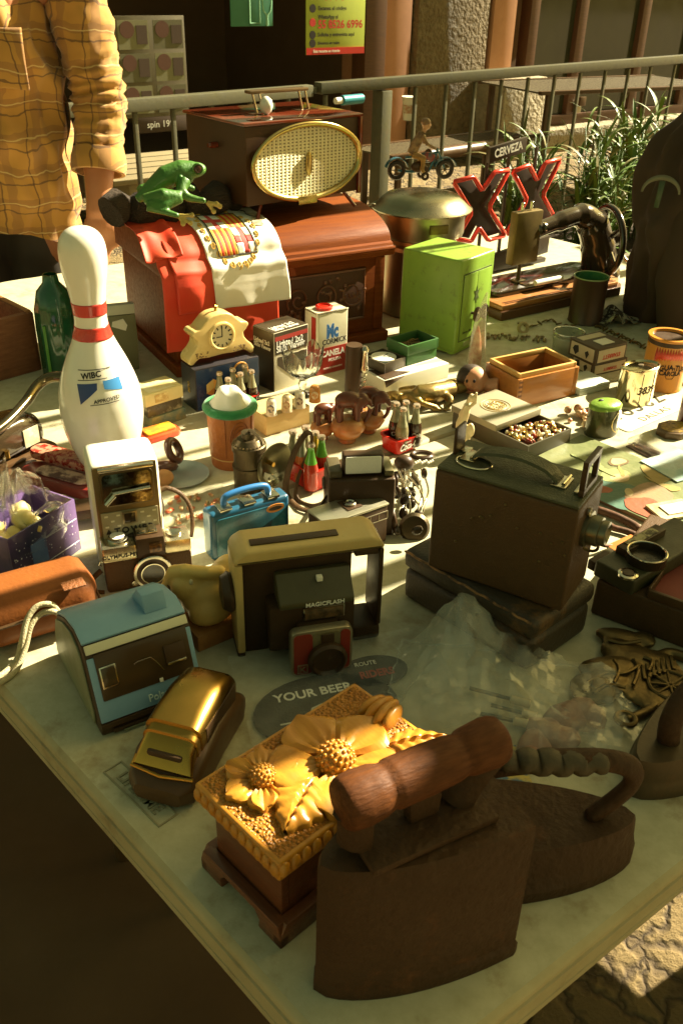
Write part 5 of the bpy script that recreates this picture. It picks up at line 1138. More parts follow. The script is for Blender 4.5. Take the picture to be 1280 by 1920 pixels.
for (x0, y0), (x1, y1) in (((880, 1290), (985, 1318)), ((920, 1322), (1000, 1342)), ((900, 1338), (985, 1356))):
    a_, b_ = local(r_, P(x0, y0, TZ+.008)), local(r_, P(x1, y1, TZ+.008)); mid = a_+(b_-a_)*.72
    MB().cyl(a_, mid, .0022, seg=8).build('screwdriver_blade', mat('blade_steel', (.14, .13, .09), .35, .7), r_)
    MB().cyl(mid+(b_-a_)*.01, b_+(b_-a_)*.08, .005, seg=10, bev=.001).build('screwdriver_handle', mat('clear_amber', (.5, .42, .24), .15), r_)
rk = mat('brown_stones', (.22, .10, .065), .7, c2=(.32, .19, .13), sc=50, con=.2, bump=.6, bs=90)
m_ = MB()
for px, py, s_ in ((1065, 1345, .030), (1100, 1340, .026), (1025, 1375, .026), (1000, 1400, .024), (1050, 1385, .022)):
    q2 = local(r_, P(px, py, TZ+.008)); m_.ell(q2, (s_, s_*.7, .011), (0, 0, rnd.uniform(0, 3)), seg=16)
    q2 = None
for v in m_.v: v += Vector((1, 1, .6))*.004*noise.noise(v*60)
m_.build('stones', rk, r_, ang=60)
q = P(905, 1478); r_ = T('comic_card', 'small yellow and blue printed card under the charcoal iron handle', 'card', q, R(10))
MB().box((-.06, -.03, .0), (.05, .05, .0015), 0).build('card', mat('comic_print', (.55, .42, .10), .5, c2=(.07, .15, .25), sc=45, con=.1, stretch=(1, 2, 1)), r_)
q = P(1180, 1268); r_ = T('horse_carriage', 'dark brass relief of a horse and carriage lying flat', 'ornament', q, R(-8))
def lph(px, py, z=.006): return local(r_, P(px, py, TZ+z))
m_ = MB()
def blobs(lst):
    for px, py, rx, ry, rz, an in lst:
        m_.ell(lph(px, py, .007), (rx*1.25, ry*1.4, rz), (0, 0, an), seg=14)
blobs([(1165, 1195, .026, .010, .008, -.15), (1205, 1200, .012, .010, .008, 0), (1160, 1222, .018, .016, .009, .3), (1195, 1235, .03, .016, .009, -.2), (1150, 1255, .034, .015, .010, .2), (1115, 1290, .024, .018, .011, .35), (1140, 1275, .02, .014, .010, 0), (1225, 1240, .022, .010, .008, 0), (1185, 1280, .014, .02, .006, .6), (1255, 1275, .02, .02, .005, 0), (1230, 1310, .024, .012, .006, .3), (1190, 1300, .012, .018, .006, .9), (1240, 1250, .018, .008, .006, 0)])
for pg_ in ([(1130, 1195), (1150, 1186), (1166, 1194), (1190, 1190), (1214, 1198), (1210, 1212), (1182, 1216), (1176, 1236), (1150, 1240), (1128, 1218)], [(1084, 1292), (1098, 1266), (1138, 1240), (1190, 1226), (1226, 1222), (1242, 1238), (1228, 1262), (1204, 1276), (1196, 1300), (1178, 1318), (1158, 1300), (1122, 1314), (1096, 1310)]):
    m_.prism([tuple(lph(a, b_).xy) for a, b_ in pg_], .001, .012, .003, axis='z')
m_.tube(spline([lph(1172, 1350), lph(1200, 1340), lph(1240, 1318), lph(1285, 1300)], 5), .006, 8).tube(spline([lph(1215, 1245), lph(1250, 1225), lph(1290, 1235)], 5), .007, 8)
m_.build('relief', brassd, r_, remesh=.0022, smooth=1)
m_ = MB()
for ln_ in ([(1100, 1280), (1135, 1262), (1170, 1262), (1200, 1246)], [(1112, 1300), (1140, 1284), (1172, 1290)], [(1140, 1200), (1165, 1206), (1200, 1202)], [(1150, 1238), (1160, 1256), (1150, 1280)], [(1186, 1236), (1196, 1256), (1186, 1284)], [(1092, 1296), (1106, 1290), (1110, 1276)], [(1205, 1232), (1222, 1240), (1215, 1258)]):
    m_.tube(spline([lph(a, b_, .0165) for a, b_ in ln_], 4), .0022, 6)
m_.build('harness', brassd, r_)
MB().torus(lph(1172, 1348, .010), .010, .003).build('scroll', brassd, r_)
m_ = MB().torus(lph(1256, 1285, .012), .024, .0025)
for i in range(8): c_ = lph(1256, 1285, .012); m_.cyl(c_, c_+Vector((.024*math.cos(i*.785), .024*math.sin(i*.785), 0)), .0018, seg=6)
m_.build('wheel', brassd, r_)
m_ = MB()
for i in range(7): m_.box(lph(1205+9*i, 1262-3*i, .012)-Vector((.002, .012, 0)), lph(1205+9*i, 1262-3*i, .012)+Vector((.002, .012, .003)), .001)
m_.build('ribs', brassd, r_)
# ---- right side : folding cameras, booklet, pliers, painting
A_, B_ = P(1105, 1150), P(1310, 1228); yw = math.atan2(B_.y-A_.y, B_.x-A_.x); w_ = (B_-A_).length; d_ = .20; h_ = hgt(A_, 1088)
r_ = T('folding_case', 'flat black hinged camera case with a red lining at the right edge', 'case', A_, yw)
MB().box((0, 0, 0), (w_, d_, h_), .004, 3).build('lower_shell', leather_b, r_)
a_ = local(r_, P(1208, 1132, TZ+h_)); 
MB().box((a_.x, .006, h_+.0002), (w_-.004, d_-.006, h_+.0012), 0).build('red_lining', mat('red_lining', (.20, .02, .012), .7, c2=(.10, .012, .01), sc=14), r_)
m_ = MB().box((a_.x-.002, .0, h_+.0002), (w_, .005, h_+.012), .001).box((a_.x-.004, .0051, h_+.0002), (a_.x-.0005, d_, h_+.012), .001); m_.build('raised_rim', blackm, r_)
for k_ in (0, .008): MB().cyl((a_.x-.014-k_, .01, h_+.003), (a_.x-.014-k_, d_*.7, h_+.003), .0016, seg=8).build('hinge_rod', chrome, r_)
zc = TZ+h_+.001; a2, b2, c2_ = P(1110, 1078, zc), P(1182, 1118, zc), P(1300, 1055, zc)
yw2 = math.atan2(b2.y-a2.y, b2.x-a2.x); w2_ = (b2-a2).length; d2_ = .17
r_ = T('folding_camera', 'black folding camera lying on its back with a large lens ring facing up', 'camera', a2, yw2)
og = mat('olive_black_b', (.055, .052, .02), .42, c2=(.04, .034, .014), sc=30, bump=.2, bs=300)
MB().box((.0, .0, 0), (w2_, d2_, .022), .003, 3).build('body', og, r_)
MB().box((-.014, .006, .0), (-.0003, .040, .014), .002).build('catch', black, r_)
MB().box((.004, .034, .0222), (.020, .118, .032), .001).build('name_plate_block', black, r_)
MB().box((.006, .046, .0322), (.018, .104, .0332), 0).build('name_plate', mat('dull_plate', (.30, .27, .15), .4, .5, c2=(.05, .04, .02), sc=140, con=.1), r_)
q = local(r_, P(1212, 1038, zc+.032)); MB().lathe([(.0245, 0), (.0245, .012), (.0215, .0125), (.0195, .004), (.001, .002)], 36, M=Matrix.Translation((q.x, q.y, .0222))).build('lens', mat('lens_black', (.03, .02, .01), .2), r_)
MB().torus((q.x, q.y, .0345), .0235, .0012, seg=40).build('lens_rim', chrome, r_)
q = local(r_, P(1176, 1079, zc+.022)); MB().lathe([(.012, 0), (.012, .003), (.009, .004), (.0085, .002), (.001, .002)], 26, M=Matrix.Translation((q.x, q.y, .0222))).build('dial', chrome, r_)
MB().lathe([(.007, 0), (.007, .0025), (.001, .003)], 20, M=Matrix.Translation((q.x, q.y, .0243))).build('dial_face', black, r_)
A_, B_ = P(1150, 1035), P(1290, 985); q = P(1215, 1010)
r_ = T('booklet', 'orange booklet lettered Knight & Hale behind the folding camera', 'booklet', P(1148, 1038), math.atan2(P(1250, 992).y-P(1148, 1038).y, P(1250, 992).x-P(1148, 1038).x))
lb_ = (P(1250, 992)-P(1148, 1038)).length*1.05
MB().box((0, -.10, 0), (lb_, .012, .006), .0006).build('pages', paper, r_)
MB().box((-.0008, -.101, .0062), (lb_+.0008, .013, .0072), .0003).build('cover', mat('orange_cover', (.56, .16, .04), .35, c2=(.50, .24, .07), sc=9, con=.3), r_)
txt('Knight & Hale', .017, pl((lb_*.55, -.008, .0074), RX, RY), inkw, r_, bold=.02, shear=.15, sx=.8)
MB().box((lb_*.60, -.045, .0074), (lb_*.95, -.024, .0077), 0).build('inset', mat('teal_inset', (.35, .42, .34), .5, c2=(.55, .5, .3), sc=60), r_)
q = P(1150, 965); r_ = T('pliers', 'brown rusty curved-handled pliers lying on the sunlit table', 'pliers', q, 0)
rust = mat('rusty_tool', (.13, .05, .02), .6, .2, c2=(.07, .03, .012), sc=30, bump=.4, bs=120)
def lpp(px, py, z=.006): return local(r_, P(px, py, TZ+z))
MB().tube(spline([lpp(1092, 945), lpp(1110, 952), lpp(1150, 966), lpp(1185, 983), lpp(1197, 993)], 6), [.006]*25, 10, flat=.8).build('arm', rust, r_, ang=180)
MB().tube(spline([lpp(1142, 985), lpp(1150, 990), lpp(1175, 997), lpp(1200, 1008)], 6), [.001]+[.005]*18, 10, flat=.8).build('arm', rust, r_, ang=180)
q = P(1130, 1030); r_ = T('trailing_cord', 'brown cord trailing from the reflex camera strap ring', 'cord', q, 0)
MB().tube(spline([lpp(1098, 1020)-lpp(1130, 1030)+Vector((0, 0, .05)), local(r_, P(1125, 1018, TZ+.015)), local(r_, P(1148, 1024, TZ+.004)), local(r_, P(1150, 1042, TZ+.004)), local(r_, P(1120, 1055, TZ+.004))], 6), .0028, 8).build('cord', rust, r_, ang=180)
A_, B_, C_ = P(975, 876), P(1290, 1018), P(1092, 822)
yw = math.atan2(B_.y-A_.y, B_.x-A_.x); w_ = (B_-A_).length; d_ = (C_-A_).length
r_ = T('painted_panel', 'religious painting on a wooden panel lying flat, haloed figures on green', 'painting', A_, yw)
MB().box((0, 0, 0), (w_, d_, .006), .001).build('panel', mat('panel_edge', (.20, .11, .05), .6), r_)
pg = mat('painted_ground', (.10, .125, .042), .45, c2=(.19, .19, .075), sc=16, con=.4, bump=.3, bs=120, dirt=.3, dsc=20)
MB().box((.001, .001, .0062), (w_-.001, d_-.001, .0068), 0).build('painted_ground', pg, r_)
pz = [.0070]
def lq(px, py): return local(r_, P(px, py, TZ+.007))
def pshape(pxs, m, nm):
    pz[0] += .00006; pts = [lq(*p) for p in pxs]
    if len(pts) < 14: pts = [a for i in range(len(pts)) for a in spline([pts[i-1], pts[i], pts[(i+1) % len(pts)], pts[(i+2) % len(pts)]], 6)[6:12]]
    pts = [p+Vector((noise.noise(p*90), noise.noise(p*90+Vector((5, 5, 5))), 0))*.003 for p in pts]; MB().prism([(p.x, p.y) for p in pts], .0068, pz[0], axis='z').build(nm, m, r_)
def pel(px, py, rx, ry, m, nm):
    pshape([(px+rx*math.cos(i*.2618), py+ry*math.sin(i*.2618)) for i in range(24)], m, nm)
pm_ = lambda n_, c, c2: mat(n_, c, .45, c2=c2, sc=26, con=.3, bump=.25, bs=140)
hal, fle, roj, teal, och, pnk = pm_('halo', (.27, .28, .11), (.21, .24, .09)), pm_('flesh', (.50, .38, .20), (.38, .27, .13)), pm_('robe_red', (.34, .075, .03), (.22, .06, .025)), pm_('robe_teal', (.05, .12, .09), (.09, .16, .11)), pm_('robe_ochre', (.36, .25, .075), (.26, .19, .06)), pm_('robe_pink', (.32, .19, .1), (.22, .15, .08))
pshape([(1085, 915), (1110, 900), (1165, 905), (1200, 920), (1180, 955), (1140, 945)], teal, 'teal_robe')
pel(1098, 899, 20, 11, hal, 'halo'); pel(1098, 897, 12, 7, fle, 'face'); pshape([(1086, 912), (1105, 908), (1145, 915), (1140, 924), (1105, 923)], roj, 'red_robe'); pel(1113, 910, 6, 7, fle, 'hand')
pel(1153, 892, 30, 13, hal, 'halo'); pel(1162, 896, 19, 8, fle, 'face'); pshape([(1170, 930), (1215, 905), (1262, 930), (1225, 950)], pnk, 'pink_robe'); pel(1178, 923, 8, 7, fle, 'hand')
pel(1157, 867, 20, 8, pm_('hair', (.12, .08, .03), (.16, .11, .05)), 'hair'); pel(1157, 866, 15, 6, fle, 'face'); pshape([(1160, 873), (1172, 890), (1166, 893), (1158, 882)], och, 'sleeve')
pshape([(1200, 875), (1235, 865), (1275, 885), (1240, 905), (1215, 895)], och, 'ochre_robe'); pshape([(1205, 893), (1235, 905), (1275, 915), (1255, 920)], och, 'ochre_fold')
pshape([(1170, 938), (1215, 935), (1250, 960), (1215, 970), (1180, 955)], roj, 'red_fold')
for i in range(7): pshape([(1068, 852), (1108+6*i, 858+5*i), (1106+6*i, 861+5*i)], hal, 'ray')
A_ = P(1172, 838); yw = math.atan2(P(1290, 898).y-A_.y, P(1290, 898).x-A_.x)
r_ = T('knife_package', 'long clear plastic package with a dark blade, beside the licence plate', 'package', A_, yw)
MB().box((0, 0, 0), (.24, .030, .003), .001).build('tray', black, r_)
MB().prism([(.012, .006), (.22, .006), (.22, .017), (.05, .02)], .0032, .006, .0006, axis='z').build('blade', mat('blade_dark', (.16, .14, .09), .25, .9, c2=(.05, .035, .02), sc=25, con=.2), r_)
MB().box((0, 0, .0065), (.24, .044, .018), .003).build('cover', plastic_clear, r_)
q = P(1265, 890); r_ = T('photo_card', 'glossy white and teal card overlapping the painted panel', 'card', q+Vector((0, 0, .008)), R(30))
MB().box((-.03, -.03, 0), (.06, .05, .0015), 0).build('card', mat('teal_card', (.62, .64, .56), .3, c2=(.22, .40, .36), sc=14, con=.3), r_)
q = P(1262, 968); r_ = T('torn_tag', 'folded cream paper tag at the lower right of the painted panel', 'tag', q+Vector((0, 0, .008)), R(20))
MB().box((-.035, -.02, 0), (.03, .025, .004), .001).build('tag', mat('cream_tag', (.62, .55, .32), .6, c2=(.4, .3, .12), sc=40, con=.2), r_)
MB().box((-.02, -.012, .0042), (.022, .014, .006), .001).build('sticker', paper, r_)
# licence plate
A_, B_ = P(1178, 812), P(1272, 770); yw = math.atan2(B_.y-A_.y, B_.x-A_.x)
r_ = T('licence_plate', 'white licence plate with dark digits lying flat between the tins', 'licence plate', A_, yw); w_ = .20; d_ = .105
pt = [(.003, .003), (w_-.003, .003), (w_-.003, d_-.003), (.003, d_-.003)]
MB().prism(rr(0, 0, w_, d_, .008), 0, .0016, .0004, axis='z').build('plate', mat('plate_white', (.74, .70, .56), .3, .2, c2=(.66, .6, .44), sc=20, dirt=.2), r_)
txt('16362', .062, pl((w_*.50, d_*.56, .0018), RX, RY), mat('plate_ink', (.05, .045, .025), .4), r_, sx=.95, space=1.1)
txt('DALLAS', .022, pl((w_*.52, d_*.16, .0018), RX, RY), mat('plate_ink2', (.08, .07, .04), .4), r_, space=1.2)
# ================================================================ FAR OBJECTS
# ---- green toy safe
bx = Box((742, 640), (850, 670), (914, 642), 490)
r_ = thing('toy_safe', 'small bright green two-door metal safe with chipped paint', 'safe', bx); w_, d_, h_ = bx[2:]
sg_ = mat('safe_green', (.235, .37, .045), .4, c2=(.19, .31, .035), sc=20, bump=.12, bs=160, dirt=.8, dsc=42, dc=(.07, .045, .015))
MB().box((0, 0, .010), (w_, d_, h_), .005, 3).build('body', sg_, r_)
m_ = MB()
for x, y in ((.01, .008), (w_-.022, .008), (.01, d_-.02), (w_-.022, d_-.02)): MB().box((x, y, 0), (x+.012, y+.012, .0098), .002).build('foot', sg_, r_)
MB().box((.004, .004, .004), (w_-.004, d_-.004, .0097), .001).build('skirt', sg_, r_)
for y0, y1 in ((.10, .495), (.505, .90)):
    dr = MB().box((w_+.0002, d_*y0, h_*.16), (w_+.0022, d_*y1, h_*.84), .0008).build('door', sg_, r_)
    m_ = MB().torus((w_+.016, d_*(y0+(.30 if y0 < .3 else .12)), h_*.42), .0125, .0035, (1, 0, 0), sx=.8).cyl((w_+.0023, d_*(y0+(.30 if y0 < .3 else .12)), h_*.42), (w_+.020, d_*(y0+(.30 if y0 < .3 else .12)), h_*.42), .0028)
    MB().lathe([(.001, 0), (.0085, .001), (.0085, .004), (.001, .006)], 18, M=Matrix.Translation((w_+.016, d_*(y0+(.30 if y0 < .3 else .12)), h_*.42)) @ Matrix.Rotation(R(90), 4, 'Y')).build('knob_face', chrome, dr)
    m_.build('knob', blackm, dr)
dk_ = mat('dark_edge', (.07, .09, .02), .6)
for y0, y1, z0, z1 in ((.085, .915, .845, .855), (.085, .915, .145, .155), (.085, .095, .155, .845), (.905, .915, .155, .845), (.4965, .5035, .16, .84)):
    MB().box((w_+.0002, d_*y0, h_*z0), (w_+.0010, d_*y1, h_*z1), 0).build('groove', dk_, r_)
MB().prism([(d_*.5+a*.010, h_*.60+b_*.018) for a, b_ in ((0, 1), (.25, .35), (1, .6), (.4, 0), (1, -.6), (.25, -.35), (0, -1), (-.25, -.35), (-1, -.6), (-.4, 0), (-1, .6), (-.25, .35))], w_+.0025, w_+.0032, axis='x').build('ornament', dk_, r_)
MB().prism(rr(d_*.25, h_*.075, d_*.75, h_*.125, .003), w_+.0002, w_+.0012, axis='x').build('name_plate', mat('plate_green', (.28, .33, .12), .4), r_)
txt('Home Safe', .008, pl((w_+.0025, d_*.30, h_*.235), RY, UZ), dk_, r_, shear=.3)
# ---- wooden roll-top cabinet
RA_ = UA-.05; A_ = P(335, 702); B_ = P(712, 634)
yw = math.atan2(B_.y-A_.y, B_.x-A_.x); w_ = (B_-A_).length; d_ = .30; hb_ = hgt(B_, 474)
rt = T('roll_cabinet', 'reddish wooden roll-top music cabinet with a carved front panel', 'cabinet', A_, yw); RW, RD, RH = w_, d_, hb_
mah = mat('mahogany', (.19, .050, .0095), .5, spec=.08, c2=(.11, .025, .005), sc=10, stretch=(1.2, 12, 12), bump=.2, bs=40, dirt=.2)
mahc = mat('mahogany_carved', (.15, .055, .018), .38, c2=(.09, .03, .010), sc=30, coat=.3)
MB().box((-.010, -.018, 0), (w_+.010, d_+.01, .022), .004, 3).build('plinth', mah, rt)
MB().box((0, .0, .0221), (w_, d_, hb_), .003).build('body', mah, rt)
RO = hgt(B_, 400)-hb_
roll = [(-.022, hb_+.0005), (-.024, hb_+.012), (-.016, hb_+.018), (-.014, hb_+.024)]+[(-.006+.5*d_*(1-math.cos(a*math.pi/2/10))*1.0, hb_+.026+(RO-.026)*math.sin(a*math.pi/2/10)) for a in range(0, 11)]+[(d_, hb_+RO), (d_, hb_+.0005)]
MB().prism(roll, -.012, w_+.012, .002, axis='x').build('roll_cover', mah, rt, ang=25)
MB().tube([(x, -.0215, hb_+.015) for x in (-.012, w_*.5, w_+.012)], .004, 8).build('moulding', mah, rt)
# carved front panel
MB().box((w_*.36, -.0015, hb_*.30), (w_*.90, .0, hb_*.86), .001).build('panel_ground', mat('panel_dark', (.07, .026, .010), .5), rt)
m_ = MB().tube([(w_*.36, -.003, hb_*.30), (w_*.90, -.003, hb_*.30), (w_*.90, -.003, hb_*.86), (w_*.36, -.003, hb_*.86)], .0032, 6, True)
m_.build('panel_frame', mahc, rt)
m_ = MB(); rnd = random.Random(9)
for k in range(4):
    cx_, sg2 = w_*(.43+.135*k), 1 if k % 2 else -1
    m_.tube([(cx_+(.006+.020*t_)*math.cos(t_*9*sg2+k), -.004, hb_*.60+(.006+.022*t_)*math.sin(t_*9*sg2+k)) for t_ in [i/30 for i in range(31)]], .0022, 6)
    for q_ in range(9): m_.ell((cx_+rnd.uniform(-.03, .03), -.0035, hb_*.6+rnd.uniform(-.035, .035)), (.006, .003, .004), (0, rnd.uniform(0, 3), 0), seg=8)
for i in range(11): m_.box((w_*(.37+.025*i), -.006, hb_*.32), (w_*(.378+.025*i), -.002, hb_*.48), .001)
m_.build('carving', mahc, rt)
MB().box((w_*.955, -.003, .024), (w_+.002, -.0002, hb_*.97), .002).build('corner_post', mah, rt)
MB().box((w_*.30, -.003, .024), (w_*.335, -.0002, hb_*.97), .002).build('corner_post', mah, rt)
# ---- folded flag over the left half of the roll top
fr_ = T('flag', 'red and white flag with a chequered coat of arms, draped over the roll-top cabinet', 'flag', A_, yw)
prof2 = [(.20, hb_+RO+.003)]+[(-.006+.5*d_*(1-math.cos(a*math.pi/2/10))-.006, hb_+.026+(RO-.026)*math.sin(a*math.pi/2/10)+.006) for a in range(10, -1, -1)]+[(-.032, hb_+.016), (-.036, hb_-.02), (-.034, hb_-.06), (-.036, hb_*.45), (-.030, hb_*.28)]
lens = [0]
for (a, b_), (c__, e) in zip(prof2, prof2[1:]): lens.append(lens[-1]+math.hypot(c__-a, e-b_))
def onprof(s_):
    s_ = max(0, min(lens[-1]-1e-6, s_))
    for i in range(len(lens)-1):
        if lens[i] <= s_ <= lens[i+1]:
            k_ = (s_-lens[i])/(lens[i+1]-lens[i]); return prof2[i][0]+(prof2[i+1][0]-prof2[i][0])*k_, prof2[i][1]+(prof2[i+1][1]-prof2[i][1])*k_
TL = lens[-1]
def flag_fn(x0, x1, s0, s1, lift, skew=0.0, fold=1):
    def f(u, v):
        s_ = s0+(s1-s0)*v; y, z = onprof(s_); x = x0+(x1-x0)*u+skew*v
        dn = .0065*fold*(noise.noise((x*14, s_*9, 1))+.5*noise.noise((x*30, s_*22, 5)))+.006*max(0, v-.55)*math.sin(x*60)
        ny, nz_ = (-.6, .8) if z > hb_ else (-1, .1)
        return (x, y+ny*(lift+dn), z+nz_*(lift+dn))
    return f
fred = mat('flag_red', (.62, .035, .012), .6, c2=(.55, .07, .012), sc=8, con=.4, bump=.15, bs=900)
fwh = mat('flag_white', (.74, .70, .58), .65, c2=(.68, .62, .48), sc=8, bump=.15, bs=900)
fx0, fx1 = -.03, w_*.435
MB().grid(flag_fn(fx0, fx1, .02, TL*.98, .002), 50, 60).build('under_fold', fred, fr_, solid=.0015, ang=180)
MB().grid(flag_fn(fx0+.015, fx1+.006, .01, TL*.80, .007, .01), 50, 60).build('upper_fold', fred, fr_, solid=.0015, ang=180)
wx0, wx1, ws0, ws1 = w_*.12, fx1+.008, .085, TL*.80
wfn = flag_fn(wx0, wx1, ws0, ws1, .0105, .014)
MB().grid(wfn, 50, 50).build('white_field', fwh, fr_, solid=.001, ang=180)
MB().grid(flag_fn(-.05, .02, .03, TL*.55, .010, .0, 3), 30, 40).build('side_fold', fred, fr_, solid=.0015, ang=180)
def onflag(u, v, e): 
    p = Vector(wfn(u, v)); a = Vector(wfn(u+.01, v))-p; b_ = Vector(wfn(u, v+.01))-p; n_ = a.cross(b_).normalized()
    if n_.y > 0: n_ = -n_
    return p+n_*e
def fpatch(u0, v0, u1, v1, m, nm, e, n=8): return MB().grid(lambda u, v: onflag(u0+(u1-u0)*u, v0+(v1-v0)*v, e), n, n).build(nm, m, fr_, ang=180, solid=.0003)
cu0, cv0, cu1, cv1 = .16, .14, .66, .62
fpk = mat('flag_pink', (.55, .06, .05), .65); fy = mat('flag_gold', (.70, .44, .05), .6, c2=(.55, .3, .04), sc=60)
mu, mv = (cu0+cu1)/2, (cv0+cv1)/2
for (a, b_, c__, e, kind) in ((cu0, cv0, mu, mv, 'x'), (mu, cv0, cu1, mv, 's'), (cu0, mv, mu, cv1, 's'), (mu, mv, cu1, cv1, 'x')):
    if kind == 'x':
        for i in range(2):
            for j in range(2): fpatch(a+(c__-a)*(.0+.62*i), b_+(e-b_)*(.0+.62*j), a+(c__-a)*(.38+.62*i), b_+(e-b_)*(.38+.62*j), white, 'arms_quarter', .002, 4)
        fpatch(a+(c__-a)*.38, b_, a+(c__-a)*.62, e, fpk, 'arms_cross', .0018, 6); fpatch(a, b_+(e-b_)*.38, a+(c__-a)*.3799, b_+(e-b_)*.62, fpk, 'arms_cross', .0018, 4); fpatch(a+(c__-a)*.6201, b_+(e-b_)*.38, c__, b_+(e-b_)*.62, fpk, 'arms_cross', .0018, 4)
    else:
        for i in range(7): fpatch(a+(c__-a)*i/7, b_, a+(c__-a)*(i+1)/7, e, fy if i % 2 == 0 else fred, 'arms_stripe', .002, 5)
m_ = MB(); rnd = random.Random(2)
for k in range(26):
    t_ = k/26*2*math.pi; cu, cv = mu+.33*math.cos(t_), mv+.33*math.sin(t_)
    if not (.02 < cu < .98 and .02 < cv < .98): continue
    m_.tube([onflag(cu+(.010+.020*i/14)*math.cos(i*.55+k), cv+(.010+.022*i/14)*math.sin(i*.55+k), .0016) for i in range(15)], .0010, 5)
m_.build('gold_scrolls', fy, fr_)
m_ = MB()
for a, b_ in ((cu0, cv0), ): m_.tube([onflag(*p, .0026) for p in [(cu0+(cu1-cu0)*i/12, cv0) for i in range(13)]+[(cu1, cv0+(cv1-cv0)*i/12) for i in range(1, 13)]+[(cu1-(cu1-cu0)*i/12, cv1) for i in range(1, 13)]+[(cu0, cv1-(cv1-cv0)*i/12) for i in range(1, 12)]], .0009, 5, True)
m_.build('arms_outline', ink, fr_)
m_ = MB().grid(lambda u, v: onflag(.80+.14*u+.04*math.sin(v*5), .16+.22*v, .0022), 8, 8); m_.build('brown_motif', mat('brown_print', (.14, .09, .045), .7, c2=(.5, .4, .25), sc=60, con=.2), fr_, ang=180)
m_ = MB().tube([onflag(.76+.05*math.sin(i*.5)+.012*i, .03+.018*i, .002) for i in range(14)], .001, 5); m_.build('ink_line', ink, fr_)
# ---- red cabinet with an oval grille
zt = TZ+RH+RO
a_, b_ = P(466, 418, zt), P(672, 384, zt)
yw = math.atan2(b_.y-a_.y, b_.x-a_.x); w_ = (b_-a_).length; H_ = hgt(b_, 214)
tv = T('radio_cabinet', 'dark red lacquered radio with a large oval perforated grille and a top handle', 'radio', a_, yw)
lac = mat('red_lacquer', (.16, .03, .012), .12, c2=(.12, .022, .009), sc=9, coat=.6); lacd = mat('dark_lacquer', (.06, .028, .011), .4, spec=.3, c2=(.05, .023, .009), sc=8)
z0 = .028; d_ = .21
MB().box((0, .004, z0), (w_, d_, H_-.004), .004).build('body', lacd, tv)
MB().box((-.004, -.001, H_-.0038), (w_+.004, d_+.004, H_+.002), .002).build('top_panel', lac, tv)
MB().box((w_-.004, -.002, z0-.004), (w_+.003, .006, H_-.004), .001).build('red_trim', lac, tv)
cx_, cz, rx0, rz0 = w_*.50, (z0+H_)*.49, w_*.468, (H_-z0)*.462
gril = mat('gold_grille', (.70, .63, .38), .55, .0, c2=(.62, .55, .31), sc=12)
# perforated grille: grid of bars around square holes
m_ = MB(); nx, nz_ = 27, 23; px_, pz_ = 2*rx0/nx, 2*rz0/nz_
ins_ = lambda x, z: ((x-cx_)/(rx0*.97))**2+((z-cz)/(rz0*.97))**2 < 1
for i in range(nx*2):
    for j in range(nz_*2):
        if i % 2 and j % 2: continue
        xs0, xs1 = cx_-rx0+px_*(i//2)+(px_*.62 if i % 2 else 0), cx_-rx0+px_*(i//2)+(px_ if not i % 2 and False else (px_*.62 if not i % 2 else px_))
        zs0, zs1 = cz-rz0+pz_*(j//2)+(pz_*.58 if j % 2 else 0), cz-rz0+pz_*(j//2)+(pz_*.58 if not j % 2 else pz_)
        if ins_((xs0+xs1)/2, (zs0+zs1)/2):
            m_.add([(xs0, -.004, zs0), (xs1, -.004, zs0), (xs1, -.004, zs1), (xs0, -.004, zs1)], [[0, 1, 2, 3]])
go = m_.build('grille', gril, tv, solid=.001, ang=180)
MB().prism(ellp(cx_, cz, rx0*.96, rz0*.96, 48), .001, .0035).build('grille_backing', black, tv)
goldr = mat('gold_rim', (.55, .42, .16), .22, 1, c2=(.4, .29, .09), sc=10)
MB().tube([(cx_+rx0*math.cos(i/64*6.2832), -.008, cz+rz0*math.sin(i/64*6.2832)) for i in range(64)], .0048, 10, True, flat=1.3).build('oval_rim', goldr, tv, ang=180)
MB().prism(ellp(cx_+.002, cz-.004, .008, .022), -.009, -.005, .001).build('centre_badge', goldr, tv)
MB().box((cx_-.028, -.014, cz-rz0-.010), (cx_+.018, -.006, cz-rz0+.006), .002).build('lower_plate', goldr, tv)
for x in (w_*.13, w_*.88): MB().cyl((x, .01, z0), (x+(.02 if x > w_/2 else -.02), -.004, .0), .0035, seg=8).build('leg', lac, tv)
for x in (w_*.2, w_*.85): MB().cyl((x, d_-.02, z0), (x, d_-.01, -.0), .0035, seg=8).build('leg', lac, tv)
MB().box((w_*.26, .085, H_+.038), (w_*.76, .108, H_+.044), .002).build('handle', mat('handle_strap', (.16, .10, .045), .3, .6), tv)
for x in (w_*.30, w_*.70):
    for dx in (0, .016): MB().cyl((x+dx+.010, .097, H_+.0022), (x+dx, .097, H_+.038), .0022, seg=8).build('handle_post', chrome, tv)
    MB().box((x-.008, .085, H_+.0021), (x+.045, .11, H_+.0035), .0008).build('handle_plate', mat('red_chrome', (.3, .12, .06), .2, 1), tv)
MB().lathe([(.006, 0), (.006, .012), (.004, .02)], 14, M=Matrix.Translation((.0, .10, z0+.10)) @ Matrix.Rotation(R(-90), 4, 'Y')).build('side_knob', lac, tv)
q = local(tv, P(508, 202, zt+H_)); 
t2 = T('white_bulb', 'small white shell-shaped bulb sitting on the red radio top', 'ornament', tv.matrix_basis @ Vector((w_*.36, .075, H_+.0022)), 0)
MB().lathe([(.004, 0), (.010, .006), (.013, .016), (.011, .026), (.004, .032), (.0001, .033)], 20).build('bulb', white, t2, ang=180)
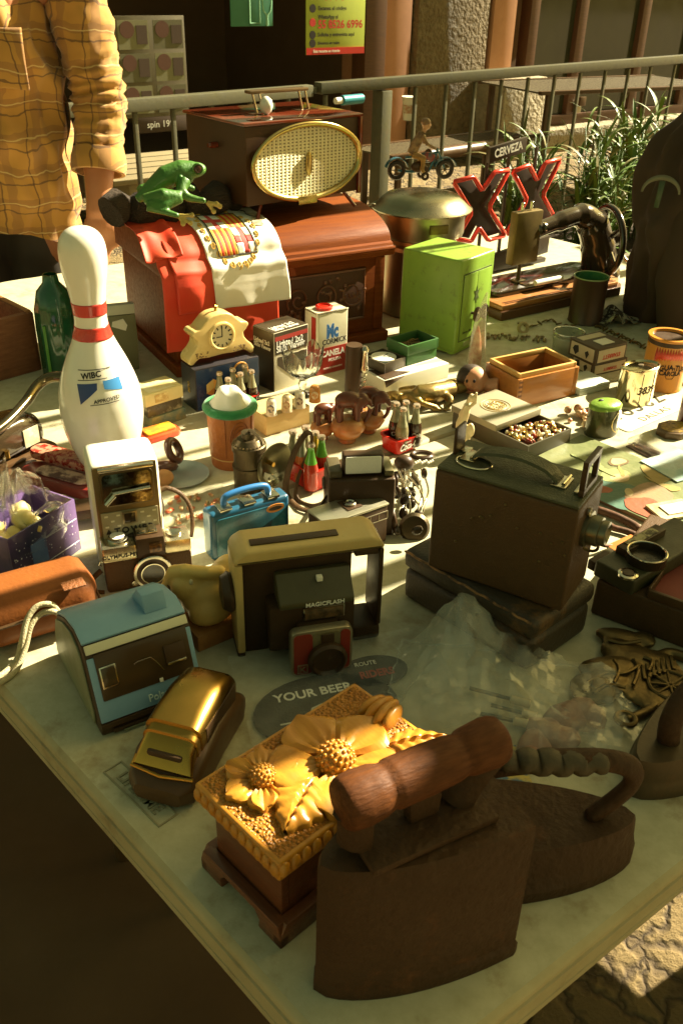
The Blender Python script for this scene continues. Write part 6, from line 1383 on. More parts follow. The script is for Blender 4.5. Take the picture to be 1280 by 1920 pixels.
# ---- log and frog
zl = TZ+RH+RO
a_, b_ = P(222, 436, zl), P(450, 408, zl); yw = math.atan2(b_.y-a_.y, b_.x-a_.x); ll = (b_-a_).length
lg_ = T('bark_log', 'dark rough piece of bark lying beside the radio under the frog', 'log', (a_.x, a_.y, zl+.001), yw)
bark = mat('bark', (.045, .026, .012), .85, c2=(.04, .024, .012), sc=20, stretch=(1, 8, 8), bump=1, bs=50, bd=.01)
m_ = MB().tube([(ll*i/14, .03+.008*math.sin(i), .028+.006*math.sin(i*1.7)) for i in range(15)], [.030+.006*math.sin(i*2.3) for i in range(15)], 16)
for v in m_.v: v += Vector((0, .6, 1))*.008*noise.noise(Vector((v.x*9, v.y*60, v.z*60)))
m_.build('log', bark, lg_, ang=60)
LT = lg_.location.z+.060
fq = P(318, 378, LT)
fg = T('toy_frog', 'green rubber tree frog crouching on the bark', 'frog', fq, R(20))
frm = mat('frog_green', (.030, .125, .012), .45, c2=(.065, .15, .018), sc=30, con=.4, bump=.5, bs=220, coat=.15)
def fp_(px, py, y=0): # picture-plane helper in the frog's own vertical plane
    s_ = ppm(fq); return ((px-318)/s_, y, (385-py)/s_*.86)
m_ = MB()
m_.tube([fp_(258, 378), fp_(285, 358), fp_(315, 335), fp_(345, 322), fp_(368, 320)], [.007, .015, .021, .019, .014], 16)
m_.ell(fp_(366, 322), (.024, .018, .0135), (0, -.1, 0)); m_.ell(fp_(352, 335), (.015, .015, .013))
m_.tube([fp_(268, 370, -.03), fp_(300, 360, -.045), fp_(332, 366, -.042)], [.010, .013, .010], 12); m_.tube([fp_(332, 366, -.042), fp_(300, 378, -.05), fp_(268, 380, -.05)], [.010, .011, .008], 12)
m_.tube([fp_(268, 380, -.05), fp_(300, 390, -.06), fp_(322, 398, -.066)], [.008, .006, .005], 10)
m_.tube([fp_(345, 338, -.018), fp_(335, 355, -.032), fp_(345, 368, -.038)], [.013, .010, .008], 10); m_.tube([fp_(345, 368, -.038), fp_(362, 372, -.045), fp_(376, 374, -.05)], [.008, .006, .005], 10)
m_.tube([fp_(340, 335, .02), fp_(350, 360, .03), fp_(372, 368, .025)], [.012, .008, .005], 10); m_.tube([fp_(270, 372, .03), fp_(310, 362, .045), fp_(320, 378, .05)], [.014, .014, .008], 10)
m_.build('body', frm, fg, remesh=.0024, smooth=2)
toe = mat('frog_toes', (.36, .27, .06), .45)
m_ = MB()
for (ax, ay), ends in (((322, 398), ((328, 414), (342, 413), (346, 397))), ((376, 374), ((386, 392), (398, 382), (392, 376)))):
    for ex, ey in ends:
        m_.tube([fp_(ax, ay, -.062), fp_((ax+ex)/2, (ay+ey)/2, -.066), fp_(ex, ey, -.068)], [.004, .003, .0032], 8); m_.ell(fp_(ex, ey, -.068), .0048, seg=10)
m_.build('toes', toe, fg, remesh=.0018, smooth=1)
MB().ell(fp_(371, 316, -.016), (.0085, .006, .0085), seg=16).build('eye', mat('frog_eye', (.045, .016, .008), .15), fg, ang=180); MB().torus(fp_(371, 316, -.018), .0085, .0018, (0, 1, 0)).build('eyelid', frm, fg)
# ---- covered metal pot, toy motorcycle
loc, rad, h_ = Rd(776, 606, 176, 395)
r_ = T('metal_pot', 'tall tarnished metal pot with a domed lid behind the green safe', 'pot', loc, 0)
MB().lathe([(rad*.80, 0), (rad*.84, .004), (rad*.80, h_*.55), (rad*.82, h_*.60), (rad*.78, h_*.63), (rad*.80, h_*.66), (rad*.78, h_*.69), (rad*.93, h_*.72), (rad*.95, h_*.74), (rad*.95, h_*.92), (rad*.93, h_*.93)], 48).build('body', steel, r_, ang=30)
potl = mat('lid_steel', (.40, .36, .22), .28, 1, c2=(.26, .22, .12), sc=7, dirt=.3)
MB().lathe([(rad*1.08, h_*.932), (rad*1.10, h_*.945), (rad*1.02, h_*.962), (rad*.92, h_*1.0), (rad*.80, h_*1.045), (rad*.55, h_*1.07), (rad*.2, h_*1.08), (.001, h_*1.08)], 56).build('lid', potl, r_, ang=50)
q = local(r_, loc+Vector((.5, -1, 0)).normalized()*rad*.955); MB().box((-.022, -rad*.965, h_*.79), (.022, -rad*.93, h_*.87), .002).build('maker_plate', brassd, r_).rotation_euler = (0, 0, .35)
MB().torus((-rad*1.08, -.01, h_*.90), .016, .0025, (0, 1, 0)).build('handle_ring', steel, r_)
ZM = TZ+h_*1.078
a_, b_ = P(742, 338, ZM), P(832, 336, ZM)
yw = math.atan2(b_.y-a_.y, b_.x-a_.x); wb = (b_-a_).length; mo = T('toy_motorcycle', 'tin toy motorcycle with rider standing on the pot lid', 'toy motorcycle', a_, yw)
sc_ = wb/90
mblu = mat('toy_blue', (.03, .13, .18), .3, c2=(.02, .08, .11), sc=30, coat=.4)
for x in (0, wb*1.0):
    wh = MB().torus((x, 0, 17*sc_), 13*sc_, 4*sc_, (0, 1, 0), seg=26).build('wheel', mat('toy_tyre', (.035, .022, .011), .5), mo)
    m_ = MB()
    for i in range(6): m_.cyl((x, 0, 17*sc_), (x+12*sc_*math.cos(i*1.047), 0, 17*sc_+12*sc_*math.sin(i*1.047)), .8*sc_, seg=6)
    m_.ell((x, 0, 17*sc_), 3.2*sc_, seg=10).build('spokes', brassd, wh)
    m_ = MB(); n = 12
    ps = [(x+20*sc_*math.cos(R(15+150*i/n)), 17*sc_+20*sc_*math.sin(R(15+150*i/n))) for i in range(n+1)]; po = [(x+21.5*sc_*math.cos(R(15+150*i/n)), 17*sc_+21.5*sc_*math.sin(R(15+150*i/n))) for i in range(n+1)]
    m_.prism(ps+po[::-1], -6*sc_, 6*sc_).build('mudguard', mblu, mo)
m_ = MB().tube([(0, 0, 17*sc_), (25*sc_, 0, 14*sc_), (60*sc_, 0, 15*sc_), (72*sc_, 0, 44*sc_)], 2.4*sc_, 8).tube([(wb, 0, 17*sc_), (76*sc_, 0, 46*sc_), (70*sc_, 0, 52*sc_)], 2*sc_, 8).tube([(15*sc_, 0, 38*sc_), (45*sc_, 0, 40*sc_), (74*sc_, 0, 46*sc_)], 2.4*sc_, 8)
m_.tube([(70*sc_, -11*sc_, 50*sc_), (74*sc_, -6*sc_, 52*sc_), (74*sc_, 6*sc_, 52*sc_), (70*sc_, 11*sc_, 50*sc_)], 1.5*sc_, 6).build('frame', mblu, mo)
MB().ell((56*sc_, 0, 38*sc_), (17*sc_, 6*sc_, 9*sc_)).build('tank', mat('toy_red', (.32, .05, .03), .3, c2=(.05, .10, .12), sc=90, con=.2), mo)
MB().ell((40*sc_, 0, 22*sc_), (14*sc_, 7*sc_, 10*sc_)).ell((52*sc_, 0, 16*sc_), (8*sc_, 6*sc_, 8*sc_)).build('engine', blackm, mo)
for y in (-12, 12): MB().torus((50*sc_, y*sc_, 8*sc_), 5*sc_, 2.6*sc_, (0, 1, 0), seg=18).build('side_wheel', black, mo)
MB().cyl((50*sc_, -11*sc_, 8*sc_), (50*sc_, 11*sc_, 8*sc_), 1.2*sc_).build('axle', chrome, mo)
rd = T('toy_rider', 'tin rider in tan jacket and boots leaning over the toy motorcycle', 'figure', mo.location, yw)
m_ = MB().tube([(26*sc_, 0, 44*sc_), (34*sc_, 0, 62*sc_), (44*sc_, 0, 78*sc_)], [9*sc_, 9*sc_, 8*sc_], 12)
for s_ in (-1, 1): m_.tube([(42*sc_, s_*7*sc_, 76*sc_), (50*sc_, s_*10*sc_, 62*sc_), (68*sc_, s_*10*sc_, 53*sc_)], [4*sc_, 3.4*sc_, 2.6*sc_], 10)
m_.build('jacket', mat('tin_tan', (.40, .25, .10), .35, c2=(.12, .06, .03), sc=70, con=.3), rd, remesh=.0022, smooth=1)
m_ = MB()
for s_ in (-1, 1): m_.tube([(26*sc_, s_*5*sc_, 44*sc_), (46*sc_, s_*9*sc_, 38*sc_), (44*sc_, s_*10*sc_, 18*sc_), (50*sc_, s_*10*sc_, 12*sc_)], [7*sc_, 6*sc_, 4*sc_, 3.5*sc_], 10)
m_.build('trousers', mat('tin_ochre', (.42, .24, .05), .35, c2=(.2, .1, .03), sc=60), rd, remesh=.0022, smooth=1)
m_ = MB().ell((50*sc_, 0, 92*sc_), (8*sc_, 7.5*sc_, 9*sc_)).ell((57*sc_, 0, 91*sc_), (2.5*sc_, 2*sc_, 2*sc_)).tube([(45*sc_, 0, 80*sc_), (48*sc_, 0, 86*sc_)], 4*sc_)
m_.build('head', mat('tin_flesh', (.5, .28, .14), .4), rd, remesh=.0016, smooth=1)
MB().ell((48.5*sc_, 0, 96*sc_), (8.8*sc_, 8.4*sc_, 7*sc_)).build('cap', mat('tin_cap', (.20, .11, .05), .4), rd, ang=180)
# ---- neon beer sign
q = P(935, 512); nA = R(37)
r_ = T('beer_sign', 'red-outlined XX beer sign lettered CERVEZA and EQUIS standing at the back of the table', 'sign', q, nA)
nx_ = lambda px, py, y=0: (lambda t_: Vector((t_[0], y, t_[1])))(nproj(px, py))
def nproj(px, py):
    d = FWD*FPX+RT*(px-640)-UP*(py-960); n_ = Vector((-math.sin(nA), math.cos(nA), 0)); t_ = (q-EYEP).dot(n_)/d.dot(n_); p = EYEP+d*t_
    l_ = local(r_, p); return l_.x, l_.z
neon = mat('neon_red', (.75, .035, .02), .25, c2=(.68, .05, .025), sc=10, coat=.4)
sblk = mat('sign_black', (.035, .022, .012), .4)
X1 = [(846, 340), (884, 331), (900, 357), (923, 322), (951, 318), (912, 388), (944, 440), (911, 450), (894, 425), (880, 452), (852, 447), (881, 397)]
X2 = [(957, 321), (988, 309), (1003, 338), (1018, 305), (1047, 297), (1013, 365), (1036, 408), (1002, 424), (981, 432), (945, 438), (984, 373), (970, 345)]
for X_ in (X1, X2):
    pts = [nx_(a, b_, -.006) for a, b_ in X_]
    MB().tube(sum([[pts[i]+(pts[(i+1) % len(pts)]-pts[i])*.08, pts[i]+(pts[(i+1) % len(pts)]-pts[i])*.92] for i in range(len(pts))], []), .0058, 8, True).build('neon_outline', neon, r_, ang=180)
    c_ = sum(pts, Vector())/len(pts)
    MB().prism([((p.x-c_.x)*.93+c_.x, (p.z-c_.z)*.93+c_.z) for p in pts], .004, .010, .001).build('letter_plate', sblk, r_)
a_, b_ = nx_(922, 296), nx_(982, 276); sl_ = math.atan2(b_.z-a_.z, b_.x-a_.x)
MB().prism([(a_.x-.008, a_.z-.012), (b_.x+.008, b_.z-.012), (b_.x+.008, b_.z+.024), (a_.x-.008, a_.z+.024)], .0, .010, .001).build('top_board', sblk, r_)
txt('CERVEZA', .027, pl(((a_.x+b_.x)/2, -.0006, (a_.z+b_.z)/2+.006), (b_-a_), Vector((-(b_-a_).z, 0, (b_-a_).x))), inkw, r_, bold=.025, sx=.84)
a_, b_ = nx_(928, 504), nx_(1022, 470)
MB().prism([(a_.x-.01, a_.z-.006), (b_.x+.01, b_.z-.006), (b_.x+.01, b_.z+.040), (a_.x-.01, a_.z+.040)], .0, .010, .001).build('lower_board', sblk, r_)
txt('EQUIS', .042, pl(((a_.x+b_.x)/2, -.0006, (a_.z+b_.z)/2+.016), (b_-a_), Vector((-(b_-a_).z, 0, (b_-a_).x))), inkw, r_, bold=.025, sx=.9)
for px in (920, 960, 1010): p = nx_(px, 300); MB().box((p.x-.004, .0101, .0), (p.x+.004, .016, p.z+.03), .001).build('bracket', sblk, r_)
MB().box((nx_(850, 400).x, .0101, -.0), (nx_(1040, 400).x, .030, .012), .002).build('foot', sblk, r_)
# ---- sewing machine
A_, B_ = P(938, 603), P(1176, 550); yw = math.atan2(B_.y-A_.y, B_.x-A_.x); w_ = (B_-A_).length; d_ = .185
r_ = T('sewing_machine', 'old black hand-cranked sewing machine on an inlaid wooden base', 'sewing machine', A_, yw)
inl = mat('base_wood', (.40, .17, .045), .38, c2=(.27, .10, .025), sc=14, stretch=stretchx(9), coat=.3)
h_ = .034
ou = [(0, 0), (w_-.03, 0), (w_-.006, .02), (w_, .05), (w_, d_-.03), (w_-.02, d_), (0, d_)]
MB().prism(ou, .0, h_*.62, .003, axis='z').build('base', mat('base_dark', (.09, .035, .012), .4), r_)
MB().prism([(x-.006 if x > .1 else x+.006, y-.006 if y > .1 else y+.006) for x, y in ou], h_*.6205, h_, .004, axis='z').build('base_top', inl, r_)
for y in (.012, .02): MB().box((.02, y, h_+.0002), (w_-.04, y+.003, h_+.0012), 0).build('inlay', mat('inlay_dark', (.10, .035, .012), .4), r_)
zb = h_+.0005; enam = mat('black_enamel', (.03, .02, .011), .14, c2=(.045, .034, .018), sc=10, coat=.6)
MB().prism(rr(.03, .055, w_*.93, d_-.02, .02), zb, zb+.012, .003, axis='z').build('bed', enam, r_)
def sw(px, py, y): # local point in the machine's own vertical plane at depth y
    n_ = Vector((-math.sin(yw), math.cos(yw), 0)); d = FWD*FPX+RT*(px-640)-UP*(py-960); o_ = A_+n_*y; t_ = (o_-EYEP).dot(n_)/d.dot(n_); return local(r_, EYEP+d*t_)
YM = .10
m_ = MB().tube(spline([sw(1003, 432, YM), sw(1040, 418, YM), sw(1080, 405, YM), sw(1105, 412, YM), sw(1118, 450, YM), sw(1122, 500, YM), sw(1122, 545, YM)], 6), [.019]*7+[.023]*6+[.030]*6+[.040]*6+[.044]*6+[.052]*6, 18)
m_.build('arm', enam, r_, ang=180)
hd = MB(); a_ = sw(962, 400, YM); b_ = sw(1002, 488, YM)
hd.box((a_.x+.003, YM-.012, b_.z), (b_.x-.004, YM+.012, a_.z+.002), .004).build('head', mat('aged_nickel', (.24, .17, .05), .45, .5, c2=(.10, .065, .022), sc=16, dirt=.6, dsc=20), r_)
for dx in (.30, .62): MB().cyl((a_.x+(b_.x-a_.x)*dx, YM, a_.z+.0042), (a_.x+(b_.x-a_.x)*dx, YM, a_.z+.022), .004, bev=.0008).build('tension_post', chrome, r_)
MB().cyl((a_.x+(b_.x-a_.x)*.45, YM, zb+.018), (a_.x+(b_.x-a_.x)*.45, YM, b_.z), .005).build('needle_bar', blackm, r_); MB().box((a_.x+(b_.x-a_.x)*.30, YM-.012, zb+.0125), (a_.x+(b_.x-a_.x)*.62, YM+.012, zb+.018), .002).build('presser_foot', steel, r_)
MB().lathe([(.001, 0), (.012, .001), (.012, .006), (.001, .008)], 18, M=Matrix.Translation((b_.x+.001, YM-.010, (a_.z+b_.z)/2+.02)) @ Matrix.Rotation(R(90), 4, 'Y')).build('tension_dial', chrome, r_)
wc = sw(1118, 452, YM); wr = .082
wh = MB().torus((wc.x+.022, YM-.01, wc.z), wr, .0085, (1, -.35, 0), seg=44, seg2=10).build('handwheel', enam, r_, ang=180)
m_ = MB(); nrm = Vector((1, -.35, 0)).to_track_quat('Z', 'Y')
for i in range(5):
    d0 = nrm @ Vector((math.cos(i*1.2566), math.sin(i*1.2566), 0)); c_ = Vector((wc.x+.022, YM-.01, wc.z)); m_.tube([c_, c_+d0*wr*.5, c_+d0*wr*.96], [.010, .006, .0045], 8)
m_.build('spokes', enam, wh)
MB().lathe([(.001, 0), (.018, .002), (.018, .02), (.001, .024)], 20, M=Matrix.Translation((wc.x+.05, YM, wc.z)) @ nrm.to_matrix().to_4x4()).build('hub', enam, r_)
MB().tube(spline([(wc.x+.06, YM-.03, wc.z-.02), (wc.x+.05, YM-.06, wc.z-.04), (wc.x+.09, YM-.075, wc.z-.055)], 5), .0045, 8).build('crank', chrome, r_)
MB().box((w_*.30, .060, zb+.0122), (w_*.58, .085, zb+.016), .002).build('slide_plate', chrome, r_); MB().cyl((w_*.34, .05, zb+.02), (w_*.55, .05, zb+.02), .007, bev=.001).build('shuttle_cover', white, r_)
# ---- dark cylinder tin, jar, key chain, glove
loc, rad, h_ = Rd(1093, 612, 66, 527)
r_ = T('round_tin', 'tall dark brown round tin with a green inside, before the sewing machine', 'tin', loc, 0)
MB().lathe([(rad*.97, 0), (rad, .002), (rad*.97, .004), (rad*.97, h_-.006), (rad*1.01, h_-.004), (rad*1.01, h_), (rad*.94, h_)], 40, caps=False).build('wall', mat('dark_tin', (.055, .028, .014), .4, c2=(.04, .02, .01), sc=20, dirt=.4), r_)
MB().lathe([(rad*.935, h_*.999), (rad*.93, .01), (.001, .009)], 40, caps=False).build('inside', mat('tin_green', (.02, .16, .05), .25, c2=(.12, .22, .08), sc=20), r_)
MB().torus((0, 0, h_), rad*.98, .0016, seg=40).build('rim', mat('rim_green', (.28, .34, .14), .3, .5), r_)
loc, rad, h_ = Rd(1059, 672, 60, 632)
r_ = T('glass_jar', 'low open glass jar with a screw rim behind the small tool boxes', 'jar', loc, 0)
MB().lathe([(rad*.9, 0), (rad*.95, .003), (rad*.97, h_*.6), (rad*1.0, h_*.7), (rad*1.0, h_*.8), (rad*.96, h_*.84), (rad*1.0, h_*.9), (rad, h_), (rad*.92, h_), (rad*.88, h_*.3), (.001, h_*.28)], 36).build('jar', mat('jar_glass', (.45, .45, .32), .08, c2=(.3, .3, .2), sc=20, alpha=.55, spec=.8), r_)
MB().torus((0, 0, h_), rad*.97, .0018, seg=36).build('rim', chrome, r_); MB().lathe([(.001, h_*.5), (rad*.85, h_*.5), (rad*.85, h_*.48)], 30).build('wax', mat('jar_wax', (.34, .36, .24), .5), r_)
q = P(1010, 620); r_ = T('key_chain', 'small dull chain with keys lying before the sewing machine', 'chain', q, 0)
m_ = MB()
for i in range(12): p_ = local(r_, P(975+9*i, 606+6*math.sin(i*.8), TZ+.004)); m_.torus(p_, .006, .0016, (math.sin(i*2), .4, 1), seg=12, seg2=6)
o_ = m_.build('chain', brassd, r_); MB().torus(local(r_, P(980, 615, TZ+.01)), .011, .004, (.4, -1, .3)).build('ring', mat('tan_ring', (.35, .26, .13), .5), r_)
q = P(960, 636); r_ = T('charm_bag', 'narrow flat clear bag of dull beads in front of the green safe', 'bag', q, R(-6)); rnd = random.Random(4); m_ = MB()
for i in range(60): m_.ell((rnd.uniform(-.06, .07), rnd.uniform(-.014, .014), .004), (rnd.uniform(.002, .005),)*3, seg=6)
m_.build('beads', mat('dull_beads', (.34, .26, .14), .35, .4, c2=(.2, .13, .06), sc=80), r_); MB().grid(lambda u, v: (-.075+.16*u, -.022+.044*v, .009+.003*noise.noise((u*9, v*5, 0))), 24, 8).build('bag', plastic_clear, r_, ang=180)
q = P(1145, 605); r_ = T('black_gloves', 'crumpled black fabric piece with pale marks right of the dark tin', 'cloth', q, R(20))
def gl(u, v): x, y = -.04+.10*u, -.03+.08*v; return (x, y, .004+.035*abs(noise.noise((x*22, y*22, 3)))*math.sin(u*math.pi)*1.6)
MB().grid(gl, 30, 26).build('cloth', mat('dark_cloth', (.032, .02, .011), .85, c2=(.30, .27, .18), sc=70, con=.03), r_, ang=180, solid=.002)
q = P(1185, 622); r_ = T('brass_chain', 'tarnished brass clasp chain lying behind the orange can', 'chain', q, 0); m_ = MB()
for i in range(14): m_.torus(local(r_, P(1120+7*i, 612+3.0*i, TZ+.004)), .006, .0020, (math.sin(i*1.9), .6, .8), seg=12, seg2=6)
m_.build('chain', brassd, r_)
# ---- orange can, silver tin, green tin
loc, rad, h_ = Rd(1233, 737, 80, 640)
r_ = T('orange_can', 'tall orange can printed with a red zigzag burst and dark lettering', 'can', loc, R(-90))
orn = mat('orange_print', (.56, .24, .03), .34, c2=(.48, .17, .025), sc=14, coat=.3, dirt=.35, dc=(.20, .07, .02))
MB().lathe([(rad*.99, 0), (rad*1.02, .002), (rad*.98, .005), (rad*.98, h_-.005), (rad*1.03, h_-.003), (rad*1.03, h_), (rad*.84, h_), (rad*.83, h_-.006)], 44, caps=False).build('wall', orn, r_)
MB().lathe([(.001, h_-.03), (rad*.83, h_-.028), (rad*.83, h_-.006)], 36, caps=False).build('inside', mat('can_inside', (.22, .19, .12), .4, .5), r_)
MB().lathe([(rad*.982, h_-.014), (rad*.985, h_-.010), (rad*.982, h_-.0055)], 44).build('top_band', black, r_)
def onc(x, z, e=.0005, a0=0): a = a0+x/rad; return Vector(((rad*.98+e)*math.cos(a), (rad*.98+e)*math.sin(a), z))
def strip_c(poly_top, poly_bot, m, nm, e):
    m_ = MB(); n = len(poly_top); vs = [onc(*p, e) for p in poly_top]+[onc(*p, e) for p in poly_bot]
    return m_.add(vs, [[i, i+1, n+i+1, n+i] for i in range(n-1)]).build(nm, m, r_, ang=180, solid=.0002)
tz = [(-.036+.072*i/28, h_*(.86 if i % 2 else .74)) for i in range(29)]; bz = [(x, h_*(.58+.10*math.sqrt(max(0, 1-(x/.037)**2))+(.0 if i % 2 else -.05))) for i, (x, z) in enumerate(tz)]
strip_c(tz, bz, mat('burst_red', (.50, .05, .02), .4), 'burst', .0004)
txt('AGUA-TUR', .0145, None, ink, r_, bold=.03, warp=lambda v: onc(v.x, h_*.50+v.y-8*v.x*v.x, .0008), ext=.0002, sx=.85)
txt('CAROLA', .0125, None, ink, r_, bold=.03, warp=lambda v: onc(v.x, h_*.385+v.y, .0008), ext=.0002, sx=.85)
MB().tube([onc(.011*math.cos(i*1.047), h_*.385+.012*math.sin(i*1.047), .0005) for i in range(6)], .0006, 5, True).build('hexagon', ink, r_)
loc, rad, h_ = Rd(1183, 770, 84, 700)
r_ = T('silver_tin', 'shiny oval silver tin engraved with worn dark digits', 'tin', loc, R(28))
svm = mat('polished_tin', (.70, .62, .38), .16, 1, c2=(.58, .48, .25), sc=9, dirt=.3, dsc=14)
MB().lathe([(rad*.96, 0), (rad, .003), (rad, h_-.005), (rad*1.03, h_-.003), (rad*1.03, h_), (rad*.97, h_+.001), (rad*.9, h_-.002), (rad*.4, h_+.001), (.001, h_+.001)], 52, sy=.62).build('body', svm, r_, ang=35)
def onov(x, z, e=.0008): a = -math.pi/2+x/rad; return Vector(((rad+e)*math.cos(a), .62*(rad+e)*math.sin(a), z))
txt('3839', .020, None, mat('worn_ink', (.10, .07, .03), .5), r_, warp=lambda v: onov(v.x, v.y+h_*.45), ext=.0002, bold=.02, shear=.2)
m_ = MB()
for x in (-.012, .016): m_.tube([onov(x, h_*(.1+.8*i/8), .0005) for i in range(9)], .0006, 5)
m_.build('dashed_line', MATS['worn_ink'], r_); MB().prism(ellp(.0, .0, .006, .004, 12), h_+.0012, h_+.0022, axis='z').build('lid_dent', MATS['worn_ink'], r_)
loc, rad, h_ = Rd(1122, 826, 70, 772)
r_ = T('green_tin', 'dark oval tin with a green domed lid and a gold oval outline', 'tin', loc, R(24))
MB().lathe([(rad*.96, 0), (rad, .003), (rad*.95, h_-.004)], 48, sy=.72).build('body', mat('olive_tin', (.07, .07, .022), .28, .3, c2=(.05, .045, .018), sc=14, coat=.3), r_, ang=40)
MB().lathe([(rad*.97, h_-.0042), (rad*.98, h_), (rad*.85, h_+.004), (rad*.4, h_+.007), (.001, h_+.0075)], 48, sy=.72).build('lid', mat('green_lid', (.16, .30, .03), .35, .2, c2=(.26, .36, .06), sc=20, bump=.4, bs=150, dirt=.3), r_, ang=60)
m_ = MB().tube([Vector(((rad*.975)*math.cos(-.95+.55*math.cos(i*.2618)), .72*rad*.975*math.sin(-.95+.55*math.cos(i*.2618)), h_*.5+h_*.36*math.sin(i*.2618))) for i in range(24)], .0011, 5, True); m_.build('oval_outline', goldr, r_)
MB().ell((-.008, .004, h_+.0075), (.005, .003, .002)).build('lid_mark', ink, r_)
q = P(1262, 812); r_ = T('snuff_tin', 'small octagonal brown tin with yellow print at the right edge', 'tin', q, R(30))
MB().prism([(.028*math.cos(R(22.5+45*i))*1.3, .028*math.sin(R(22.5+45*i))) for i in range(8)], 0, .012, .002, axis='z').build('body', mat('brown_tin', (.10, .055, .02), .35), r_); MB().prism([(.022*math.cos(R(22.5+45*i))*1.3, .022*math.sin(R(22.5+45*i))) for i in range(8)], .0122, .0128, axis='z').build('print', mat('yellow_print', (.48, .30, .05), .4, c2=(.12, .07, .02), sc=120, con=.2), r_)
loc, rad, h_ = Rd(1285, 805, 40, 735); r_ = T('lipstick_case', 'dark red cylinder cut off by the right edge of the photo', 'case', loc, 0); MB().lathe([(rad, 0), (rad, h_*.9), (rad*.9, h_*.92), (rad*.88, h_), (.001, h_)], 28).build('case', mat('dark_maroon', (.12, .03, .015), .3, coat=.3), r_)
# ---- small tool boxes, plastic case
def tool_box(A, B, C, top, z, lab, open_=False):
    bx = Box(A, B, C, top, z); r_ = thing('tool_box', lab, 'box', bx, 'printed tool boxes'); w_, d_, h_ = bx[2:]
    bp_ = mat('carton_edge', (.07, .045, .022), .6); pp_ = mat('carton_print', (.56, .48, .32), .6, c2=(.46, .36, .22), sc=20)
    MB().box((0, 0, 0), (w_, d_, h_), .0008).build('carton', bp_, r_)
    MB().box((w_*.08, -.0012, h_*.12), (w_*.92, -.0002, h_*.88), 0).build('side_print', pp_, r_)
    MB().box((w_+.0002, d_*.06, h_*.14), (w_+.0012, d_*.94, h_*.86), 0).build('end_print', pp_, r_)
    txt('STARRETT', h_*.34, pl((w_+.0014, d_*.5, h_*.42), (0, -1, 0), (0, 0, -1)), inkr, r_, bold=.02, sx=.9)
    MB().prism([(w_*.28+a*.010, h_*.5+b_*.012) for a, b_ in ((0, -.9), (.8, -.2), (.5, .8), (-.5, .6), (-.9, 0))], -.0018, -.0013).prism([(w_*.68+a*.007, h_*.45+b_*.010) for a, b_ in ((0, -.9), (.8, .2), (.2, .8), (-.8, .3))], -.0018, -.0013).build('tool_picture', ink, r_)
    MB().box((w_*.1, d_*.12, h_+.0002), (w_*.35, d_*.88, h_+.001), 0).build('top_print', pp_, r_)
    if open_: MB().box((w_*.5, d_*.3, h_+.0002), (w_*.85, d_*.7, h_+.0015), 0).build('label', paper, r_)
    return r_, h_
r_, hh = tool_box((1072, 686), (1108, 706), (1168, 690), 684, TZ, 'lower printed tool carton, under the other one beside the jar')
tool_box((1064, 663), (1114, 686), (1170, 672), 655, TZ+hh+.0012, 'upper printed tool carton with tool pictures, stacked on the other', True)
bx = Box((1062, 726), (1085, 743), (1130, 724), 729); r_ = thing('plastic_case', 'flat translucent white plastic case right of the open wooden box', 'case', bx); w_, d_, h_ = bx[2:]
w_ = max(w_, .06); MB().box((-.02, 0, 0), (bx[2], d_, h_*.55), .002).build('base', mat('milky', (.52, .54, .44), .3), r_); MB().box((-.02, 0, h_*.56), (bx[2]+.0005, d_, h_), .002).build('lid', mat('milky_lid', (.56, .60, .52), .2, c2=(.5, .54, .46), sc=10), r_)
# ---- dovetailed wooden box
bx = Box((908, 731), (965, 767), (1073, 738), 713)
r_ = thing('wooden_box', 'open honey-brown dovetailed wooden box without its lid', 'box', bx); w_, d_, h_ = bx[2:]
dvw = mat('dovetail_wood', (.42, .165, .035), .36, c2=(.30, .105, .02), sc=12, stretch=(9, 1.5, 9), coat=.3, dirt=.25, dc=(.14, .05, .015)); dvl = mat('pale_edge', (.60, .36, .11), .45, c2=(.50, .27, .07), sc=14, stretch=(9, 1.5, 9))
t_ = .010
MB().box((0, 0, 0), (w_, t_, h_), .0012).box((0, d_-t_, 0), (w_, d_, h_), .0012).box((0, t_+.0001, 0), (t_, d_-t_-.0001, h_), .0012).box((w_-t_, t_+.0001, 0), (w_, d_-t_-.0001, h_), .0012).build('sides', dvw, r_)
m_ = MB(); i_ = .0045; m_.box((i_, i_, h_+.0003), (w_-i_, t_, h_+.009), .0008).box((i_, d_-t_, h_+.0003), (w_-i_, d_-i_, h_+.009), .0008).box((i_, t_+.0001, h_+.0003), (t_, d_-t_-.0001, h_+.009), .0008).box((w_-t_, t_+.0001, h_+.0003), (w_-i_, d_-t_-.0001, h_+.009), .0008)
m_.build('rabbet_lip', dvl, r_); MB().box((t_+.0002, t_+.0002, .002), (w_-t_-.0002, d_-t_-.0002, .010), 0).build('bottom', mat('dark_red_inside', (.14, .035, .015), .6), r_)
dj = mat('joint_line', (.16, .055, .015), .5)
for i in range(6): MB().box((w_+.0001, .002, h_*(.06+.16*i)), (w_+.0004, .011, h_*(.13+.16*i)), 0).build('dovetail', dj, r_)
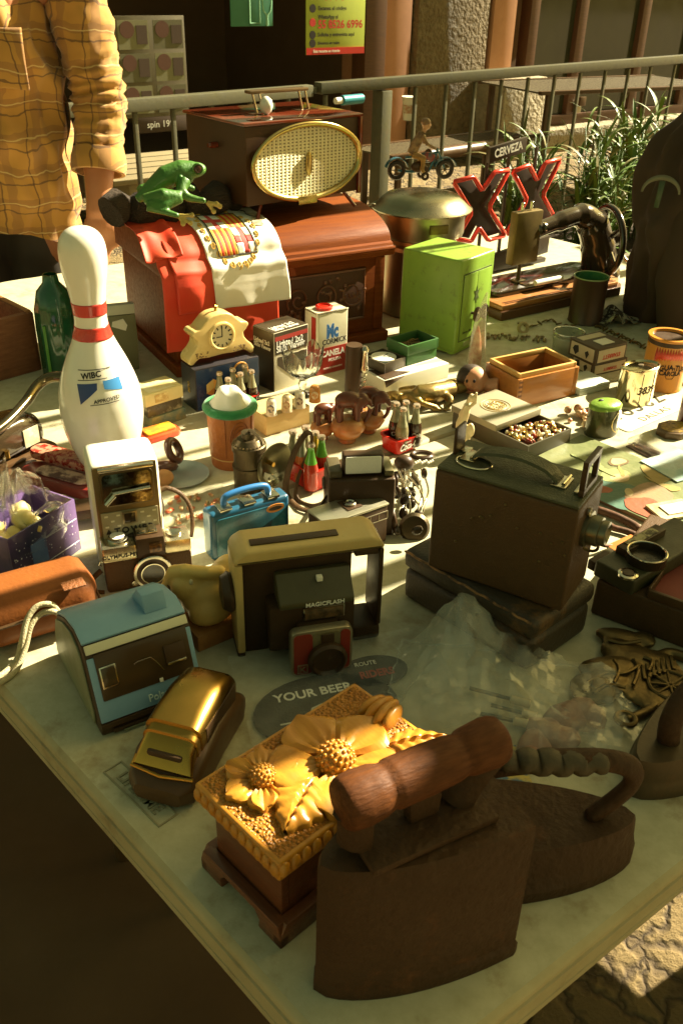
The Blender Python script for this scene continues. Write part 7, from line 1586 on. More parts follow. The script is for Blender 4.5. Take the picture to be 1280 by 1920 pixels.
# ---- jewellery box
bx = Box((850, 800), (985, 869), (1063, 833), 837)
r_ = thing('jewellery_box', 'black box half covered by a grey lid with a gold medallion, full of jewellery', 'box', bx); w_, d_, h_ = bx[2:]
t_ = .003
MB().box((0, 0, 0), (w_, t_, h_), .0006).box((0, d_-t_, 0), (w_, d_, h_), .0006).box((0, t_+.0001, 0), (t_, d_-t_-.0001, h_), .0006).box((w_-t_, t_+.0001, 0), (w_, d_-t_-.0001, h_), .0006).box((t_+.0001, t_+.0001, .001), (w_-t_-.0001, d_-t_-.0001, .004), 0).build('tray', mat('box_black', (.05, .036, .016), .4, c2=(.07, .06, .03), sc=20), r_)
tp_ = mat('box_grey', (.28, .25, .16), .55, c2=(.23, .2, .12), sc=16, dirt=.2)
MB().box((-.003, -.003, h_+.0004), (w_*.60, d_*1.0, h_+.012), .001).build('lid', tp_, r_)
c_ = Vector((w_*.27, d_*.5, h_+.0123)); gp = mat('gold_print', (.52, .34, .06), .45, c2=(.40, .25, .05), sc=80)
m_ = MB()
for q_ in (.020, .026): m_.torus(c_, q_, .0007, seg=36, seg2=5)
for i in range(12): m_.torus(c_+Vector((.011*math.cos(i*.5236), .011*math.sin(i*.5236), 0)), .006, .0006, seg=14, seg2=5)
m_.build('medallion', gp, r_)
m_ = MB(); m2 = MB(); m3_ = MB(); rnd = random.Random(12)
for i in range(150):
    p_ = (rnd.uniform(w_*.62, w_-.008), rnd.uniform(.008, d_-.008), h_*rnd.uniform(.55, 1.05)); (m_, m2, m3_)[i % 3].ell(p_, (rnd.uniform(.002, .006), rnd.uniform(.002, .006), rnd.uniform(.002, .005)), (rnd.uniform(0, 3), 0, 0), seg=8)
for i in range(5): m_.torus((rnd.uniform(w_*.68, w_-.02), rnd.uniform(.02, d_-.02), h_*1.0), .009, .0015, (rnd.uniform(-1, 1), rnd.uniform(-1, 1), 1), seg=18, seg2=6)
o_ = T('jewellery_heap', 'glittering heap of gold and dark jewellery in the black box', 'jewellery', r_.location+Vector((0, 0, .0005)), r_.rotation_euler.z)
for mm, nm, mt in ((m_, 'gold_pieces', mat('heap_gold', (.66, .46, .16), .25, 1)), (m2, 'pearls', mat('heap_pearl', (.68, .58, .36), .2)), (m3_, 'dark_stones', mat('heap_dark', (.05, .025, .014), .1, c2=(.25, .03, .015), sc=70, con=.2))):
    k_ = mm.build(nm, mt, o_, ang=180); k_['kind'] = 'stuff'
q = P(1092, 790); r_ = T('beaded_ornament', 'small pile of cream and red beads behind the green tin', 'beads', q, 0); m_ = MB()
for i in range(34): m_.ell((rnd.uniform(-.03, .03), rnd.uniform(-.03, .03), rnd.uniform(.004, .014)), rnd.uniform(.003, .008), seg=8)
m_.build('beads', mat('mixed_beads', (.66, .5, .26), .3, c2=(.4, .08, .03), sc=60, con=.2), r_, ang=180)
# ---- doll head, clear cone, ivory figurine, brass lizard
loc = P(885, 738); r_ = T('doll_head', 'plastic doll lying on its side with dark painted hair', 'doll', loc, R(-25)); rs = 27/ppm(loc)
dsk = mat('doll_skin', (.58, .28, .14), .42, c2=(.52, .24, .12), sc=10, sss=.15)
m_ = MB().ell((0, 0, rs), (rs*1.0, rs*.95, rs*1.0)).ell((.45*rs, -.55*rs, rs*.75), (rs*.4, rs*.4, rs*.35)).ell((rs*.1, -rs*.98, rs*.95), (rs*.12, rs*.12, rs*.12)).ell((rs*.95, .1*rs, rs*.8), (rs*.25, rs*.12, rs*.25))
m_.tube([(rs*.9, .1*rs, rs*.75), (rs*1.7, .25*rs, rs*.8)], [rs*.42, rs*.7], 14); m_.tube([(rs*1.6, -.2*rs, rs*.7), (rs*1.8, -rs*.9, rs*.3), (rs*1.2, -rs*1.4, rs*.2)], [rs*.3, rs*.26, rs*.2], 10)
m_.build('body', dsk, r_, remesh=.0024, smooth=2)
m_ = MB().ell((-.22*rs, .12*rs, rs*1.04), (rs*1.03, rs*1.0, rs*1.0)); o_ = m_.build('hair', mat('doll_hair', (.05, .028, .014), .5, c2=(.03, .018, .01), sc=60, bump=.5, bs=120), r_, ang=180)
for x, z in ((-.22, 1.22), (.30, 1.32)): MB().ell((x*rs, -.90*rs, z*rs), (rs*.10, rs*.06, rs*.13), seg=10).build('eye', ink, r_)
MB().tube([(rs*(-.12+.5*i/6), -rs*(.93-.05*abs(i-3)/3), rs*(.70-.10*math.sin(i/6*math.pi))) for i in range(7)], rs*.035, 6).build('mouth', mat('doll_mouth', (.35, .06, .04), .5), r_)
loc, rad, h_ = Rd(888, 690, 34, 566); r_ = T('clear_cone', 'pointed clear cellophane cone with reddish sweets in front of the safe', 'cone', loc, 0)
def cone(u, v): a = u*2*math.pi; rr_ = rad*(1-v)**.8*(1+.22*math.cos(3*a+v*4))+.0015; return (rr_*math.cos(a)+.010*v*v, rr_*math.sin(a), v*(h_+.012)+.002)
MB().grid(cone, 36, 24).build('wrapper', mat('cellophane', (.80, .76, .6), .08, c2=(.6, .5, .34), sc=60, alpha=.30, bump=.6, bs=60, spec=.8), r_, ang=180)
MB().lathe([(rad*.7, .003), (rad*.75, h_*.15), (rad*.4, h_*.45), (.001, h_*.6)], 18).build('sweets', mat('red_sweets', (.36, .12, .05), .4, c2=(.5, .32, .16), sc=90, con=.2), r_)
loc = P(862, 853); s_ = 1/ppm(loc)
r_ = T('ivory_figurine', 'cream carved figurine of a draped woman raising one arm', 'figurine', loc, R(-10)); iv = mat('ivory', (.68, .56, .32), .4, c2=(.58, .42, .2), sc=30, bump=.3, bs=120)
fx = lambda px, py, y=0: ((px-862)*s_, y*s_, (853-py)*s_*1.12)
m_ = MB().tube([fx(862, 848), fx(858, 820), fx(858, 795), fx(864, 775), fx(866, 760)], [10*s_, 9*s_, 10*s_, 8.5*s_, 6*s_], 12).ell(fx(872, 748), (6*s_, 6*s_, 8*s_)).tube([fx(868, 766), fx(880, 756), fx(880, 738)], [4*s_, 3.2*s_, 2.6*s_], 8).tube([fx(862, 766), fx(854, 780), fx(860, 792)], [4*s_, 3*s_, 2.6*s_], 8)
m_.tube([fx(860, 800), fx(872, 820, -4), fx(868, 845)], [7*s_, 6*s_, 5*s_], 10).ell(fx(876, 806), (8*s_, 6*s_, 15*s_)).ell(fx(864, 850), (17*s_, 12*s_, 5*s_)).ell(fx(878, 842), (6*s_, 5*s_, 8*s_)).tube([fx(864, 766), fx(867, 752)], 3.4*s_)
m_.build('figure', iv, r_, remesh=.0017, smooth=1)
loc = P(795, 745); s_ = 1/ppm(loc); r_ = T('brass_lizard', 'brass lizard-like creature sprawled on the table behind the red crate', 'ornament', loc, 0)
def bl_(px, py, z): return local(r_, P(px, py, TZ+z))
m_ = MB().tube(spline([bl_(712, 748, .006), bl_(745, 745, .010), bl_(770, 742, .018), bl_(805, 738, .022), bl_(835, 732, .018), bl_(860, 728, .016), bl_(882, 724, .020)], 5), [.003]+[.006]*5+[.012]*6+[.019]*6+[.018]*5+[.011]*4+[.009]*4, 14)
for a_, b_, c_ in (((770, 745), (790, 756), (820, 765)), ((830, 738), (845, 752), (832, 764)), ((790, 735), (770, 728), (748, 732)), ((830, 728), (845, 716), (870, 714)), ((750, 745), (735, 738), (722, 742))):
    m_.tube(spline([bl_(*a_, .018), bl_(*b_, .016), bl_(*c_, .005)], 4), [.008]*4+[.006]*4+[.005], 10)
for x in (815, 822, 838): m_.ell(bl_(x, 768, .004), (.008, .004, .003))
m_.build('body', mat('lizard_brass', (.42, .30, .09), .35, .75, c2=(.16, .10, .035), sc=22, bump=.4, bs=140), r_, remesh=.0024, smooth=1)
# ---- white long box, watch box, green box
bx = Box((672, 712), (719, 742), (831, 704), 714); wb_ = thing('white_box', 'long white carton with a black triangular label', 'box', bx); w_, d_, h_ = bx[2:]
MB().box((0, 0, 0), (w_, d_, h_), .0015).build('carton', mat('white_card', (.66, .63, .50), .5, c2=(.6, .56, .42), sc=12), wb_)
MB().prism([(w_*.35, .006), (w_*.98, .004), (w_*.92, d_*.42)], h_+.0002, h_+.0012, axis='z').build('label', black, wb_)
MB().add([(w_+.0003, d_*.0, h_*.98), (w_+.0003, d_*.32, h_*.98), (w_+.0003, d_*.03, h_*.5)], [[0, 1, 2]]).build('label', black, wb_, solid=.0004)
ZB = TZ+h_+.0016
bx = Box((684, 682), (720, 701), (752, 684), 683, ZB); r_ = thing('watch_box', 'small open black box holding a white-faced pocket watch', 'box', bx); w_, d_, h_ = bx[2:]; w_ *= 1.0; t_ = .0025
MB().box((0, 0, 0), (w_, t_, h_), .0005).box((0, d_-t_, 0), (w_, d_, h_), .0005).box((0, t_+.0001, 0), (t_, d_-t_-.0001, h_), .0005).box((w_-t_, t_+.0001, 0), (w_, d_-t_-.0001, h_), .0005).box((t_+.0001, t_+.0001, .001), (w_-t_-.0001, d_-t_-.0001, h_*.35), 0).build('tray', mat('box_black2', (.06, .045, .022), .4), r_)
wq = T('pocket_watch', 'white-dialled pocket watch lying in the small black box', 'watch', r_.matrix_basis @ Vector((w_/2, d_/2, h_*.5)), r_.rotation_euler.z+.3); wr_ = min(w_, d_)*.46
MB().lathe([(wr_*.9, 0), (wr_, .003), (wr_, .006), (wr_*.92, .009), (wr_*.90, .0088)], 36).build('case', chrome, wq); MB().lathe([(.0001, .0091), (wr_*.90, .0091), (wr_*.9, .0089)], 36).build('dial', white, wq)
MB().box((-.0006, 0, .0093), (.0006, wr_*.7, .0098), 0).box((-.0006, -.0006, .0099), (wr_*.5, .0006, .0104), 0).build('hands', ink, wq); MB().torus((-wr_*1.2, 0, .005), wr_*.22, .0015).build('bow', chrome, wq)
bx = Box((727, 668), (762, 686), (815, 668), 668, ZB); r_ = thing('green_box', 'dark green two-tier cardboard box open at the top', 'box', bx); w_, d_, h_ = bx[2:]; t_ = .0025; gcb = mat('green_card', (.05, .14, .03), .45, c2=(.03, .09, .02), sc=16, dirt=.2)
MB().box((.001, .001, 0), (w_-.001, d_-.001, h_), .0008).build('lower_tier', gcb, r_); z0, z1 = h_+.0004, h_*2.0
MB().box((-.001, -.001, z0), (w_+.001, t_, z1), .0005).box((-.001, d_-t_, z0), (w_+.001, d_+.001, z1), .0005).box((-.001, t_+.0001, z0), (t_, d_-t_-.0001, z1), .0005).box((w_-t_, t_+.0001, z0), (w_+.001, d_-t_-.0001, z1), .0005).build('upper_tier', gcb, r_)
m_ = MB()
for i in range(6): m_.tube([(w_*rnd.uniform(.2, .8), d_*rnd.uniform(.2, .8), h_*1.5) for _ in range(5)], .0008, 5)
m_.build('wires', brassd, r_); MB().box((t_+.001, t_+.001, z0), (w_-t_-.001, d_-t_-.001, z0+.002), 0).build('lining', mat('dark_lining', (.03, .035, .012), .8), r_)
# ---- slide viewer box, spice tin
bx = Box((478, 717), (515, 735), (576, 713), 626); r_ = thing('slide_viewer_box', 'black and white cardboard box lettered Lighted 2x2 Slide Viewer', 'box', bx); w_, d_, h_ = bx[2:]
sbw = mat('box_white_card', (.60, .55, .40), .45, c2=(.52, .46, .32), sc=10, dirt=.3, dc=(.2, .14, .07)); sbk = mat('box_black_card', (.04, .026, .013), .4, c2=(.055, .04, .02), sc=10)
MB().box((0, 0, 0), (w_, d_, h_), .0012).build('carton', sbw, r_)
MB().box((w_+.0002, .002, h_*.63), (w_+.0009, d_-.002, h_*.995), 0).build('black_panel', sbk, r_); MB().box((.001, -.0009, h_*.0), (w_-.001, -.0002, h_*.995), 0).build('black_panel', sbk, r_); MB().box((.001, .001, h_+.0002), (w_-.001, d_-.001, h_+.0009), 0).build('black_panel', sbk, r_)
MB().box((w_+.001, .002, h_*.86), (w_+.0014, d_-.002, h_*.93), 0).build('red_band', mat('band_red', (.30, .03, .02), .5), r_)
for i, s2 in enumerate(('Lighted 2x2', 'Slide Viewer')):
    txt(s2, d_*.20, pl((w_+.0012, d_*.06, h_*(.80-.085*i)), RY, UZ), inkw, r_, align='LEFT', bold=.008, sx=.82)
    txt(s2, w_*.20, pl((w_*.06, -.0012, h_*(.80-.085*i)), RX, UZ), inkw, r_, align='LEFT', bold=.005, sx=.8)
    txt(s2, d_*.17, pl((w_*(.62+.2*i), d_*.1, h_+.0011), RY, (-1, 0, 0)), inkw, r_, align='LEFT', bold=.005, sx=.85)
MB().prism([(d_*.10, h_*.58), (d_*.95, h_*.58), (d_*.95, h_*.30), (d_*.62, h_*.12), (d_*.10, h_*.44)], w_+.0002, w_+.0009, axis='x').build('picture', sbk, r_)
bx = Box((572, 692), (594, 705), (650, 690), 590); r_ = thing('spice_tin', 'white and red ground cinnamon tin lettered McCormick with a red cap', 'tin', bx); w_, d_, h_ = bx[2:]; w_ = max(w_, .045); bx0 = bx[2]
tw = mat('tin_white', (.62, .58, .42), .35, c2=(.54, .49, .33), sc=9, coat=.3, dirt=.35, dc=(.25, .16, .07)); trd = mat('tin_red', (.36, .03, .018), .35, c2=(.29, .025, .015), sc=14, coat=.3)
xo = bx0-w_
MB().prism([(xo+x, y) for x, y in rr(0, 0, w_, d_, .005)], 0, h_, .0008, axis='z').build('body', tw, r_)
MB().prism([(xo+x, y) for x, y in rr(-.0008, -.0008, w_+.0008, d_+.0008, .0055)], h_*.0005, h_*.43, 0, axis='z').build('red_band', trd, r_)
m_ = MB().tube([(xo+x, y, h_) for x, y in rr(0, 0, w_, d_, .005)], .0016, 6, True); m_.build('top_rim', chrome, r_)
MB().lathe([(.017, 0), (.017, .005), (.013, .007), (.013, .004), (.001, .004)], 26, M=Matrix.Translation((xo+w_*.5, d_*.42, h_+.0005))).build('cap', red, r_)
MB().box((bx0-w_*.42, -.0008, h_*.431), (bx0-w_*.10, -.0001, h_*.93), 0).build('red_stripe', trd, r_)
e = bx0+.0004
txt('Mc', d_*.50, pl((e, d_*.48, h_*.68), RY, UZ), inkb, r_, bold=.05, sx=.62); txt('CORMICK', d_*.20, pl((e, d_*.55, h_*.52), RY, UZ), ink, r_, bold=.02, sx=.86)
txt('CANELA', d_*.22, pl((e+.0008, d_*.5, h_*.33), RY, UZ), inkw, r_, bold=.03, sx=.9); txt('MOLIDA', d_*.11, pl((e+.0008, d_*.56, h_*.22), RY, UZ), inkw, r_, bold=.02); txt('GROUND CINNAMON', d_*.06, pl((e+.0008, d_*.5, h_*.09), RY, UZ), inkw, r_)
# ---- crystal goblet, black cylinder with corkscrew, elephants
loc, rad, h_ = Rd(567, 757, 78, 668); r_ = T('crystal_goblet', 'cut-glass goblet with a scalloped rim in front of the slide viewer box', 'goblet', loc, 0)
sg2 = 64; prf = [(.50, 0), (.52, .03), (.2, .06), (.12, .10), (.16, .18), (.22, .26), (.14, .34), (.35, .40), (.70, .50), (.92, .66), (1.0, .84), (1.03, 1.0)]
pri = [(.98, 1.0), (.94, .84), (.86, .66), (.64, .53), (.3, .45), (.02, .43)]
vs = []
for a, z in prf+pri:
    for i in range(sg2):
        an = i*2*math.pi/sg2; fl_ = 1+(.022*math.cos(an*16) if .4 < z else 0)*(1 if (a, z) in prf else .2); wv = z*h_*(1+(.07*math.cos(an*6)*max(0, (z-.75)/.25) if z > .75 else 0))
        vs.append((rad*a*fl_*math.cos(an), rad*a*fl_*math.sin(an), wv))
n = len(prf+pri); m_ = MB().add(vs, [[k_*sg2+i, k_*sg2+(i+1) % sg2, (k_+1)*sg2+(i+1) % sg2, (k_+1)*sg2+i] for k_ in range(n-1) for i in range(sg2)]+[list(range(sg2)), [(n-1)*sg2+i for i in range(sg2)]])
m_.build('goblet', glass, r_, ang=75)
loc, rad, h_ = Rd(660, 768, 32, 652); r_ = T('black_canister', 'tall plain black cylinder behind the carved elephants', 'canister', loc, 0); MB().lathe([(rad, 0), (rad, h_-.004), (rad*.95, h_), (.001, h_)], 30).build('canister', black, r_)
cs = T('corkscrew', 'silver corkscrew leaning against the black cylinder', 'corkscrew', loc+Vector((rad*1.25, -rad*.4, 0)), 0); m_ = MB().tube([(.004*math.cos(i*.9), .004*math.sin(i*.9), h_*(.15+.45*i/40)) for i in range(41)], .0014, 6); m_.build('worm', chrome, cs)
MB().tube([(0, 0, 0.0), (0, 0, h_*.15)], .0012, 6).build('tip', chrome, cs); MB().lathe([(.006, h_*.6), (.008, h_*.64), (.006, h_*.7), (.005, h_*.9), (.008, h_*.95), (.004, h_*1.0)], 16).build('handle', chrome, cs)
elw = mat('elephant_wood', (.12, .032, .009), .4, c2=(.07, .018, .006), sc=20, coat=.15); eggw = mat('egg_wood', (.46, .21, .06), .35, c2=(.34, .13, .035), sc=10, stretch=(8, 8, 1), coat=.3)
for (px, yb, wpx, ytop, epx, lab, yaw_) in ((604, 832, 48, 800, 590, 'smallest carved elephant on a wooden ball, left of the three', .5), (650, 842, 68, 797, 640, 'middle carved elephant on a wooden ball, at the front of the three', .2), (690, 822, 62, 782, 682, 'tall carved elephant on a wooden ball, rightmost of the three', -.4)):
    loc, rad, h_ = Rd(px, yb, wpx, ytop); r_ = T('carved_elephant', lab, 'carving', loc, yaw_, 'carved wooden elephants')
    MB().lathe([(rad*.45, 0), (rad*.5, .003), (rad*.3, h_*.12), (rad*.75, h_*.3), (rad*1.0, h_*.6), (rad*.85, h_*.88), (rad*.45, h_*1.0), (.001, h_)], 32).build('ball', eggw, r_, ang=180)
    s_ = rad*.032; z0 = h_*.90
    m_ = MB().ell((0, 0, z0+38*s_), (24*s_, 14*s_, 15*s_)).ell((24*s_, 0, z0+36*s_), (13*s_, 11*s_, 13*s_)).ell((18*s_, -11*s_, z0+34*s_), (9*s_, 3*s_, 11*s_), (0, 0, .4)).ell((18*s_, 11*s_, z0+34*s_), (9*s_, 3*s_, 11*s_), (0, 0, -.4))
    m_.tube([(34*s_, 0, z0+34*s_), (40*s_, 0, z0+20*s_), (36*s_, 0, z0+4*s_), (30*s_, 0, z0-6*s_)], [7*s_, 5*s_, 4*s_, 3.5*s_], 10)
    for x in (-15, 14):
        for y in (-8, 8): m_.tube([(x*s_, y*s_, z0+30*s_), (x*s_*1.05, y*s_*1.1, z0+10*s_), (x*s_*.95, y*s_*.9, z0-10*s_)], [7*s_, 6*s_, 6.5*s_], 10)
    m_.build('elephant', elw, r_, remesh=max(.0018, rad*.05), smooth=1)
    m_ = MB()
    for y in (-5, 5): m_.tube([(33*s_, y*s_, z0+28*s_), (40*s_, y*s_*1.2, z0+22*s_), (45*s_, y*s_, z0+24*s_)], [2*s_, 1.6*s_, .6*s_], 8)
    m_.build('tusks', white, r_)
# ---- block with thimbles
bx = Box((470, 800), (500, 818), (583, 796), 783); r_ = thing('wooden_block', 'pale squared wooden block carrying four thimbles', 'block', bx); w_, d_, h_ = bx[2:]
MB().box((-.02, 0, 0), (w_, d_, h_), .0012).build('block', mat('pale_pine', (.62, .46, .20), .5, c2=(.52, .36, .14), sc=10, stretch=(10, 1.2, 10)), r_)
TH = TZ+h_+.0006
for i, (px, py, c1_, c2_, lb) in enumerate(((509, 777, (.66, .6, .46), (.05, .06, .09), 'white thimble with a dark blue picture, first from the dice cup'), (538, 770, (.62, .5, .3), (.36, .2, .08), 'cream thimble with a brown picture, second from the dice cup'), (562, 763, (.6, .55, .4), (.08, .05, .025), 'white thimble with a black drawing, third from the dice cup'), (590, 752, (.56, .24, .05), (.7, .6, .4), 'orange thimble, the one nearest the elephants'))):
    p_ = P(px, py, TH); r_ = T('thimble', lb, 'thimble', p_, 0, 'thimbles on the block'); k_ = 11/ppm(p_)
    MB().lathe([(k_*1.02, 0), (k_*1.02, k_*.2), (k_*.98, k_*.3), (k_*.85, k_*2.5), (k_*.6, k_*2.85), (.0001, k_*2.95)], 22).build('thimble', mat('thimble_%d' % i, c1_, .25, coat=.4), r_, ang=60)
    MB().prism(ellp(0, k_*1.45, k_*.62, k_*.7, 16), -k_*1.02, -k_*.86).build('picture', mat('thimble_pic_%d' % i, c2_, .4, c2=c1_, sc=260, con=.2), r_)
# ---- blue box with clock
bx = Box((345, 753), (370, 773), (486, 743), 695); r_ = thing('cube_box', 'dark blue carton printed with an orange cube, under the cream clock', 'box', bx); w_, d_, h_ = bx[2:]
bb = mat('navy_card', (.018, .030, .07), .3, c2=(.02, .05, .12), sc=9, coat=.3); MB().box((0, 0, 0), (w_, d_, h_), .001).build('carton', mat('navy_dark', (.03, .026, .03), .35), r_)
MB().box((w_+.0002, .002, .002), (w_+.0008, d_-.002, h_-.002), 0).build('front_print', bb, r_)
hx = [(d_*.27+.0165*math.cos(R(30+60*i)), h_*.50+.0165*math.sin(R(30+60*i))) for i in range(6)]; c_ = (d_*.27, h_*.5)
for q_, mt in (((5, 0, 1), mat('cube_a', (.62, .28, .05), .5)), ((1, 2, 3), mat('cube_b', (.55, .36, .10), .5)), ((3, 4, 5), mat('cube_c', (.46, .17, .03), .5))):
    MB().prism([hx[i] for i in q_]+[c_], w_+.0009, w_+.0014, axis='x').build('cube_print', mt, r_)
MB().torus((w_+.001, d_*.70, h_*.78), .014, .0018, (1, 0, 0)).build('orange_ring', MATS['cube_a'], r_); txt('CUBE', .009, pl((w_*.5, -.0006, h_*.5), (0, 0, -1), RX), inky, r_)
o_ = thing('x', 'x', 'x', bx); bpy.data.objects.remove(o_)
ck_ = T('mantel_clock', 'cream scrolled mantel clock with gold-ringed dial standing on the blue carton', 'clock', r_.matrix_basis @ Vector((w_*.35, d_*.5, h_+.0012)), r_.rotation_euler.z+R(90))
cw = 122/ppm(ck_.location)*1.12; chh = 86/ppm(ck_.location)*1.03
half = [(.0, 1.0), (.10, .985), (.18, .93), (.24, .84), (.31, .74), (.40, .72), (.43, .66), (.39, .57), (.34, .50), (.35, .40), (.40, .30), (.46, .22), (.50, .12), (.49, .02), (.44, .0), (.40, .06), (.34, .12), (.20, .10), (.0, .12)]
out = [(x*cw, z*chh) for x, z in half]+[(-x*cw, z*chh) for x, z in half[1:-1]][::-1]
clm = mat('clock_cream', (.66, .50, .20), .3, c2=(.58, .41, .14), sc=12, coat=.4); MB().prism(out, -.018, .018, .003, 3).build('case', clm, ck_, ang=50)
MB().torus((0, -.0195, chh*.52), chh*.27, .0035, (0, 1, 0), seg=36).build('dial_ring', clm, ck_); MB().prism(ellp(0, chh*.52, chh*.255, chh*.255), -.0202, -.0185).build('dial', mat('dial_cream', (.62, .54, .34), .4), ck_)
m_ = MB()
for i in range(12): a = i*R(30); m_.box((chh*.17, -.0208, -.0012), (chh*.24, -.0203, .0012), 0, M=Matrix.Translation((0, 0, chh*.52)) @ Matrix.Rotation(a, 4, 'Y'))
m_.build('numerals', ink, ck_); MB().box((-.0008, -.0214, chh*.52), (.0008, -.0209, chh*.70), 0).box((-chh*.14, -.022, chh*.52-.0008), (0, -.0215, chh*.52+.0008), 0).build('hands', ink, ck_)
MB().tube([(0, 0, chh*.99), (0, 0, chh*1.05), (.002, 0, chh*1.09), (-.002, 0, chh*1.1)], .0028, 8).build('finial', brass, ck_)
m_ = MB(); rnd = random.Random(3)
for i in range(30): sx_ = rnd.choice((-1, 1)); m_.ell((sx_*rnd.uniform(.18, .40)*cw, -.0185, rnd.uniform(.14, .24)*chh), (.0018, .0008, .0012), seg=6)
o_ = m_.build('floral_specks', mat('speck_brown', (.20, .12, .05), .5), ck_); o_['kind'] = 'stuff'
# ---- dark draped thing at the right edge (jacket over a chair back)
q = P(1290, 585); r_ = T('draped_jacket', 'large dark jacket draped over a chair at the right edge, with a grey crescent patch', 'jacket', (q.x+.085, q.y+.02, 0), R(30))
jk = mat('dark_jacket', (.036, .020, .009), .85, c2=(.046, .027, .012), sc=8)
def jak(u, v):
    a = (u*1.0)*2*math.pi; z = .42+.86*v; k_ = (.20+.05*math.sin(v*2.2)) * (1-.92*max(0, (v-.80)/.2)**2); n_ = 1+.22*noise.noise((math.cos(a)*1.8, math.sin(a)*1.8, v*4))+.07*math.sin(a*9+6*noise.noise((math.cos(a), math.sin(a), v*3)))*(1-v*.5)+.05*noise.noise((math.cos(a)*7, math.sin(a)*7, v*18)); return (k_*math.cos(a)*n_, k_*.8*math.sin(a)*n_, z)
MB().grid(jak, 120, 90).build('jacket', jk, r_, ang=180)
for x in (-.15, .15):
    for y in (-.12, .12): MB().cyl((x, y, 0), (x, y, .6), .014).build('chair_leg', blackm, r_)
sl_ = MB().tube(spline([(-.20, -.03, 1.0), (-.235, -.06, .85), (-.215, -.08, .7), (-.20, -.10, .50)], 6), [.055]*7+[.05]*6+[.045]*6, 14).build('sleeve', jk, r_, ang=180)
cr = mat('grey_crescent', (.12, .12, .07), .5); n = 14
q2 = local(r_, P(1237, 372, 0)); 
d = FWD*FPX+RT*(1237-640)-UP*(362-960); ky = math.hypot(r_.location.x, r_.location.y)-.235; pw_ = EYEP+d*(ky/math.hypot(d.x, d.y)); pl_ = local(r_, pw_)
yv = Vector((pw_.x, pw_.y, 0)).normalized(); rgt = Vector((yv.y, -yv.x, 0)); 
def jl(a, b_, e=0): return local(r_, pw_+rgt*a+Vector((0, 0, b_))-yv*e)
cpo = [jl(.040*math.cos(math.pi*i/n), .036*math.sin(math.pi*i/n)) for i in range(n+1)]; cpi = [jl(.035*math.cos(math.pi*i/n), .026*math.sin(math.pi*i/n)) for i in range(n+1)]
m_ = MB().add(cpo+cpi, [[i, i+1, n+2+i, n+1+i] for i in range(n)]); m_.build('crescent_patch', cr, r_, solid=.004)
m_ = MB().add([jl(-.006, .024), jl(.006, .024), jl(.002, -.03), jl(-.008, -.03)], [[0, 1, 2, 3]]); m_.build('stem_patch', mat('dark_green_patch', (.05, .075, .035), .6), r_, solid=.004)
# ---- person behind the table
PX = P(40, 420, .85); q = Vector((PX.x-.075, PX.y+.12, 0))
pr_ = T('person', 'person in a yellow checked flannel shirt with rolled cuffs standing behind the table', 'person', q, R(8))
skin = mat('skin', (.40, .17, .075), .5, c2=(.34, .13, .055), sc=14, sss=.1, bump=.2, bs=200)
def pp_(px, py, y):
    n_ = Vector((-math.sin(R(8)), math.cos(R(8)), 0)); d = FWD*FPX+RT*(px-640)-UP*(py-960); return local(pr_, EYEP+d*((q+n_*y-EYEP).dot(n_)/d.dot(n_)))
hand = pp_(184, 428, -.12); wrist = pp_(186, 375, -.11); elb = pp_(186, 185, -.02); sho = pp_(135, -40, 0)
m_ = MB()
m_.ell((0, -.01, 1.66), (.078, .098, .118)).ell((0, -.105, 1.64), (.016, .022, .02)).ell((-.08, .0, 1.65), (.012, .022, .032)).ell((.08, 0, 1.65), (.012, .022, .032)).tube([(0, .01, 1.42), (0, 0, 1.58)], [.062, .055], 14)
m_.tube([(0, 0, .95), (0, .0, 1.15), (0, 0, 1.36), (0, 0, 1.44)], [.13, .135, .15, .10], 16)
for s_ in (-1, 1): m_.tube([(s_*.09, 0, .95), (s_*.10, 0, .5), (s_*.11, .02, .08)], [.085, .062, .042], 12); m_.ell((s_*.115, -.06, .04), (.045, .13, .04))
def arm_(S_, E_, W_, H_):
    m_.tube([(0, 0, 1.38), S_, S_*.5+E_*.5, E_, E_*.4+W_*.6, W_, W_*.5+H_*.5], [.08, .062, .052, .043, .042, .032, .034], 14)
    d0 = (H_-W_).normalized(); sd = d0.cross(Vector((0, 1, 0))).normalized()
    m_.ell(W_+d0*.075, (.040, .020, .045))
    for k_ in range(4):
        b0 = W_+d0*.11+sd*(.027-.018*k_); ln = (.062, .072, .068, .055)[k_]; m_.tube([b0, b0+d0*ln*.55+Vector((0, -.006, 0)), b0+d0*ln+Vector((0, -.020, 0))], [.0095, .009, .0075], 8)
    t0 = W_+d0*.05+sd*.034; m_.tube([t0, t0+d0*.035+sd*.018, t0+d0*.065+sd*.016+Vector((0, -.012, 0))], [.011, .010, .008], 8)
arm_(sho, elb, wrist, hand); arm_(Vector((-.2, 0, 1.38)), Vector((-.26, -.02, 1.1)), Vector((-.24, -.12, .9)), Vector((-.23, -.18, .8)))
m_.build('body', skin, pr_, remesh=.009, smooth=2)
MB().ell((0, .015, 1.70), (.086, .100, .10)).build('hair', mat('dark_hair', (.03, .02, .012), .6, bump=.5, bs=120), pr_)
for s_ in (-1, 1): MB().ell((s_*.03, -.098, 1.675), (.012, .006, .007)).build('eye', ink, pr_)
MB().ell((0, -.103, 1.60), (.022, .006, .005)).build('mouth', mat('lips', (.30, .10, .06), .5), pr_)
fl = bpy.data.materials.new('flannel'); fl.use_nodes = True; t = fl.node_tree; L = t.links.new; b = t.nodes['Principled BSDF']; b.inputs['Roughness'].default_value = .9; b.inputs['Sheen Weight'].default_value = .2
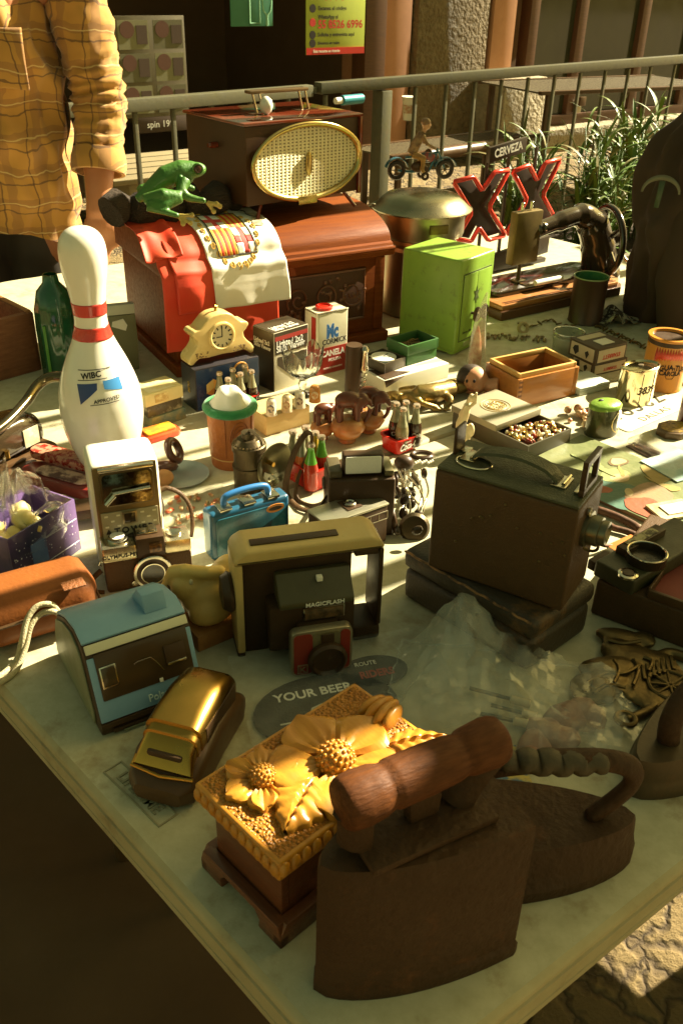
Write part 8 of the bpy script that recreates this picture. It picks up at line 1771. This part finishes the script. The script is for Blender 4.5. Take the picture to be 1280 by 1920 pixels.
tc = _n(t, 'ShaderNodeTexCoord'); sp_ = _n(t, 'ShaderNodeSeparateXYZ'); nq = _n(t, 'ShaderNodeTexNoise'); nq.inputs['Scale'].default_value = 9; nq.inputs['Detail'].default_value = 3
L(tc.outputs['Object'], nq.inputs['Vector']); mq = _n(t, 'ShaderNodeMix', data_type='RGBA', blend_type='LINEAR_LIGHT'); mq.inputs[0].default_value = .030; L(tc.outputs['Object'], mq.inputs[6]); L(nq.outputs[1], mq.inputs[7]); L(mq.outputs[2], sp_.inputs[0])
def line(sock, freq, lo, ph=0):
    a = _n(t, 'ShaderNodeMath', operation='MULTIPLY_ADD'); L(sock, a.inputs[0]); a.inputs[1].default_value = freq; a.inputs[2].default_value = ph; f_ = _n(t, 'ShaderNodeMath', operation='FRACT'); L(a.outputs[0], f_.inputs[0]); g_ = _n(t, 'ShaderNodeMath', operation='GREATER_THAN'); L(f_.outputs[0], g_.inputs[0]); g_.inputs[1].default_value = lo; return g_.outputs[0]
col = None; base = (.40, .20, .035)
prev = None
for sock, fr__, lo, ph, cc, fac in ((sp_.outputs[0], 13, .72, .2, (.24, .11, .03), .6), (sp_.outputs[2], 13, .72, .1, (.24, .11, .03), .6), (sp_.outputs[0], 13, .95, .62, (.07, .03, .012), .7), (sp_.outputs[2], 13, .95, .55, (.07, .03, .012), .7), (sp_.outputs[2], 13, .96, .28, (.55, .40, .16), .7)):
    mm = _n(t, 'ShaderNodeMath', operation='MULTIPLY'); L(line(sock, fr__, lo, ph), mm.inputs[0]); mm.inputs[1].default_value = fac
    x = _n(t, 'ShaderNodeMix', data_type='RGBA'); L(mm.outputs[0], x.inputs[0]); x.inputs[7].default_value = rgba(cc)
    if prev: L(prev, x.inputs[6])
    else: x.inputs[6].default_value = rgba(base)
    prev = x.outputs[2]
L(prev, b.inputs['Base Color']); nn = _n(t, 'ShaderNodeTexNoise'); nn.inputs['Scale'].default_value = 500; bp = _n(t, 'ShaderNodeBump'); bp.inputs['Strength'].default_value = .3; bp.inputs['Distance'].default_value = .001; L(nn.outputs[0], bp.inputs['Height']); L(bp.outputs[0], b.inputs['Normal'])
def wr(a, z, k_): return 1+k_*(noise.noise((math.cos(a)*2.2+3, math.sin(a)*2.2, z*9))+.6*noise.noise((math.cos(a)*5, math.sin(a)*5+2, z*16))+.5*math.sin(a*3+z*24+3*noise.noise((a, z*4, 2))))
def torso(u, v):
    a = u*2*math.pi; z = .80+.62*v; rx_ = .155+.02*math.sin(v*3)+.02*(1-v)-(.11*max(0, (v-.86)/.14)**2); ry_ = .142+.015*math.sin(v*2.5)-(.05*max(0, (v-.86)/.14)**2); k_ = wr(a, z, .11+.05*(1-v)); return (rx_*math.cos(a)*k_, ry_*math.sin(a)*k_, z-(.03*math.cos(a*2)*(1-v)))
MB().grid(torso, 150, 110).build('shirt', fl, pr_, ang=180)
pk_ = MB().grid(lambda u, v: (.02+.11*u, -.150-.012*math.sin(u*math.pi)-.008*math.sin(v*math.pi), 1.17+.125*v+.012*abs(u-.5)*(1-v)*-1), 20, 20).build('pocket', fl, pr_, ang=180, solid=.004)
MB().grid(lambda u, v: (-.17+.11*u, -.148-.012*math.sin(u*math.pi), 1.17+.125*v), 20, 20).build('pocket', fl, pr_, ang=180, solid=.004)
MB().box((-.022, -.148, .84), (-.002, -.138, 1.38), .003).build('button_placket', fl, pr_)
for i in range(4): MB().lathe([(.007, 0), (.007, .003), (.001, .004)], 14, M=Matrix.Translation((-.012, -.1485, .90+.13*i)) @ Matrix.Rotation(R(90), 4, 'X')).build('button', mat('button', (.30, .2, .09), .4), pr_)
def sleeve(S_, E_, W_, nm='sleeve'):
    pts = spline([S_, S_*.5+E_*.5, E_, E_*.45+W_*.55], 16); m_ = MB(); n_ = len(pts); sg_ = 40; vs = []
    for i, p in enumerate(pts):
        tt = i/(n_-1); ax = (pts[min(i+1, n_-1)]-pts[max(i-1, 0)]).normalized(); s1 = ax.cross(Vector((0, 1, 0))).normalized(); s2 = ax.cross(s1)
        bb_ = math.exp(-((tt-.66)/.2)**2)
        for k_ in range(sg_):
            a = k_*2*math.pi/sg_; rr_ = (.078-.020*tt)*(1+.12*noise.noise((math.cos(a)*2, math.sin(a)*2, tt*9))+.08*noise.noise((math.cos(a)*4, math.sin(a)*4, tt*18+4))+.10*bb_*math.sin(tt*75+1.5*math.sin(a*2)+a)); vs.append(p+(s1*math.cos(a)+s2*math.sin(a))*rr_)
    m_.add(vs, [[i*sg_+k_, i*sg_+(k_+1) % sg_, (i+1)*sg_+(k_+1) % sg_, (i+1)*sg_+k_] for i in range(n_-1) for k_ in range(sg_)]); o_ = m_.build(nm, fl, pr_, ang=180)
    e_ = pts[-1]; ax = (pts[-1]-pts[-3]).normalized(); M_ = Matrix.Translation(e_-ax*.012) @ ax.to_track_quat('Z', 'Y').to_matrix().to_4x4()
    MB().lathe([(.056, .0), (.064, .002), (.069, .02), (.070, .045), (.067, .056), (.058, .057), (.052, .03)], 40, M=M_).build('cuff', fl, o_, ang=50)
sleeve(sho, elb, wrist); sleeve(Vector((-.2, 0, 1.38)), Vector((-.26, -.02, 1.1)), Vector((-.24, -.12, .9)))
jn = mat('dark_jeans', (.035, .028, .02), .85, c2=(.05, .04, .03), sc=60)
def leg_(s_):
    return MB().tube([(s_*.062, 0, .98), (s_*.075, 0, .75), (s_*.10, 0, .5), (s_*.11, .02, .25), (s_*.112, .02, .06)], [.075, .082, .082, .075, .078], 20)
m_ = leg_(-1); m2 = leg_(1); m_.add(m2.v, m2.f); m_.ell((0, 0, .95), (.12, .09, .09)); m_.build('jeans', jn, pr_, remesh=.012, smooth=2)
